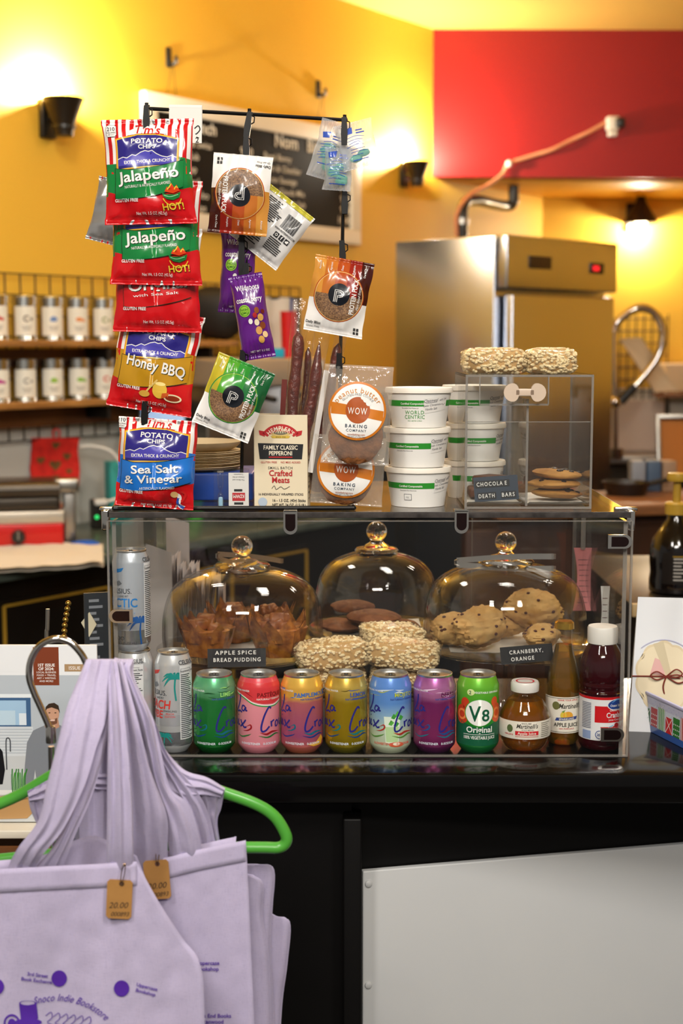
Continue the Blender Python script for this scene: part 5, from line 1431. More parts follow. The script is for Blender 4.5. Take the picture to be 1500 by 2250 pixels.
def vin(A):
    A.stroke([(40, -62), (56, -68), (54, -86), (66, -94)], 9, c_wht); A.up(); A.stroke([(54, -72), (53, -86), (66, -94)], 6, fi('#2f56b0')); A.ell(46, -64, 8, 7, fi('#e0b878')); A.stroke([(62, -56), (70, -64), (60, -80)], 5, fi('#c02020'))
BAGG = 'potato chip bags clipped on the stand'
pillow('chip_bag', 'topmost chip bag, green jalapeno band, hanging from the left clip', 'chip bag', 328, 378, 2.085, 200, 226, .020, -1, m_redfilm, chip_art('Jalapeño', '#167a3a', extra=hot), 1, group=BAGG, back=m_silver)
pillow('chip_bag', 'second jalapeno chip bag, tucked under the topmost bag', 'chip bag', 343, 512, 2.112, 200, 226, .018, 1, m_redfilm, chip_art('Jalapeño', '#167a3a', extra=hot), 2, group=BAGG, back=m_silver)
pillow('chip_bag', 'plain red original chip bag with sea salt lettering, third in the hanging column', 'chip bag', 346, 616, 2.137, 192, 226, .016, 1, m_redfilm, chip_art('Original', '#c01418', sub='with Sea Salt'), 3, group=BAGG, back=m_silver)
pillow('chip_bag', 'mustard yellow honey barbecue chip bag tilted below the red one', 'chip bag', 342, 794, 2.163, 186, 222, .020, 9, m_redfilm, chip_art('Honey BBQ', '#b8881c', sub=None, extra=honey, trot=-.1), 4, group=BAGG, back=m_silver)
pillow('chip_bag', 'blue sea salt and vinegar chip bag resting on the case lid', 'chip bag', 344, 1018, 2.125, 172, 196, .024, 4, m_redfilm, chip_art('Sea Salt', '#1f6fc8', title2='& Vinegar', sub='ARTIFICIALLY FLAVORED', extra=vin), 5, group=BAGG, back=m_silver, waist=.02)
pillow('chip_bag', 'chip bag turned backwards, silver corner sticking out left of the second bag', 'chip bag', 262, 470, 2.185, 120, 140, .012, 14, m_silver, None, 6, group=BAGG, back=m_redfilm)

# ---- round seed bars ("puck") packets
def puck_art(kind):
    A = Art()
    ink_ = fi('#15181f'); w = c_wht
    if kind == 'g': cols = ['#b8a830', '#4f9a2f', '#2f8a34', '#1c6a34', '#175a30']; rim = '#1f7a3a'
    else: cols = ['#c88a3a', '#b86a28', '#a8481c', '#8a1f16', '#3f140e']; rim = '#a8481c'
    # design in upright orientation: coloured stripes on top, white bottom
    for i, c in enumerate(cols): A.rect(-66 + i * 26.4, -10, -66 + (i + 1) * 26.4, 90, fi(c))
    A.rect(-66, -90, 66, -10, c_wht); A.up()
    seed = mat('seed_bar_print', '#5a4030', .4, var=(500, '#93704e', .12), coat=.3)
    A.ell(0, 0, 56, 56, fi(rim)); A.up(); A.ell(0, 0, 54, 54, c_wht if 0 else fi('#d8b070' if kind != 'g' else '#8fb040')); A.up(); A.ell(0, 0, 52.5, 52.5, seed); A.up()
    for i, c in enumerate(cols):
        x0 = max(-52, -66 + i * 26.4); x1 = min(52, -66 + (i + 1) * 26.4)
        if x1 > x0: A.poly([(x0, 2), (x1, 2)] + [(x, sqrt(max(0, 52.5 ** 2 - x * x))) for x in ls(x1, x0, 6)], fi(c))
    A.up(); A.ell(0, 4, 24, 24, ink_); A.up()
    for o_ in (0, 3.4): A.stroke([(-10 + o_, -13), (-10 + o_, 13 - o_), (2, 13 - o_), (9 - o_, 10 - o_), (10 - o_, 5), (8 - o_, 0 + o_ * .6), (2, -2 + o_), (-3, -2 + o_), (-3, -13)], 1.4, c_wht, smooth=False)
    A.text('PROTEIN PUCK', 38, 4, 15, c_wht, bold=1, rot=pi / 2, fit=78); A.text('Plant Based Energy', 47, 2, 7.5, c_wht, rot=pi / 2, shear=.3, fit=52)
    A.text('Daily Bliss', -46, -66, 8, fi('#3a3a3a'), rot=pi / 2 * 0, bold=1); A.text('Gluten Free', -46, -74, 6, fi('#5a5a5a'))
    for i, t_ in enumerate(('Almond', 'Apricot', 'Date', 'Pumpkin', 'Dark Choc')): A.text(t_, -50 + i * 25, 62, 6, c_wht, rot=pi / 2)
    for k in range(4): A.rect(44 + (k % 2) * 7, -76 + (k // 2) * 8, 49 + (k % 2) * 7, -70 + (k // 2) * 8, fi('#3a3a3a'))
    return A
PG = 'round seed bar packets on the stand'
m_whfilm = mat('white_snack_film', '#d6d4d2', .22, coat=.4)
# the first hangs upside down
pillow('seed_bar_packet', 'brown and white seed bar packet hung upside down below the middle clip', 'snack packet', 528, 428, 2.14, 130, 172, .015, 180 + 5, m_whfilm, puck_art('b'), 11, puck=(0, 0, 56), group=PG, waist=.02)
pillow('seed_bar_packet', 'brown seed bar packet hung from the right-hand strip', 'snack packet', 744, 652, 2.15, 130, 166, .015, 10, m_whfilm, puck_art('b'), 12, puck=(0, 0, 56), group=PG, waist=.02)
pillow('seed_bar_packet', 'green seed bar packet hung from the lower middle clip', 'snack packet', 513, 874, 2.11, 132, 164, .015, 22, m_whfilm, puck_art('g'), 13, puck=(0, 0, 56), group=PG, waist=.02)
A = Art(); bk = fi('#2b2b2e')
A.rect(-60, 60, 60, 80, fi('#b8b03a')); A.up()
rr = random.Random(4)
for i in range(12): A.rect(-44, 50 - i * 4.2, -44 + rr.uniform(30, 52), 52 - i * 4.2, bk)
for i in range(18): A.rect(14 + i * 2.0, 10, 15 + i * 2.0 + (i % 3) * .4, 44, bk)
for i in range(3):
    A.rect(14 + i * 14, -14, 25 + i * 14, -3, bk)
A.up(); A.ring(19.5, -8.5, 2, 3.2, c_wht, 16); A.text('f', 33.5, -12.5, 12, c_wht, bold=1); A.poly([(44, -11), (50, -12), (52, -6), (49, -5), (44, -8)], c_wht)
A.text('WWW.PROTEINPUCK.COM', 33, 2, 6, bk, bold=1, fit=54)
for i in range(7): A.rect(10, -20 - i * 4.5, 10 + rr.uniform(28, 40), -18 - i * 4.5, bk)
for i in range(8): A.rect(-46, -20 - i * 5, -46 + rr.uniform(30, 46), -17.8 - i * 5, bk)
A.ring(-38, -66, 4, 6, bk, 16)
pillow('seed_bar_packet', 'seed bar packet turned to its white printed back, tilted behind the brown one', 'snack packet', 598, 498, 2.185, 128, 142, .013, 38, m_whfilm, A, 14, group=PG, waist=.02)

# ---- purple trail mix packets
def purple_art():
    A = Art(); g = fi('#8fc03a')
    A.text('Wildroots', 0, 58, 17, c_wht, fit=52); A.text('coastal berry', 0, 32, 17, c_wht, bold=1, fit=58)
    A.ell(-14, 14, 13, 13, g); A.up(); A.ring(-14, 14, 10, 11, fi('#2a5a1a'), 20); A.text('NON', -14, 14, 7, fi('#2a5a1a'), bold=1); A.text('GMO', -14, 7, 7, fi('#2a5a1a'), bold=1)
    for k, (x, y, c, r_) in enumerate(((14, 12, '#8a4a20', 7), (8, 2, '#a8282a', 6), (20, -4, '#c89a50', 8), (10, -14, '#e0d0b0', 7), (22, -22, '#7a3a18', 8), (12, -32, '#c08a48', 9), (24, -42, '#d8b888', 7), (14, -52, '#c89848', 8), (-4, -10, '#e8e4de', 6), (27, 8, '#6a1a1a', 5))):
        A.ell(x, y, r_ * .8, r_, fi(c))
    A.text('NET WT 1.5 OZ', 6, -78, 6, c_wht)
    return A
m_purp = mat('purple_snack_film', '#5a1a78', .2, coat=.4)
UG = 'purple trail mix packets on the stand'
pillow('trail_mix_packet', 'purple trail mix packet hanging behind, partly hidden by the brown packet', 'snack packet', 522, 598, 2.20, 78, 178, .014, 3, m_purp, purple_art(), 21, group=UG, seal=.1)
pillow('trail_mix_packet', 'purple trail mix packet in front, swinging towards the right', 'snack packet', 554, 696, 2.135, 74, 186, .015, -9, m_purp, purple_art(), 22, group=UG, seal=.1)

# ---- clear mint pouches
m_pouch = clear('clear_pouch', (.95, .96, .97), 1.42, .06, (.8, .84, .9), .3, bump=(60, 1.2))
m_teal = mat('teal_mint', '#12a183', .35)
def pouch_art(seed):
    A = Art(); b = fi('#3a56b0'); r = random.Random(seed)
    A.poly([(-24, 34), (-4, 38), (-6, 24), (-22, 22)], b)
    for i in range(7): A.stroke([(-22 + r.uniform(-4, 6), 14 - i * 6), (0, 16 - i * 6 + r.uniform(-2, 2)), (r.uniform(8, 24), 14 - i * 6)], 1.1, b)
    A.rect(2, 22, 22, 25, b); A.rect(2, 28, 18, 31, b); A.rect(-18, -34, 18, -32, b)
    return A
for i, (px, py, w, h, rot, lab) in enumerate(((722, 330, 66, 128, 16, 'left clear pouch of teal mints, clipped at the end of the bar'), (785, 318, 84, 100, -14, 'right clear pouch with blue print at the end of the bar'), (742, 372, 62, 92, 4, 'lowest clear pouch of teal mints hanging at the end of the bar'))):
    t, f, k = pillow('mint_pouch', lab, 'snack packet', px, py, 2.19 + .014 * (i == 0) - .012 * (i == 1), w, h, .009, rot, m_pouch, pouch_art(i), 30 + i, group='clear mint pouches', wr=2.2, seal=.07)
    r = random.Random(i)
    for q in range(5 if i != 1 else 2):
        MB().sphere((r.uniform(-.16, .16) * w * k, 0, (-.36 + .11 * q) * h * k * .8), .0075, 12, 8, (1.3, .55, .75)).build('mint', m_teal, t)
# white price card on the bar
k = MPP(275, 2.165); a = W(408, 240, 2.165)
t = thing('price_card', 'small white paper price card folded over the top bar', 'card', a, (0, radians(1), 0))
MB().box((0, -.004, -36 * k), (72 * k, .0006, 74 * k)).build('front_flap', mat('white_paper'), t); MB().box((0, .004, -25 * k), (72 * k, .0006, 50 * k)).build('back_flap', mat('white_paper'), t)
MB().tube([(-36 * k, 0, .002), (36 * k, 0, .002)], .0043, 10).build('fold', mat('white_paper'), t)
Art(k).stroke([(20, -42), (28, -36), (32, -44), (26, -52), (22, -54)], 2.6, fi('#1a1a1a')).stroke([(24, -60), (30, -62)], 2, fi('#1a1a1a')).text('2', 26, -72, 16, fi('#1a1a1a'), bold=1).build('marker_writing', flat_at(-.0043), t)

# ---- wrapped cookies
m_cfilm = clear('cookie_film', (.97, .96, .94), 1.45, .05, (.86, .82, .76), .2, bump=(40, .9))
m_ckie = mat('peanut_cookie', '#8a5426', .75, var=(60, '#5f3514', .2), bump=(120, 1.0, .004))
def cookie_pack(px, py, Y, w, h, rot, label, cy, seed, lab_c=(0, 10), cut=True, r_=64):
    A = Art(); og = ink('#c8741c', .4); wh = ink('#e9e7e3', .4); br = ink('#a8501c', .4); tx = ink('#3c4a5a', .4); x0, y0 = lab_c
    A.ell(x0, y0, r_, r_, og, 48); A.up(); A.ell(x0, y0, r_ - 5, r_ - 5, wh, 48); A.up(); 
    A.poly([(x0 - r_ + 5.5, y0 + 18), (x0, y0 + 10), (x0 + r_ - 5.5, y0 + 2), (x0 + r_ - 7, y0 - 20), (x0, y0 - 10), (x0 - r_ + 6, y0 - 8)], og); A.up()
    A.ell(x0 + 1, y0 + 2, 27, 29, br); A.up()
    for a, b, c in ((18, 26, 7), (24, 18, 6), (11, 30, 5)): A.ell(x0 + a, y0 + b, c, c, wh, 16)
    A.up(); A.text('WOW', x0 + 1, y0 - 7, 21, wh, bold=0, track=.12, fit=44)
    A.text('peanut butter', x0, y0 + 40, 17, ink('#c8843a', .4), arc=52, track=.06); A.text('GLUTEN-FREE COOKIE', x0, y0 + 34, 7, ink('#8a8a8a', .4), arc=44)
    A.text('BAKING', x0, y0 - 36, 10, tx, bold=1, track=.25); A.text('COMPANY', x0, y0 - 45, 8, tx, track=.12); A.text('wowbaking.com', x0, y0 - 53, 6, br); A.text('NET WT. 2.75 OZ (78g)', x0, y0 - 58, 4, tx)
    t, f, k = pillow('wrapped_cookie', label, 'wrapped cookie', px, py, Y, w, h, .016, rot, m_cfilm, A, seed, seal=.08, group='wrapped cookies with round stickers', waist=.01, wr=.8, artname='round_sticker', lift=.0016)
    n = 30
    o = MB().sphere((lab_c[0] * k, 0, cy * k), 60 * k, 40, 20, (1, .22, 1), lambda v: 1 + .05 * noise.noise(v * 3 + Vector((seed, 0, 0))) + .05 * noise.noise(v * 9)).build('cookie', m_ckie, t)
    return t
cookie_pack(784, 912, 2.125, 150, 218, 3, 'wrapped cookie with orange and white sticker, hanging from the right clip', -48, 41)
cookie_pack(765, 1034, 2.165, 158, 152, 4, 'wrapped cookie with orange sticker standing on the lid below the hanging one', -16, 42, (-6, 4))
t, f, k = pillow('wrapped_cookie', 'plain back of a wrapped cookie leaning beside the pepperoni box', 'wrapped cookie', 703, 1017, 2.21, 90, 170, .014, 8, m_cfilm, None, 43, group='wrapped cookies with round stickers')
MB().sphere((0, 0, -.01), .036, 30, 16, (.8, .25, 1), lambda v: 1 + .05 * noise.noise(v * 3)).build('cookie', m_ckie, t)

# ---- pepperoni box and sticks
Yp = 2.157
k = MPP(1010, Yp); a = W(617, 1113, Yp)
t = thing('pepperoni_box', 'cream pepperoni carton with red arched name and black panel, open at the top', 'box', (a.x, Yp, CT + .0005), (0, 0, radians(-4)))
bw, bh, bd = 116 * k, 207 * k, .045
m_cream = mat('cream_carton', '#ddd0b4', .55, bump=(60, .08), var=(9, '#d6c8aa', .3))
for nm, c, s_ in (('front_panel', (0, 0, bh / 2), (bw, .0012, bh)), ('back_panel', (0, bd, bh / 2), (bw, .0012, bh)), ('side_panel', (-bw / 2, bd / 2, bh / 2), (.0012, bd, bh)), ('side_panel', (bw / 2, bd / 2, bh / 2), (.0012, bd, bh)), ('bottom_panel', (0, bd / 2, .0006), (bw, bd, .0012))):
    o = MB().box(c, s_).build(nm, m_cream, t)
    if nm == 'front_panel':
        A = Art(k); red = ink('#b01c22', .5); blk = ink('#16171a', .5); cr_ = ink('#e6dcc6', .5); H = 207
        for i in range(38): A.rect(-58 + i * 3.05, H - 2.5, -56.6 + i * 3.05, H, cr_)
        arc_o = [(46 * sin(x), H - 62 + 42 * cos(x)) for x in ls(-1.05, 1.05, 16)]; arc_i = [(34 * sin(x), H - 62 + 26 * cos(x)) for x in ls(1.0, -1.0, 16)]
        A.ell(0, H - 36, 24, 14, ink('#c8b070', .5)); A.up(); A.ell(0, H - 34, 20, 10, ink('#6a6450', .5)); A.up(); A.poly(arc_o + arc_i, red); A.poly([(-46, H - 44), (-34, H - 48), (-36, H - 36), (-48, H - 34)], red); A.poly([(46, H - 44), (34, H - 48), (36, H - 36), (48, H - 34)], red)
        for i in range(5): A.stroke([(-16 + i * 5, H - 40), (-10 + i * 5, H - 30), (-4 + i * 5, H - 40)], 1.1, ink('#d8cfae', .5))
        A.poly([(-22, H - 46), (22, H - 46), (18, H - 51), (-18, H - 51)], ink('#c8a83a', .5)); A.up()
        A.text("HEMPLER'S", 0, H - 33.5, 12.5, cr_, bold=1, arc=33, fit=58); A.text('SINCE 1934', 0, H - 50, 4.4, blk)
        A.poly([(-50, H - 62), (50, H - 64), (47, H - 97), (-46, H - 97)], blk); A.up()
        A.text('FAMILY CLASSIC', 0, H - 76, 13, cr_, bold=1, fit=76); A.text('PEPPERONI', 0, H - 88.5, 13, cr_, bold=1, fit=52); A.rect(-26, H - 94, 26, H - 91.5, red)
        A.text('GLUTEN FREE  |  NO MSG ADDED', 0, H - 106, 6, red, fit=88)
        A.text('SMALL BATCH', 0, H - 119, 8, ink('#4a4a44', .5), track=.08, fit=56); A.text('Crafted', 0, H - 134, 18, red, bold=1, fit=52, sx=.8); A.text('Meats', 0, H - 149, 18, red, bold=1, fit=40)
        A.stroke([(-20, H - 162), (-14, H - 156), (-10, H - 164), (0, H - 158), (8, H - 163), (20, H - 157)], 1.0, blk)
        A.text('16 INDIVIDUALLY WRAPPED STICKS', 0, H - 177, 7, ink('#4a4440', .5), bold=1, fit=100)
        A.ell(-40, H - 192, 10, 10, ink('#a9b8c8', .5)); A.text('16 - 1.5 OZ. (43g) Sticks', 18, H - 191, 8.5, blk, bold=1, fit=74); A.text('NET WT. 24 OZ. (1.5 LB.)', 18, H - 201, 8.5, blk, bold=1, fit=74)
        pass
        A.build('printed_design', flat_at(-.0006), o)
    if nm == 'side_panel':
        A = Art(k)
        for i in range(14): A.rect(-10, 20 + i * 12, 10, 22 + i * 12 + (i % 3) * 2, ink('#3a3a38', .5))
        sx = -1 if c[0] < 0 else 1
        A.build('printed_lines', lambda u, v, o_, sx=sx: Vector((sx * (bw / 2 + .0006 + o_), bd / 2 + u, v)), o)
m_stick = mat('smoked_sausage', '#3f0e08', .3, var=(90, '#64200f', .2), bump=(130, 1.0, .003), coat=.5)
m_sleeve = clear('sausage_sleeve', (.98, .96, .95), 1.42, .05, (.9, .86, .82), .03, bump=(50, .8))
for i, (p0, p1, r_, Y, lab) in enumerate((((636, 1040), (654, 728), 13, 2.172, 'leftmost tall pepperoni stick in its clear sleeve'), ((652, 1040), (678, 764), 8, 2.194, 'thin pepperoni stick behind the two front ones'), ((658, 1040), (704, 752), 13, 2.168, 'pepperoni stick with pointed tip in the middle'), ((690, 1040), (745, 754), 10, 2.192, 'rightmost pepperoni stick leaning towards the hanging packet'))):
    kk = MPP(850, Y); A0, B0 = W(*p0, Y), W(*p1, Y)
    A0 = A0.lerp(B0, max(0, (CT + .006 - A0.z) / (B0.z - A0.z)))
    t = thing('pepperoni_stick', lab, 'meat stick', A0, (0, 0, 0), 'pepperoni sticks in the carton')
    n = 26; pts = []; rs = []
    for j in range(n):
        u = j / (n - 1); p = (B0 - A0) * u; p = p + Vector((.0015 * sin(u * 9 + i), .001 * cos(u * 7), 0)); pts.append(p)
        rs.append(r_ * kk * (1 + .06 * sin(u * 23 + i * 2) + .03 * sin(u * 51)) * (1 if u < .93 else max(.12, sqrt(max(0, 1 - ((u - .93) / .07) ** 2)))))
    if i == 2: rs = [r * (1 if j < 20 else max(.1, 1 - (j - 20) / 6)) for j, r in enumerate(rs)]
    MB().tube(pts, rs, 14).build('sausage', m_stick, t)
    d = (B0 - A0); L = d.length; dx = d.normalized(); sd = Vector((dx.z, 0, -dx.x))
    ext = .05 if i == 0 else .03
    us = ls(-1, 1, 13); vs_ = ls(0, 1, 16)
    def sf(u, v, s_):
        wv = r_ * kk * 1.35 + .0015 * noise.noise((v * 5, u, i)); th = (r_ * kk * 1.15) * sqrt(max(0, 1 - u * u)) * (1 if v < .8 else max(.02, (1 - v) / .2)) + .0004
        return dx * (v * (L + ext)) + sd * (u * wv) + Vector((0, s_ * th, 0))
    mb = MB().grid(lambda u, v: sf(u, v, -1), us, vs_); mb.grid(lambda u, v: sf(u, v, 1), us, vs_, True); mb.build('clear_sleeve', m_sleeve, t)
    if i in (0, 2):
        o = sd * (-1 if i == 0 else 1) * (r_ * kk * 1.75)
        mb = MB(); q = [dx * (L * .02) + o - sd * .004, dx * (L * .02) + o + sd * .004, dx * (L * (.66 if i == 0 else .8)) + o + sd * .004, dx * (L * (.66 if i == 0 else .8)) + o - sd * .004]
        q = [p + Vector((0, -.003, 0)) for p in q]; q += [p + Vector((0, .0008, 0)) for p in q]
        mb.add(q, [(0, 1, 2, 3), (7, 6, 5, 4), (0, 4, 5, 1), (1, 5, 6, 2), (2, 6, 7, 3), (3, 7, 4, 0)]).build('label_strip', mat('stick_label_red', '#5f1a12', .4) if i == 0 else mat('stick_label_white', '#d8d4d0', .4), t)

# ---- hourglass timer card
Yt = 2.158; k = MPP(1070, Yt); a = W(509, 1113, Yt)
t = thing('tea_timer_display', 'small clear acrylic block with a sand timer and a white advert card', 'sand timer', (a.x, Yt, CT + .0005), (0, 0, 0))
MB().box((0, .003, 44 * k), (77 * k, .003, 88 * k)).build('back_plate', m_acr, t); MB().box((0, -.008, 44 * k), (77 * k, .002, 88 * k)).build('front_plate', m_acr, t)
MB().box((0, -.003, .001), (77 * k, .014, .002)).build('foot', m_acr, t)
c_ = MB().box((16 * k, -.0045, 42 * k), (44 * k, .001, 76 * k)).build('advert_card', mat('white_card', '#dcdad6', .5), t)
A = Art(k); rd_ = ink('#b8202a', .5)
A.rect(2, 18, 30, 36, rd_); A.up(); A.text('KDWM', 16, 32, 11, c_wht, bold=1, rot=pi, fit=25); A.rect(6, 39, 24, 44, ink('#2a2a2a')); A.rect(6, 10, 26, 15, ink('#2a2a2a'))
for i, s_ in enumerate(('The Brew and', 'Choice of the', 'Customers')): A.text(s_, 16, 66 + i * 6, 4.6, ink('#6a6a6a'), rot=pi)
A.build('card_print', flat_at(-.005), c_)
hg = [(0, 6), (6, 6), (6.5, 20), (5.5, 32), (1.4, 40), (5.5, 48), (6.5, 60), (6, 80), (0, 80)]
MB().lathe([(p.x * k, p.y * k) for p in cr([(r, z, 0) for r, z in hg], 4)], 18, (-24 * k, -.0025, 0)).build('hourglass', m_glass, t)
MB().lathe([(0, 7 * k), (5 * k, 7 * k), (5.3 * k, 20 * k), (4.4 * k, 25 * k), (0, 27 * k)], 16, (-24 * k, -.0025, 0)).build('sand', mat('blue_sand', '#9cc4e0', .8), t)
for z in (4, 82): MB().lathe([(0, -1.5 * k), (7.5 * k, -1.5 * k), (7.5 * k, 1.5 * k), (0, 1.5 * k)], 18, (-24 * k, -.0025, z * k)).build('end_cap', m_acre, t)

# ---- plates and blue box at the back of the lid
Yb = 2.40
a0_ = W(412, 1098, Yb); b0_ = WZ(556, 1098, CT)
kb = MPP(1060, 2.36)
xb = W(432, 1060, 2.36).x; xq = W(470, 1060, 2.30).x
MB().box((xq, 2.345, CT + .0225), (.13, .15, .044), bev=.003).solo('blue_box', mat('blue_card_box', '#123f96', .4, coat=.2), 'flat blue box at the back of the lid under the plates', 'box')
m_plate = mat('bamboo_plate', '#cdb58c', .6, var=(12, '#c2a878', .3))
m_plate2 = mat('bamboo_plate_pale', '#d6c29c', .6, var=(12, '#c8b084', .3))
zt = W(478, 992, 2.274).z; z0_ = CT + .0452; npl = 12
ordn = ('topmost', 'second', 'third', 'fourth', 'fifth', 'sixth', 'seventh', 'eighth', 'ninth', 'tenth', 'eleventh', 'lowest')
for i in range(npl):
    z = z0_ + i * (zt - z0_ - .0045) / (npl - 1); k_ = npl - 1 - i
    lab = '%s pale bamboo plate of the stack on the blue box' % ordn[k_] if k_ in (0, 11) else 'pale bamboo plate, %s from the top of the stack on the blue box' % ordn[k_]
    pf = [(0, 0), (.064, 0), (.073, .003), (.076, .0042), (.075, .0052), (.064, .002), (0, .002)] if k_ else [(0, 0), (.056, 0), (.068, .006), (.077, .015), (.0775, .0165), (.066, .008), (.055, .002), (0, .002)]
    MB().lathe(pf, 40, (xb + .0012 * sin(i * 2.2), 2.35 + .0012 * cos(i * 3), z), wob=lambda a, zz, i=i: 1 + .006 * sin(a * 3 + i)).solo('bamboo_plate', (m_plate, m_plate2)[i % 2], lab, 'plate', 'stack of bamboo plates')

# ---- oatmeal cups
m_pcup = mat('white_paper_cup', '#e2e0db', .4, coat=.1)
m_lidp = mat('cream_paper_lid', '#e6e0d4', .5)
gnb = ink('#2a8a2c', .4); hand = ink('#2a2a3a', .6)
def soupcup(x, y, z, rz, label, variant):
    t = thing('oatmeal_cup', label, 'paper cup', (x, y, z), (0, 0, rz), 'lidded oatmeal cups')
    R0, R1, H = .0415, .0505, .058
    MB().lathe([(0, .003), (R0 - .002, .003), (R0 - .001, 0), (R0, 0), (R1, H), (R1 + .001, H)], 48).build('cup', m_pcup, t)
    MB().lathe([(R1 - .002, H - .005), (R1 + .0022, H - .005), (R1 + .0024, H - .0005), (R1 + .0012, H + .0028), (R1 - .003, H + .003), (R1 - .005, H + .0008), (0, H + .0008)], 48).build('lid', m_lidp, t)
    A = Art(.001)
    f = lambda u, v, o: Vector(((R0 + (R1 - R0) * v / H + o) * sin(u / R1), -(R0 + (R1 - R0) * v / H + o) * cos(u / R1), v))
    y0 = 33 if variant == 0 else 29
    A.rect(-75, y0, 75, y0 + 9, gnb); A.up(); A.text('Certified Compostable', -18, y0 + 2.6, 4.4, c_wht, bold=1)
    A.text('Renewable Plant Resources', -22, y0 - 3.5, 2.6, ink('#5a5a5a'))
    if variant == 0: A.text('WORLD', -14, y0 - 12, 8, gnb, track=.1); A.text('CENTRIC', -14, y0 - 19, 8, gnb, track=.06); A.text('FOR A BETTER WORLD', -14, y0 - 23, 2.4, gnb)
    elif variant == 2: A.rect(-30, y0 - 18, -16, y0 - 8, ink('#7a7a7a')); A.up(); A.rect(-29, y0 - 17, -17, y0 - 9, m_pcup); A.text('FSC', -23, y0 - 15, 4, ink('#4a4a4a'))
    # handwritten sticker
    A.up(); x0 = 2 if variant == 0 else 24
    A.poly([(x0, 22), (x0 + 44, 28), (x0 + 43, 50), (x0 - 1, 45)], ink('#dcd9d4', .35)); A.up()
    A.text('Oatmeal', x0 + 11, 39.5, 7, hand, shear=.3, rot=.1); A.text('oats Cinnamon', x0 + 14, 33.5, 5, hand, shear=.35, rot=.1); A.text('Vanilla Salt', x0 + 12, 27.5, 5, hand, shear=.35, rot=.1); A.text('add 3/4', x0 + 34, 42, 5, hand, shear=.3, rot=.12); A.stroke([(x0 + 30, 35), (x0 + 33, 37), (x0 + 36, 35), (x0 + 40, 38)], .6, hand); A.stroke([(x0 + 2, 37.6), (x0 + 22, 39.6)], .6, hand, False)
    A.build('print_and_sticker', f, t, us=ls(-.08, .08, 33), lift=.0003)
    return t
Yc = 2.215; xc = W(918, 1000, Yc).x
for i, nm in ((0, 'bottom'), (1, 'middle'), (2, 'top')):
    soupcup(xc + (.0, -.0015, .001)[i], Yc, CT + .0005 + i * .0612, (0.05, -.05, 0.08)[i], '%s oatmeal cup of the front stack with green band' % nm, (2, 1, 0)[i])
xc2 = W(1046, 1000, 2.33).x
for i, nm in ((0, 'bottom'), (1, 'middle'), (2, 'top')):
    soupcup(xc2 - .004, 2.335, CT + .0005 + i * .0612, .6 - i * .3, '%s oatmeal cup of the back stack beside the acrylic bin' % nm, 1)

# ---- acrylic cookie bin
Yn = 2.155; k = MPP(1000, Yn); x0 = W(1020, 1100, Yn).x; x1 = W(1299, 1100, Yn).x; bw = x1 - x0; bh = W(1160, 824, Yn).z - CT; bd = .20
m_bin = clear('bin_acrylic', (.965, .97, .965), 1.47, .015, (.7, .7, .68), .012)
t = thing('cookie_bin', 'clear acrylic two-compartment cookie bin with hinged front on the lid', 'bin', ((x0 + x1) / 2, Yn, CT + .0005))
T = .0035
def bedge(o, c, s_): MB().box(c, s_).build('polished_edge', m_acre, o)
def bpane(nm, c, s_, edges=()):
    o = MB().box(c, s_).build(nm, m_bin, t)
    for e in edges: bedge(o, *e)
    return o
bpane('floor_pane', (0, bd / 2, T / 2), (bw, bd, T), [((0, 0, T / 2), (bw, .001, T))])
bpane('back_pane', (0, bd - T / 2, bh / 2), (bw, T, bh))
bpane('roof_pane', (0, bd / 2, bh - T / 2), (bw, bd, T), [((0, 0, bh - T / 2), (bw, .001, T))])
for sx in (-1, 1): bpane('side_pane', (sx * (bw / 2 - T / 2), bd / 2, bh / 2), (T, bd, bh), [((sx * (bw / 2 - T / 2), 0, bh / 2), (T, .0015, bh)), ((sx * (bw / 2 - T / 2), bd, bh / 2), (T, .0015, bh))])
xd = W(1158, 1000, Yn).x - (x0 + x1) / 2
bpane('divider_pane', (xd, bd / 2, bh * .42), (T, bd - .01, bh * .80), [((xd, .004, bh * .42), (T, .0015, bh * .8))])
bpane('front_pane', (0, .004, bh * .34), (bw - 2 * T, T * .6, bh * .62), [((0, .004, bh * .65), (bw - 2 * T, T * .7, .0012))])
fl = bpane('flap_pane', (-.024, -.004, bh - 34 * k), (150 * k, .003, 62 * k), [((-.024, -.004, bh - 65 * k), (150 * k, .0032, .003)), ((-.024 - 75 * k, -.004, bh - 34 * k), (.002, .0032, 62 * k)), ((-.024 + 75 * k, -.004, bh - 34 * k), (.002, .0032, 62 * k))])
hc = W(1150, 862, Yn).x - (x0 + x1) / 2; hzz = bh - 38 * k
m_hdl = mat('cream_plastic_handle', '#d8c4b0', .3, alpha=.75, coat=.3)
hd = MB().box((hc, -.014, hzz), (44 * k, .006, 16 * k), bev=.002).build('handle', m_hdl, t)
for sx in (-1, 1):
    MB().prism([(sx * 26 * k + 20 * k * cos(a) * (.7 if sx * cos(a) < 0 else 1), 20 * k * sin(a)) for a in ls(0, 2 * pi, 19)[:-1]], .007, (hc, -.017, hzz)).build('handle_disc', m_hdl, hd)
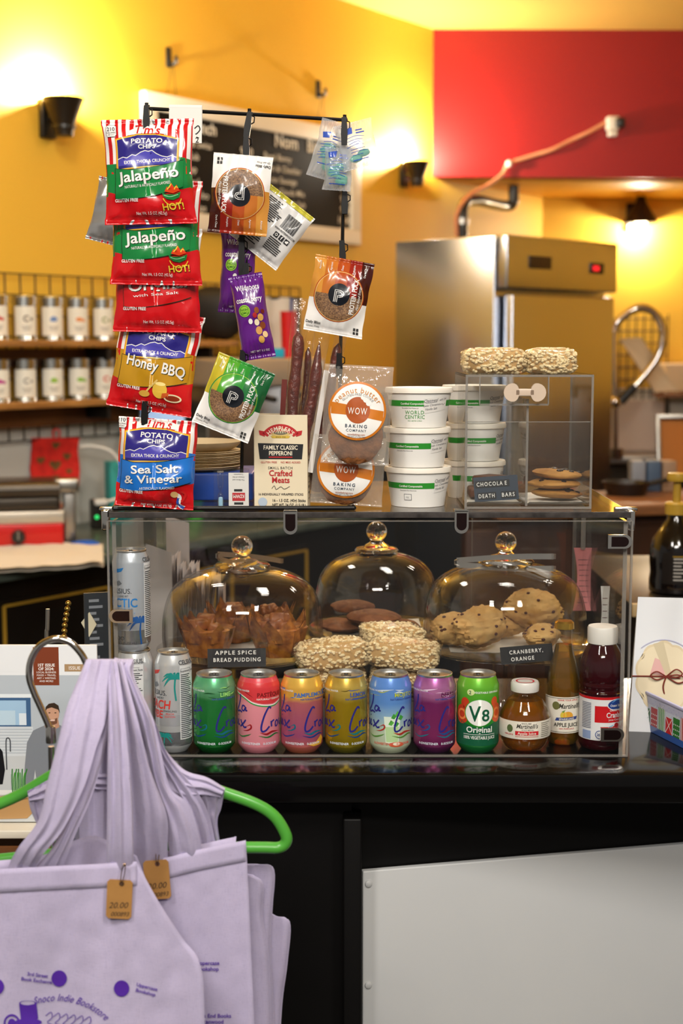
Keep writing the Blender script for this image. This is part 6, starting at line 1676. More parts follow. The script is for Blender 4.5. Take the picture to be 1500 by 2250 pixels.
# paper in the bin
for nm, xa, xb_ in (('left', -bw / 2 + T, xd - T), ('right', xd + T, bw / 2 - T)):
    mb = MB(); us = ls(xa + .002, xb_ - .002, 12); vs_ = ls(.008, bd - .01, 10); bx = t.location.x
    f = lambda u, v, d=0: Vector((bx + u, Yn + v, CT + .006 + .006 * max(0, 1 - v / .03) + .0015 * noise.noise((u * 40, v * 20, 1)) + d))
    mb.grid(f, us, vs_); mb.grid(lambda u, v: f(u, v, -.0008), us, vs_, True)
    mb.solo('paper_liner', mat('white_paper'), 'white paper lining the %s compartment of the cookie bin' % nm, 'paper', 'paper liners in the cookie bin')
m_cc = mat('chocolate_chip_cookie', '#b5843f', .75, var=(35, '#8f5f28', .22), bump=(50, .7)); m_chipc = mat('chocolate', '#24120b', .4)
bx = t.location.x
for i, (dx, yv, z, s, lab) in enumerate(((.054, .075, .010, 1.0, 'bottom'), (.050, .072, .026, 1.02, 'middle'), (.055, .078, .040, .98, 'top'))):
    tt = thing('chocolate_chip_cookie', '%s chocolate chip cookie of the pile in the bin' % lab, 'cookie', (bx + dx, Yn + yv, CT + z), (radians(3 * (i - 1)), radians(3 * (1 - i)), i), 'chocolate chip cookies in the bin')
    mb = lump((0, 0, .007), .040 * s, (1, 1, .2), i + 11, .10, 1.8); mb.build('cookie', m_cc, tt)
    rr = random.Random(i)
    for q in range(12):
        a = rr.uniform(0, 6.28); d = rr.uniform(.1, .95); MB().sphere((cos(a) * d * .038 * s, sin(a) * d * .038 * s, .007 + .0075 * sqrt(1 - d * d * .9)), .0045, 8, 5, (1, 1, .6)).build('chocolate_chip', m_chipc, tt)
for i, (dx, yv, z) in enumerate(((-.06, .10, .009), (-.03, .13, .009), (-.045, .11, .026))):
    MB().box((bx + dx, Yn + yv, CT + z + .008), (.045, .045, .016), rz=i * .4, bev=.004).solo('chocolate_bar_slice', mat('brown_bar', '#5a331a', .6, bump=(70, .6)), '%s chocolate bar slice behind the handwritten card in the bin' % ('left', 'right', 'upper')[i], 'pastry', 'chocolate bars in the bin')
m_bcard = mat('dark_blue_card', '#1b2a3c', .35, coat=.2)
card(1043, 1140, 1046, 1100, 2.172, [('CHOCOLA E', -.08, .70, .78), ('DEATH', -.22, .22, .42), ('BARS', .27, .22, .34)], 'dark blue label card in the bin naming the chocolate bars', (radians(-8), radians(-4), 0), cm=m_bcard)
# bars on top of the bin
zt_ = CT + bh + .001
for i, (pa, pb, lab) in enumerate(((1017, 1152, 'left film-wrapped puffed rice bar on top of the acrylic bin'), (1154, 1259, 'right film-wrapped puffed rice bar on top of the acrylic bin'))):
    Yq = 2.21; kq = MPP(790, Yq)
    cereal_bar((W((pa + pb) / 2, 800, Yq).x, Yq, zt_), ((pb - pa) * kq, .085, 55 * kq), lab, (0, 0, 0), 20 + i, group='film-wrapped puffed rice bars on the bin')
# ================================================================== TOTE BAGS ON A HANGER
m_lin = None
def linen():
    m = bpy.data.materials.new('lavender_linen'); m.use_nodes = True; nt = m.node_tree; b = nt.nodes['Principled BSDF']; N = nt.nodes.new; L = nt.links.new
    b.inputs['Base Color'].default_value = (*hx('#bdb2d2'), 1); b.inputs['Roughness'].default_value = .9; b.inputs['Sheen Weight'].default_value = .15
    tc = N('ShaderNodeTexCoord'); hs = []
    for sc in ((1500, 60, 130), (130, 60, 1500)):
        mp = N('ShaderNodeMapping'); mp.inputs['Scale'].default_value = sc; n = N('ShaderNodeTexNoise'); n.inputs['Scale'].default_value = 1.0; n.inputs['Detail'].default_value = 2
        L(tc.outputs['Object'], mp.inputs[0]); L(mp.outputs[0], n.inputs['Vector']); hs.append(n)
    ad = N('ShaderNodeMath'); ad.operation = 'ADD'; L(hs[0].outputs['Fac'], ad.inputs[0]); L(hs[1].outputs['Fac'], ad.inputs[1])
    bp = N('ShaderNodeBump'); bp.inputs['Strength'].default_value = .25; bp.inputs['Distance'].default_value = .0008; L(ad.outputs[0], bp.inputs['Height']); L(bp.outputs['Normal'], b.inputs['Normal'])
    r = N('ShaderNodeValToRGB'); r.color_ramp.elements[0].position = .6; r.color_ramp.elements[1].position = 1.0
    r.color_ramp.elements[0].color = (*hx('#a59cba'), 1); r.color_ramp.elements[1].color = (*hx('#b2a9c6'), 1)
    L(ad.outputs[0], r.inputs['Fac']); L(r.outputs['Color'], b.inputs['Base Color'])
    return m
m_lin = linen()
m_prp = mat('purple_fabric_ink', '#4a1c96', .8)
def plerp(P, t):
    n = len(P) - 1; x = min(max(t, 0), 1) * n; i = min(int(x), n - 1); f = x - i
    return P[i][0] + (P[i + 1][0] - P[i][0]) * f, P[i][1] + (P[i + 1][1] - P[i][1]) * f
def smooth2(P, n=6): return [(p.x, p.y) for p in cr([(x, y, 0) for x, y in P], n)]
def coons(T_, B_, L_, R_, a, b):
    """a: left-right, b: top-bottom"""
    t = plerp(T_, a); bo = plerp(B_, a); l = plerp(L_, b); r = plerp(R_, b)
    out = []
    for i in (0, 1):
        c = (1 - a) * (1 - b) * T_[0][i] + a * (1 - b) * T_[-1][i] + (1 - a) * b * B_[0][i] + a * b * B_[-1][i]
        out.append((1 - b) * t[i] + b * bo[i] + (1 - a) * l[i] + a * r[i] - c)
    return out
def cloth(name, parent, T_, B_, L_, R_, D, nu=40, nv=40, th=.0016, hem=None):
    T_, B_, L_, R_ = (smooth2(p) if len(p) > 2 else p for p in (T_, B_, L_, R_))
    mb = MB(); us = ls(0, 1, nu); vs_ = ls(0, 1, nv)
    def f(a, b, d=0): x, y = coons(T_, B_, L_, R_, a, b); return W(x, y, D(x, y) + d)
    mb.grid(lambda a, b: f(a, b), us, vs_, True); mb.grid(lambda a, b: f(a, b, th), us, vs_)
    # close the rim
    k = nu * nv; edge = [i for i in range(nu)] + [(j + 1) * nu - 1 for j in range(1, nv)] + [nu * nv - 1 - i for i in range(1, nu)] + [nu * j for j in range(nv - 2, 0, -1)]
    for i, e in enumerate(edge):
        e2 = edge[(i + 1) % len(edge)]; mb.f.append((e, e2, e2 + k, e + k)); mb.m.append(0)
    return mb.build(name, m_lin, parent, world=True, sharp=180)
def strap(parent, Lp, Rp, YL, YR=None, n=7, bulge=.006, th=.0022, name='handle', seed=0):
    """ribbon between two pixel edges; YL/YR: depth at each point (list or number)"""
    if Lp[0][1] < 1475 and isinstance(YL, (list, tuple)):
        # the strap runs over the hook and a little way down behind it
        xm = (Lp[0][0] + Rp[0][0]) / 2
        pre = lambda P: [(xm + (P[0][0] - xm) * .55, 1478), (xm + (P[0][0] - xm) * .75, 1449), (xm + (P[0][0] - xm) * .9, min(P[0][1], 1454))]
        Lp, Rp, YL = pre(Lp) + list(Lp[0:]), pre(Rp) + list(Rp[0:]), [YL[0] + .035, YL[0] + .022, YL[0] + .008] + list(YL)
    def full(P, Y):
        Ys = Y if isinstance(Y, (list, tuple)) else [Y] * len(P)
        return cr([(p[0], p[1], y * 1000) for p, y in zip(P, Ys)], n)
    A_ = full(Lp, YL); B_ = full(Rp, YR if YR is not None else YL)
    m = min(len(A_), len(B_)); mb = MB(); us = ls(0, 1, 21); vs_ = list(range(m))
    def f(u, j, d=0):
        a, b = A_[j], B_[j]; x = a.x + (b.x - a.x) * u; y = a.y + (b.y - a.y) * u; Y = (a.z + (b.z - a.z) * u) / 1000
        c_ = (u * 2.3 + seed * .37 + .35 * sin(j * .07 + seed) + .3 * noise.noise((u, j * .06, seed))) % 1.0
        fold = -bulge * .45 * sin(pi * u) - .0045 * min(c_ / .72, (1 - c_) / .28) + .002 * noise.noise((u * 2, j * .12, seed)) + .001 * noise.noise((u * 5, j * .3, seed + 4))
        return W(x, y, Y + fold + d)
    mb.grid(lambda u, j: f(u, j), us, vs_, True); mb.grid(lambda u, j: f(u, j, th), us, vs_)
    k = 21 * m; edge = list(range(21)) + [(j + 1) * 21 - 1 for j in range(1, m)] + [21 * m - 1 - i for i in range(1, 21)] + [21 * j for j in range(m - 2, 0, -1)]
    for i, e in enumerate(edge):
        e2 = edge[(i + 1) % len(edge)]; mb.f.append((e, e2, e2 + k, e + k)); mb.m.append(0)
    return mb.build(name, m_lin, parent, world=True, sharp=50)
def fold_depth(Y0, seed, amp=.010, slope=0.0):
    def D(x, y):
        return Y0 + slope * (y - 1900) / 1000 + amp * noise.noise((x / 150 + seed, y / 620, seed)) + amp * .5 * noise.noise((x / 60 + seed, y / 300, seed + 5)) + .0016 * noise.noise((x / 22, y / 40, seed)) + amp * .35 * (1 - 2 * abs(noise.noise((x / 110 + y / 260 + seed, y / 900, seed + 9)))) * max(0, 1 - (y - 1880) / 420)
    return D
BG = 'lavender tote bags hung together'
DA = fold_depth(1.595, 1, .012, -.01); DA2 = fold_depth(1.632, 2, .006)
tA = thing('tote_bag', 'frontmost lavender tote bag with purple bookshop print and price tag', 'tote bag', W(80, 2690, 1.6), (0, 0, 0), BG)
TA = [(-290, 1925), (-100, 1915), (80, 1905), (200, 1899), (300, 1893)]
RA = [(300, 1893), (345, 1975), (400, 2060), (440, 2120), (450, 2250), (458, 2690)]
cloth('front_panel', tA, TA, [(-290, 2690), (458, 2690)], [(-290, 1925), (-295, 2300), (-290, 2690)], RA, DA, 48, 56)
cloth('back_panel', tA, [(-270, 1905), (60, 1885), (150, 1852), (205, 1836), (240, 1850), (300, 1880)], [(-270, 2690), (455, 2690)], [(-270, 1905), (-270, 2690)], [(300, 1880), (340, 1980), (452, 2260), (455, 2690)], DA2, 40, 40)
# hem line strip
def hemstrip(parent, T_, drop, D, name='hem'):
    T2 = [(x, y + drop) for x, y in T_]
    return cloth(name, parent, T_, T2, [T_[0], T2[0]], [T_[-1], T2[-1]], lambda x, y: D(x, y) - .0018, 40, 5, .0012)
hemstrip(tA, TA, 52, DA)
def tprint(par, D, fn, name='bookshop_print'):
    A = Art(1.0); fn(A); A.build(name, lambda u, v, o: W(u, -v, D(u, -v) - o), par, us=ls(-30, 560, 40), vs=ls(-2300, -2100, 20), lift=.0016, world=True)
for x, y in ((130, 2150), (267, 2172), (-8, 2168)): tprint(tA, DA, lambda A: A.ell(x, -y, 17, 18, m_prp, 24), 'printed_dot')
tprint(tA, DA, lambda A: A.text('3rd Street', 82, -2146, 11, m_prp, rot=-.12, bold=1).text('Book Exchange', 80, -2158, 11, m_prp, rot=-.12, bold=1), 'printed_shop_name')
tprint(tA, DA, lambda A: A.text('Uppercase', 322, -2172, 11, m_prp, rot=-.25, bold=1).text('Bookshop', 319, -2184, 11, m_prp, rot=-.25, bold=1), 'printed_shop_name')
tprint(tA, DA, lambda A: (A.poly([(42, -2206), (60, -2209), (80, -2205), (84, -2238), (62, -2246), (46, -2240)], m_prp), A.ell(62, -2246, 30, 8, m_prp), A.ring(61, -2204, 16, 19, m_prp, 24, ky=.28), A.ring(26, -2248, 14, 18, m_prp, 24, ky=1.1), A.ell(26, -2250, 9, 12, m_prp)), 'printed_hat')
tprint(tA, DA, lambda A: A.text('Snoco Indie Bookstore', 158, -2203, 23, m_prp, shear=.3, arc=150, rot=-.22, sx=.78), 'printed_script')
tprint(tA, DA, lambda A: [A.stroke([(100 + i * 17, -2232 - i * 2), (112 + i * 17, -2224 - i * 2), (114 + i * 17, -2236 - i * 2), (104 + i * 17, -2246 - i * 2), (116 + i * 17, -2252)], 1.6, m_prp) for i in range(6)], 'printed_swirls')
# handles of the front bag, gathered on the chrome hook
strap(tA, [(186, 1457), (146, 1556), (128, 1626), (103, 1723), (84, 1802), (40, 1862), (18, 1905), (14, 1935)], [(246, 1459), (235, 1569), (211, 1644), (186, 1725), (140, 1820), (96, 1876), (76, 1910), (74, 1940)], [1.635, 1.605, 1.592, 1.585, 1.585, 1.59, 1.606, 1.612], seed=1, bulge=.010)
strap(tA, [(216, 1466), (200, 1600), (170, 1730), (122, 1850), (78, 1908), (74, 1940)], [(250, 1470), (237, 1610), (207, 1735), (165, 1835), (138, 1908), (134, 1940)], [1.645, 1.612, 1.600, 1.60, 1.612, 1.616], seed=3)
strap(tA, [(238, 1462), (238, 1560), (236, 1660), (235, 1760), (234, 1860), (234, 1935)], [(260, 1464), (272, 1560), (282, 1660), (291, 1770), (293, 1860), (294, 1935)], [1.635, 1.602, 1.592, 1.590, 1.596, 1.612], seed=2, bulge=.010)
# second bag
DB = fold_depth(1.665, 4, .008)
tB = thing('tote_bag', 'second lavender tote bag with its price tag, right of the front one', 'tote bag', W(330, 2650, 1.67), (0, 0, 0), BG)
TB = [(-60, 1912), (150, 1903), (330, 1890), (440, 1866), (540, 1846)]
cloth('front_panel', tB, TB, [(-60, 2660), (566, 2640)], [(-60, 1912), (-60, 2660)], [(540, 1846), (546, 1960), (552, 2100), (560, 2300), (566, 2640)], DB, 44, 50)
cloth('back_panel', tB, [(-40, 1905), (300, 1880), (500, 1842), (515, 1838)], [(-40, 2650), (560, 2640)], [(-40, 1905), (-40, 2650)], [(515, 1838), (560, 2640)], lambda x, y: DB(x, y) + .02, 30, 30)
hemstrip(tB, TB, 46, DB)
tprint(tB, DB, lambda A: A.text('Uppercase', 456, -2120, 12, m_prp, bold=1).text('Bookshop', 456, -2133, 12, m_prp, bold=1), 'printed_shop_name')
tprint(tB, DB, lambda A: A.text("Wit's End Books", 467, -2236, 12, m_prp, bold=1).text('Stanwood', 467, -2249, 12, m_prp, bold=1), 'printed_shop_name')
strap(tB, [(250, 1460), (266, 1560), (274, 1660), (280, 1770), (290, 1860), (300, 1925)], [(272, 1466), (302, 1580), (330, 1690), (366, 1790), (368, 1860), (368, 1920)], [1.645, 1.628, 1.632, 1.64, 1.655, 1.676], seed=4, bulge=.012)
strap(tB, [(258, 1456), (292, 1540), (318, 1630), (336, 1715), (358, 1795), (370, 1860), (376, 1915)], [(296, 1492), (334, 1573), (352, 1644), (374, 1730), (416, 1770), (440, 1850), (444, 1905)], [1.65, 1.640, 1.644, 1.65, 1.655, 1.665, 1.678], seed=5, bulge=.012)
# back bags
for i, (R_, Y, lab, tx, ty) in enumerate((
    ([(552, 1926), (574, 1940), (572, 2010), (586, 2100), (592, 2300), (590, 2640)], 1.700, 'third lavender tote bag, edge showing right of the second', 552, 1926),
    ([(560, 1902), (597, 1906), (594, 1990), (590, 2080), (600, 2300), (600, 2640)], 1.725, 'fourth lavender tote bag, folded corner showing behind the third', 560, 1902),
    ([(560, 1990), (606, 2012), (633, 2026), (626, 2120), (612, 2250), (600, 2640)], 1.748, 'rearmost lavender tote bag, wrinkled edge sticking out furthest right', 560, 1990))):
    D = fold_depth(Y, 7 + i, .006)
    t = thing('tote_bag', lab, 'tote bag', W(400, 2640, Y), (0, 0, 0), BG)
    cloth('front_panel', t, [(60, 1915), (400, 1900), (tx, ty)], [(60, 2640), (R_[-1][0], 2640)], [(60, 1915), (60, 2640)], R_, D, 36, 44)
    cloth('back_panel', t, [(60, 1912), (400, 1898), (tx + 4, ty - 4)], [(60, 2640), (R_[-1][0] + 6, 2640)], [(60, 1912), (60, 2640)], [(tx + 4, ty - 4)] + [(x + 5, y + 3) for x, y in R_[1:]], lambda x, y, D=D: D(x, y) + .011, 24, 30)
    if i == 0:
        strap(t, [(262, 1454), (310, 1540), (340, 1640), (385, 1730), (416, 1800), (436, 1925)], [(290, 1486), (340, 1585), (372, 1664), (430, 1735), (462, 1800), (484, 1920)], [1.66, 1.660, 1.664, 1.672, 1.684, 1.71], seed=6)
        strap(t, [(190, 1560), (170, 1660), (172, 1770), (178, 1925)], [(250, 1560), (250, 1660), (246, 1770), (240, 1925)], [1.66, 1.672, 1.68, 1.69], seed=9)
    if i == 1:
        # loop draped over the hanger's right shoulder
        strap(t, [(270, 1458), (322, 1545), (348, 1622), (400, 1688), (455, 1708), (495, 1732)], [(250, 1540), (290, 1650), (340, 1725), (396, 1750), (444, 1746), (484, 1752)], [1.668, 1.672, 1.675, 1.676, 1.674, 1.676], bulge=.012, seed=7)
        strap(t, [(440, 1738), (446, 1775), (452, 1830), (470, 1930)], [(494, 1734), (486, 1775), (478, 1815), (500, 1930)], [1.676, 1.69, 1.7, 1.72], seed=8)
    if i == 2:
        # loop over the left shoulder, and the crossed loops seen inside
        strap(t, [(60, 1738), (66, 1775), (80, 1810)], [(112, 1712), (112, 1760), (104, 1800)], [1.69, 1.695, 1.70], seed=10, n=8)
        strap(t, [(60, 1740), (90, 1722), (118, 1708), (150, 1700)], [(66, 1762), (100, 1760), (130, 1758), (160, 1760)], [1.688, 1.688, 1.69, 1.70], seed=11)
        strap(t, [(170, 1598), (200, 1602), (232, 1600), (300, 1600)], [(170, 1640), (200, 1652), (232, 1650), (300, 1650)], [1.70, 1.695, 1.695, 1.70], seed=12)
        strap(t, [(172, 1690), (200, 1700), (236, 1700)], [(176, 1718), (205, 1732), (236, 1735)], [1.68, 1.672, 1.672], seed=13)
        strap(t, [(196, 1735), (188, 1800), (176, 1880), (170, 2020)], [(240, 1738), (238, 1800), (236, 1880), (236, 2020)], [1.70, 1.71, 1.72, 1.735], seed=14)
        strap(t, [(118, 1790), (150, 1830), (160, 1900), (160, 2020)], [(150, 1742), (190, 1800), (205, 1900), (205, 2020)], [1.70, 1.715, 1.725, 1.735], seed=15)

# price tags
m_kr = mat('kraft_tag', '#a87a40', .7, var=(40, '#9a6e38', .3)); pen = ink('#2a2018', .7)
m_gold = mat('gold_pin', '#c8a888', .2, metal=1)
for i, (cx, cy, rot, D, lab, l1, l2) in enumerate(((262, 1976, 3, DA, 'kraft price tag pinned to the frontmost tote bag', '20.00', '000893'), (345, 1933, -4, DB, 'kraft price tag pinned to the second tote bag', '20.00', '000893'))):
    Y = D(cx, cy) - .008; k = MPP(cy, Y)
    t = thing('price_tag', lab, 'price tag', W(cx, cy, Y), (radians(-2), radians(rot), 0), 'kraft price tags')
    w, h = 56 * k, 88 * k
    outl = [(-w / 2 + .003, -h / 2), (w / 2 - .003, -h / 2), (w / 2, -h / 2 + .003), (w / 2, h / 2 - .003), (w / 2 - .003, h / 2), (-w / 2 + .003, h / 2), (-w / 2, h / 2 - .003), (-w / 2, -h / 2 + .003)]
    MB().prism(outl, .0007).build('card', m_kr, t)
    Art(k).text(l1, -2, -20, 19, pen, shear=.3, rot=.05).text(l2, 2, -38, 14, pen, shear=.3, rot=.04, track=-.02).build('handwriting', flat, t, lift=.0002)
    MB().lathe([(.0012, -.0003), (.0028, -.0003), (.0028, .0003), (.0012, .0003)], 16, (4 * k, -.0006, 36 * k), Matrix.Rotation(pi / 2, 4, 'X')).build('eyelet', m_gold, t)
    pp = [(4, 32), (2, 44), (3, 62), (7, 78), (10, 80), (11, 72), (9, 56), (6, 40), (4, 33)]
    MB().tube(cr([(x * k, -.0012 - .0015 * (j % 2), z * k) for j, (x, z) in enumerate(pp)], 4), .0006, 6).build('safety_pin', m_gold, t)
    MB().box((9 * k, -.0015, 79 * k), (6 * k, .002, 7 * k), bev=.0006).build('pin_cap', m_gold, t)

# hanger and chrome stand
m_grn = mat('green_plastic_hanger', '#4a9a36', .35, coat=.15)
Yh = 1.69
t = thing('clothes_hanger', 'lime green plastic hanger carrying the tote bags', 'hanger', W(240, 1862, Yh))
hp = [(238, 1640), (300, 1668), (400, 1706), (480, 1737), (560, 1766), (602, 1793), (626, 1830), (628, 1850), (612, 1862), (570, 1862), (400, 1862), (240, 1866), (80, 1880), (-80, 1896), (-132, 1894), (-148, 1880), (-140, 1856), (-100, 1812), (-40, 1782), (40, 1748), (120, 1700), (200, 1656)]
MB().tube(cr([W(x, y, Yh + .012 * abs(x - 240) / 400) for x, y in hp], 5, closed=True), 13 * MPP(1800, Yh), 12, closed=True).build('frame', m_grn, t, world=True)
MB().tube(cr([W(x, y, Yh) for x, y in ((238, 1645), (240, 1600), (246, 1560), (252, 1520), (250, 1490), (240, 1480), (232, 1490))], 5), .0022, 8).build('wire_hook', mat('chrome'), t, world=True)
Yk = 1.70
t = thing('bag_display_stand', 'polished chrome stand with looped hook holding the tote bags', 'display stand', (W(112, 1620, Yk).x, Yk, 0))
ap = [(112, 1622), (108, 1598), (92, 1560), (74, 1520), (64, 1486), (68, 1450), (88, 1418), (120, 1404), (152, 1410), (178, 1436), (192, 1462), (206, 1478), (224, 1484), (240, 1480)]
k = MPP(1500, Yk)
MB().tube(cr([W(x, y, Yk - .0 * j) for j, (x, y) in enumerate(ap)], 6), 7.5 * k, 14).build('looped_hook', mat('chrome'), t, world=True)
MB().tube(cr([W(240, 1480, Yk), W(249, 1470, Yk), W(254, 1482, Yk), W(250, 1500, Yk), W(240, 1508, Yk), W(236, 1500, Yk)], 5), .003, 8).build('hook_tip', m_gold, t, world=True)
px_ = W(112, 1620, Yk).x
MB().tube([(px_, Yk, .012), (px_, Yk, W(112, 1640, Yk).z)], 7 * k, 16).build('pole', mat('chrome'), t, world=True)
z1 = W(112, 1632, Yk).z; z2 = W(112, 1596, Yk).z
MB().lathe([(7.5 * k, z1), (11 * k, z1), (11.5 * k, z1 + .003), (11 * k, z2 - .004), (9.5 * k, z2), (7 * k, z2)], 20, (px_, Yk, 0)).build('collar', mat('chrome'), t, world=True)
MB().lathe([(0, 0), (.15, 0), (.15, .006), (.02, .014), (0, .014)], 36, (px_, Yk, 0)).build('base', mat('chrome'), t, world=True)

# ================================================================== MAGAZINE RACK (left)
Ym = 1.94
def mg(px, py): return W(px, py, Ym)
k = MPP(1630, Ym)
mx0, mx1, my0, my1 = -125, 221, 1418, 1806
base_m = mg(48, my1)
t = thing('magazine', 'glossy magazine with a kitchen photo cover, standing behind the chrome hook', 'magazine', base_m, (0, 0, 0))
mw, mh = (mx1 - mx0) * k, (mg(0, my0).z - mg(0, my1).z)
MB().box((0, .004, mh / 2), (mw, .006, mh), bev=.0008).build('pages', mat('magazine_paper', '#e6e6e6', .3, coat=.2), t)
A = Art()
def I(c): return ink(c, .25, .3)
sc_ = mh / (my1 - my0)
def R(x0, y0, x1, y1, c): A.rect((x0 - 48) * k, (my1 - y1) * sc_, (x1 - 48) * k, (my1 - y0) * sc_, I(c))
def Pg(pts, c): A.poly([((x - 48) * k, (my1 - y) * sc_) for x, y in pts], I(c))
def TX(s, x, y, size, c, **kw): A.text(s, (x - 48) * k, (my1 - y) * sc_, size * k, I(c), **kw)
R(mx0, my0, mx1, my1, '#e4e6e9'); A.up()
R(mx0, 1483, mx1, my1, '#b4bcc4'); R(-120, 1430, 60, 1475, '#e4e6e9'); A.up()
R(82, 1422, 138, 1505, '#7a3a22'); R(150, 1459, 200, 1475, '#a88a66')
R(mx0, 1524, 76, 1532, '#dfe6ea'); R(mx0, 1532, 74, 1595, '#3f6088'); R(mx0, 1660, mx1, 1806, '#c2c6c8'); R(mx0, 1596, 78, 1660, '#cdd3d8')
R(150, 1560, 221, 1700, '#a9aeb4')
A.up()
TX('1ST ISSUE', 110, 1464, 9, '#f0ece8', bold=1); TX('OF 2024:', 110, 1472, 9, '#f0ece8', bold=1)
for i, s_ in enumerate(('LOCAL BUSINESS', 'FOOD + TRAVEL', 'ART + WRITING', 'AND MORE!')): TX(s_, 110, 1478.5 + i * 6.4, 5.6, '#f0ece8')
TX('ISSUE', 172, 1471, 11, '#f0ece8')
R(mx0, 1538, 64, 1592, '#9fc0dc'); A.up(); R(mx0, 1560, 40, 1592, '#b8d0e0'); R(48, 1566, 64, 1592, '#d8e2ea')
for i in range(9): R(mx0, 1600 + i * 6.5, 76, 1602 + i * 6.5, '#b4bcc4')
for i in range(7): R(-100 + i * 42, 1700, -98 + i * 42, 1750, '#a8acb0')
# man in a grey sweater, the sink, the plant
Pg([(78, 1604), (95, 1596), (110, 1590), (138, 1592), (156, 1604), (160, 1660), (158, 1722), (84, 1722), (80, 1690), (74, 1730), (54, 1728), (58, 1680), (64, 1630)], '#7d828a'); Pg([(104, 1580), (134, 1580), (136, 1596), (120, 1604), (104, 1596)], '#b88a72')
A.up()
A.ell((121 - 48) * k, (my1 - 1566) * sc_, 15 * k, 23 * k, I('#c89a80')); A.up()
Pg([(106, 1562), (107, 1552), (114, 1545), (126, 1543), (135, 1549), (138, 1566), (134, 1558), (120, 1553), (110, 1556)], '#3a2a20'); Pg([(110, 1576), (120, 1580), (132, 1576), (131, 1588), (121, 1592), (112, 1588)], '#6f4a36')
A.up(); Pg([(115, 1580), (127, 1579), (126, 1583), (116, 1583)], '#e0c0b0')
for x in (115, 128): R(x - 2, 1564, x + 2, 1566, '#3a2a20')
R(57, 1722, 70, 1736, '#c08f78'); R(84, 1716, 158, 1724, '#2a2a30')
A.stroke([((x - 48) * k, (my1 - y) * sc_) for x, y in ((18, 1690), (18, 1630), (22, 1620), (27, 1626), (27, 1650))], 2.6 * k, I('#4a4e54'))
Pg([(mx0, 1640), (0, 1636), (10, 1650), (14, 1690), (8, 1722), (mx0, 1730)], '#15161a')
R(mx0, 1735, mx1, 1746, '#e0e0de'); A.up()
for i in range(9): A.stroke([((30 + i * 3.4 - 48) * k, (my1 - 1748) * sc_), ((29 + i * 3.6 - 48) * k, (my1 - 1716 + (i % 3) * 4) * sc_), ((30 + i * 3.8 + 2 * sin(i) - 48) * k, (my1 - 1688 - (i % 2) * 8) * sc_)], 2.4 * k, I(('#2f7a2a', '#4f9a3a')[i % 2]))
Pg([(-20, 1752), (30, 1744), (72, 1752), (78, 1780), (60, 1798), (-10, 1800), (-30, 1780)], '#b8905f'); A.up(); Pg([(-14, 1754), (30, 1748), (66, 1754), (30, 1762)], '#8a6038')
A.build('cover_print', flat_at(.001), t, lift=.0003, step=.00006)
# rack
t = thing('magazine_rack', 'dark slatted magazine rack standing before the counter', 'rack', (base_m.x, Ym, 0))
rz = base_m.z
MB().box((0, .022, rz / 2 + .10), (.26, .008, rz + .1 - .1)).build('back_board', mat('rack_wood', '#6a4a30', .5, var=(5, '#54381f', .2)), t)
MB().box((0, -.006, rz - .008), (.26, .05, .012), bev=.002).build('ledge', mat('white_painted_wood'), t)
MB().box((0, -.034, rz - .03), (.27, .008, .012)).build('front_slat', m_woodc, t)
for i in range(3): MB().box((0, -.030, rz - .062 - i * .05), (.26, .01, .03 if i % 2 else .02), bev=.001).build('slat', (m_blk, m_woodc, mat('white_painted_wood'))[i], t)
for sx in (-.12, .12):
    MB().box((sx, .0, rz / 2 - .05), (.02, .03, rz - .1)).build('leg', m_blk, t)
    MB().box((sx, .02, .01), (.03, .2, .02)).build('foot', m_blk, t)
# things standing behind the magazine on the counter
tt = thing('dark_booklet', 'dark grey booklet standing by the case behind the magazine', 'booklet', (W(216, 1500, 2.32).x, 2.32, CZ), (0, 0, .35))
kk = MPP(1350, 2.32); hB = W(216, 1302, 2.32).z - CZ
MB().box((0, 0, hB / 2), (56 * kk, .006, hB)).build('cover', mat('slate_card', '#2d3238', .5), tt)
A = Art(kk)
for i in range(10): A.rect(-18, hB / kk - 20 - i * 14, -18 + (22, 30, 16)[i % 3], hB / kk - 14 - i * 14, ink('#8a9098', .5))
A.build('cover_text', flat_at(-.003), tt)
Yg = 2.10
for nm, pts_, r_, m, lab, cat in (
    ('gold_bead_strand', [(150, 1326), (146, 1350), (142, 1378), (140, 1420), (140, 1700)], .0035, mat('brass_beads', '#b8964a', .25, metal=1), 'gold beaded strand hanging upright behind the magazine', 'bead strand'),
    ('steel_straw', [(105, 1338), (104, 1380), (102, 1420), (102, 1700)], .0032, m_steel, 'slim steel rod sticking up behind the chrome hook', 'rod')):
    P = cr([W(x, y, Yg) for x, y in pts_[:4]], 8); zb_ = CZ + .006
    P = [p for p in P] + [Vector((P[-1].x, Yg, zb_ + .0))]
    mb = MB()
    if nm.startswith('gold'):
        L_ = sum((P[i + 1] - P[i]).length for i in range(len(P) - 1)); d = 0; nx = 0
        for i in range(len(P) - 1):
            sg = (P[i + 1] - P[i]).length
            while nx <= d + sg: mb.sphere(P[i].lerp(P[i + 1], (nx - d) / sg), .0046, 8, 6); nx += .0085
            d += sg
    mb.tube(P, r_ * (.5 if nm.startswith('gold') else 1), 8)
    mb.solo(nm, m, lab, cat)
pv = [W(178, 1368, 2.312), W(196, 1345, 2.312), W(212, 1372, 2.312), W(196, 1400, 2.312)]
MB().add(pv + [p + Vector((0, .002, 0)) for p in pv], [(0, 1, 2, 3), (7, 6, 5, 4), (0, 4, 5, 1), (1, 5, 6, 2), (2, 6, 7, 3), (3, 7, 4, 0)]).build('inserted_page', mat('cream_paper', '#d8d0b4', .6), tt, world=True)
cc = W(121, 1500, Yg)
t = thing('utensil_cup', 'dark cup on the counter behind the magazine holding rod and bead strand', 'cup', (cc.x, Yg + .002, CZ))
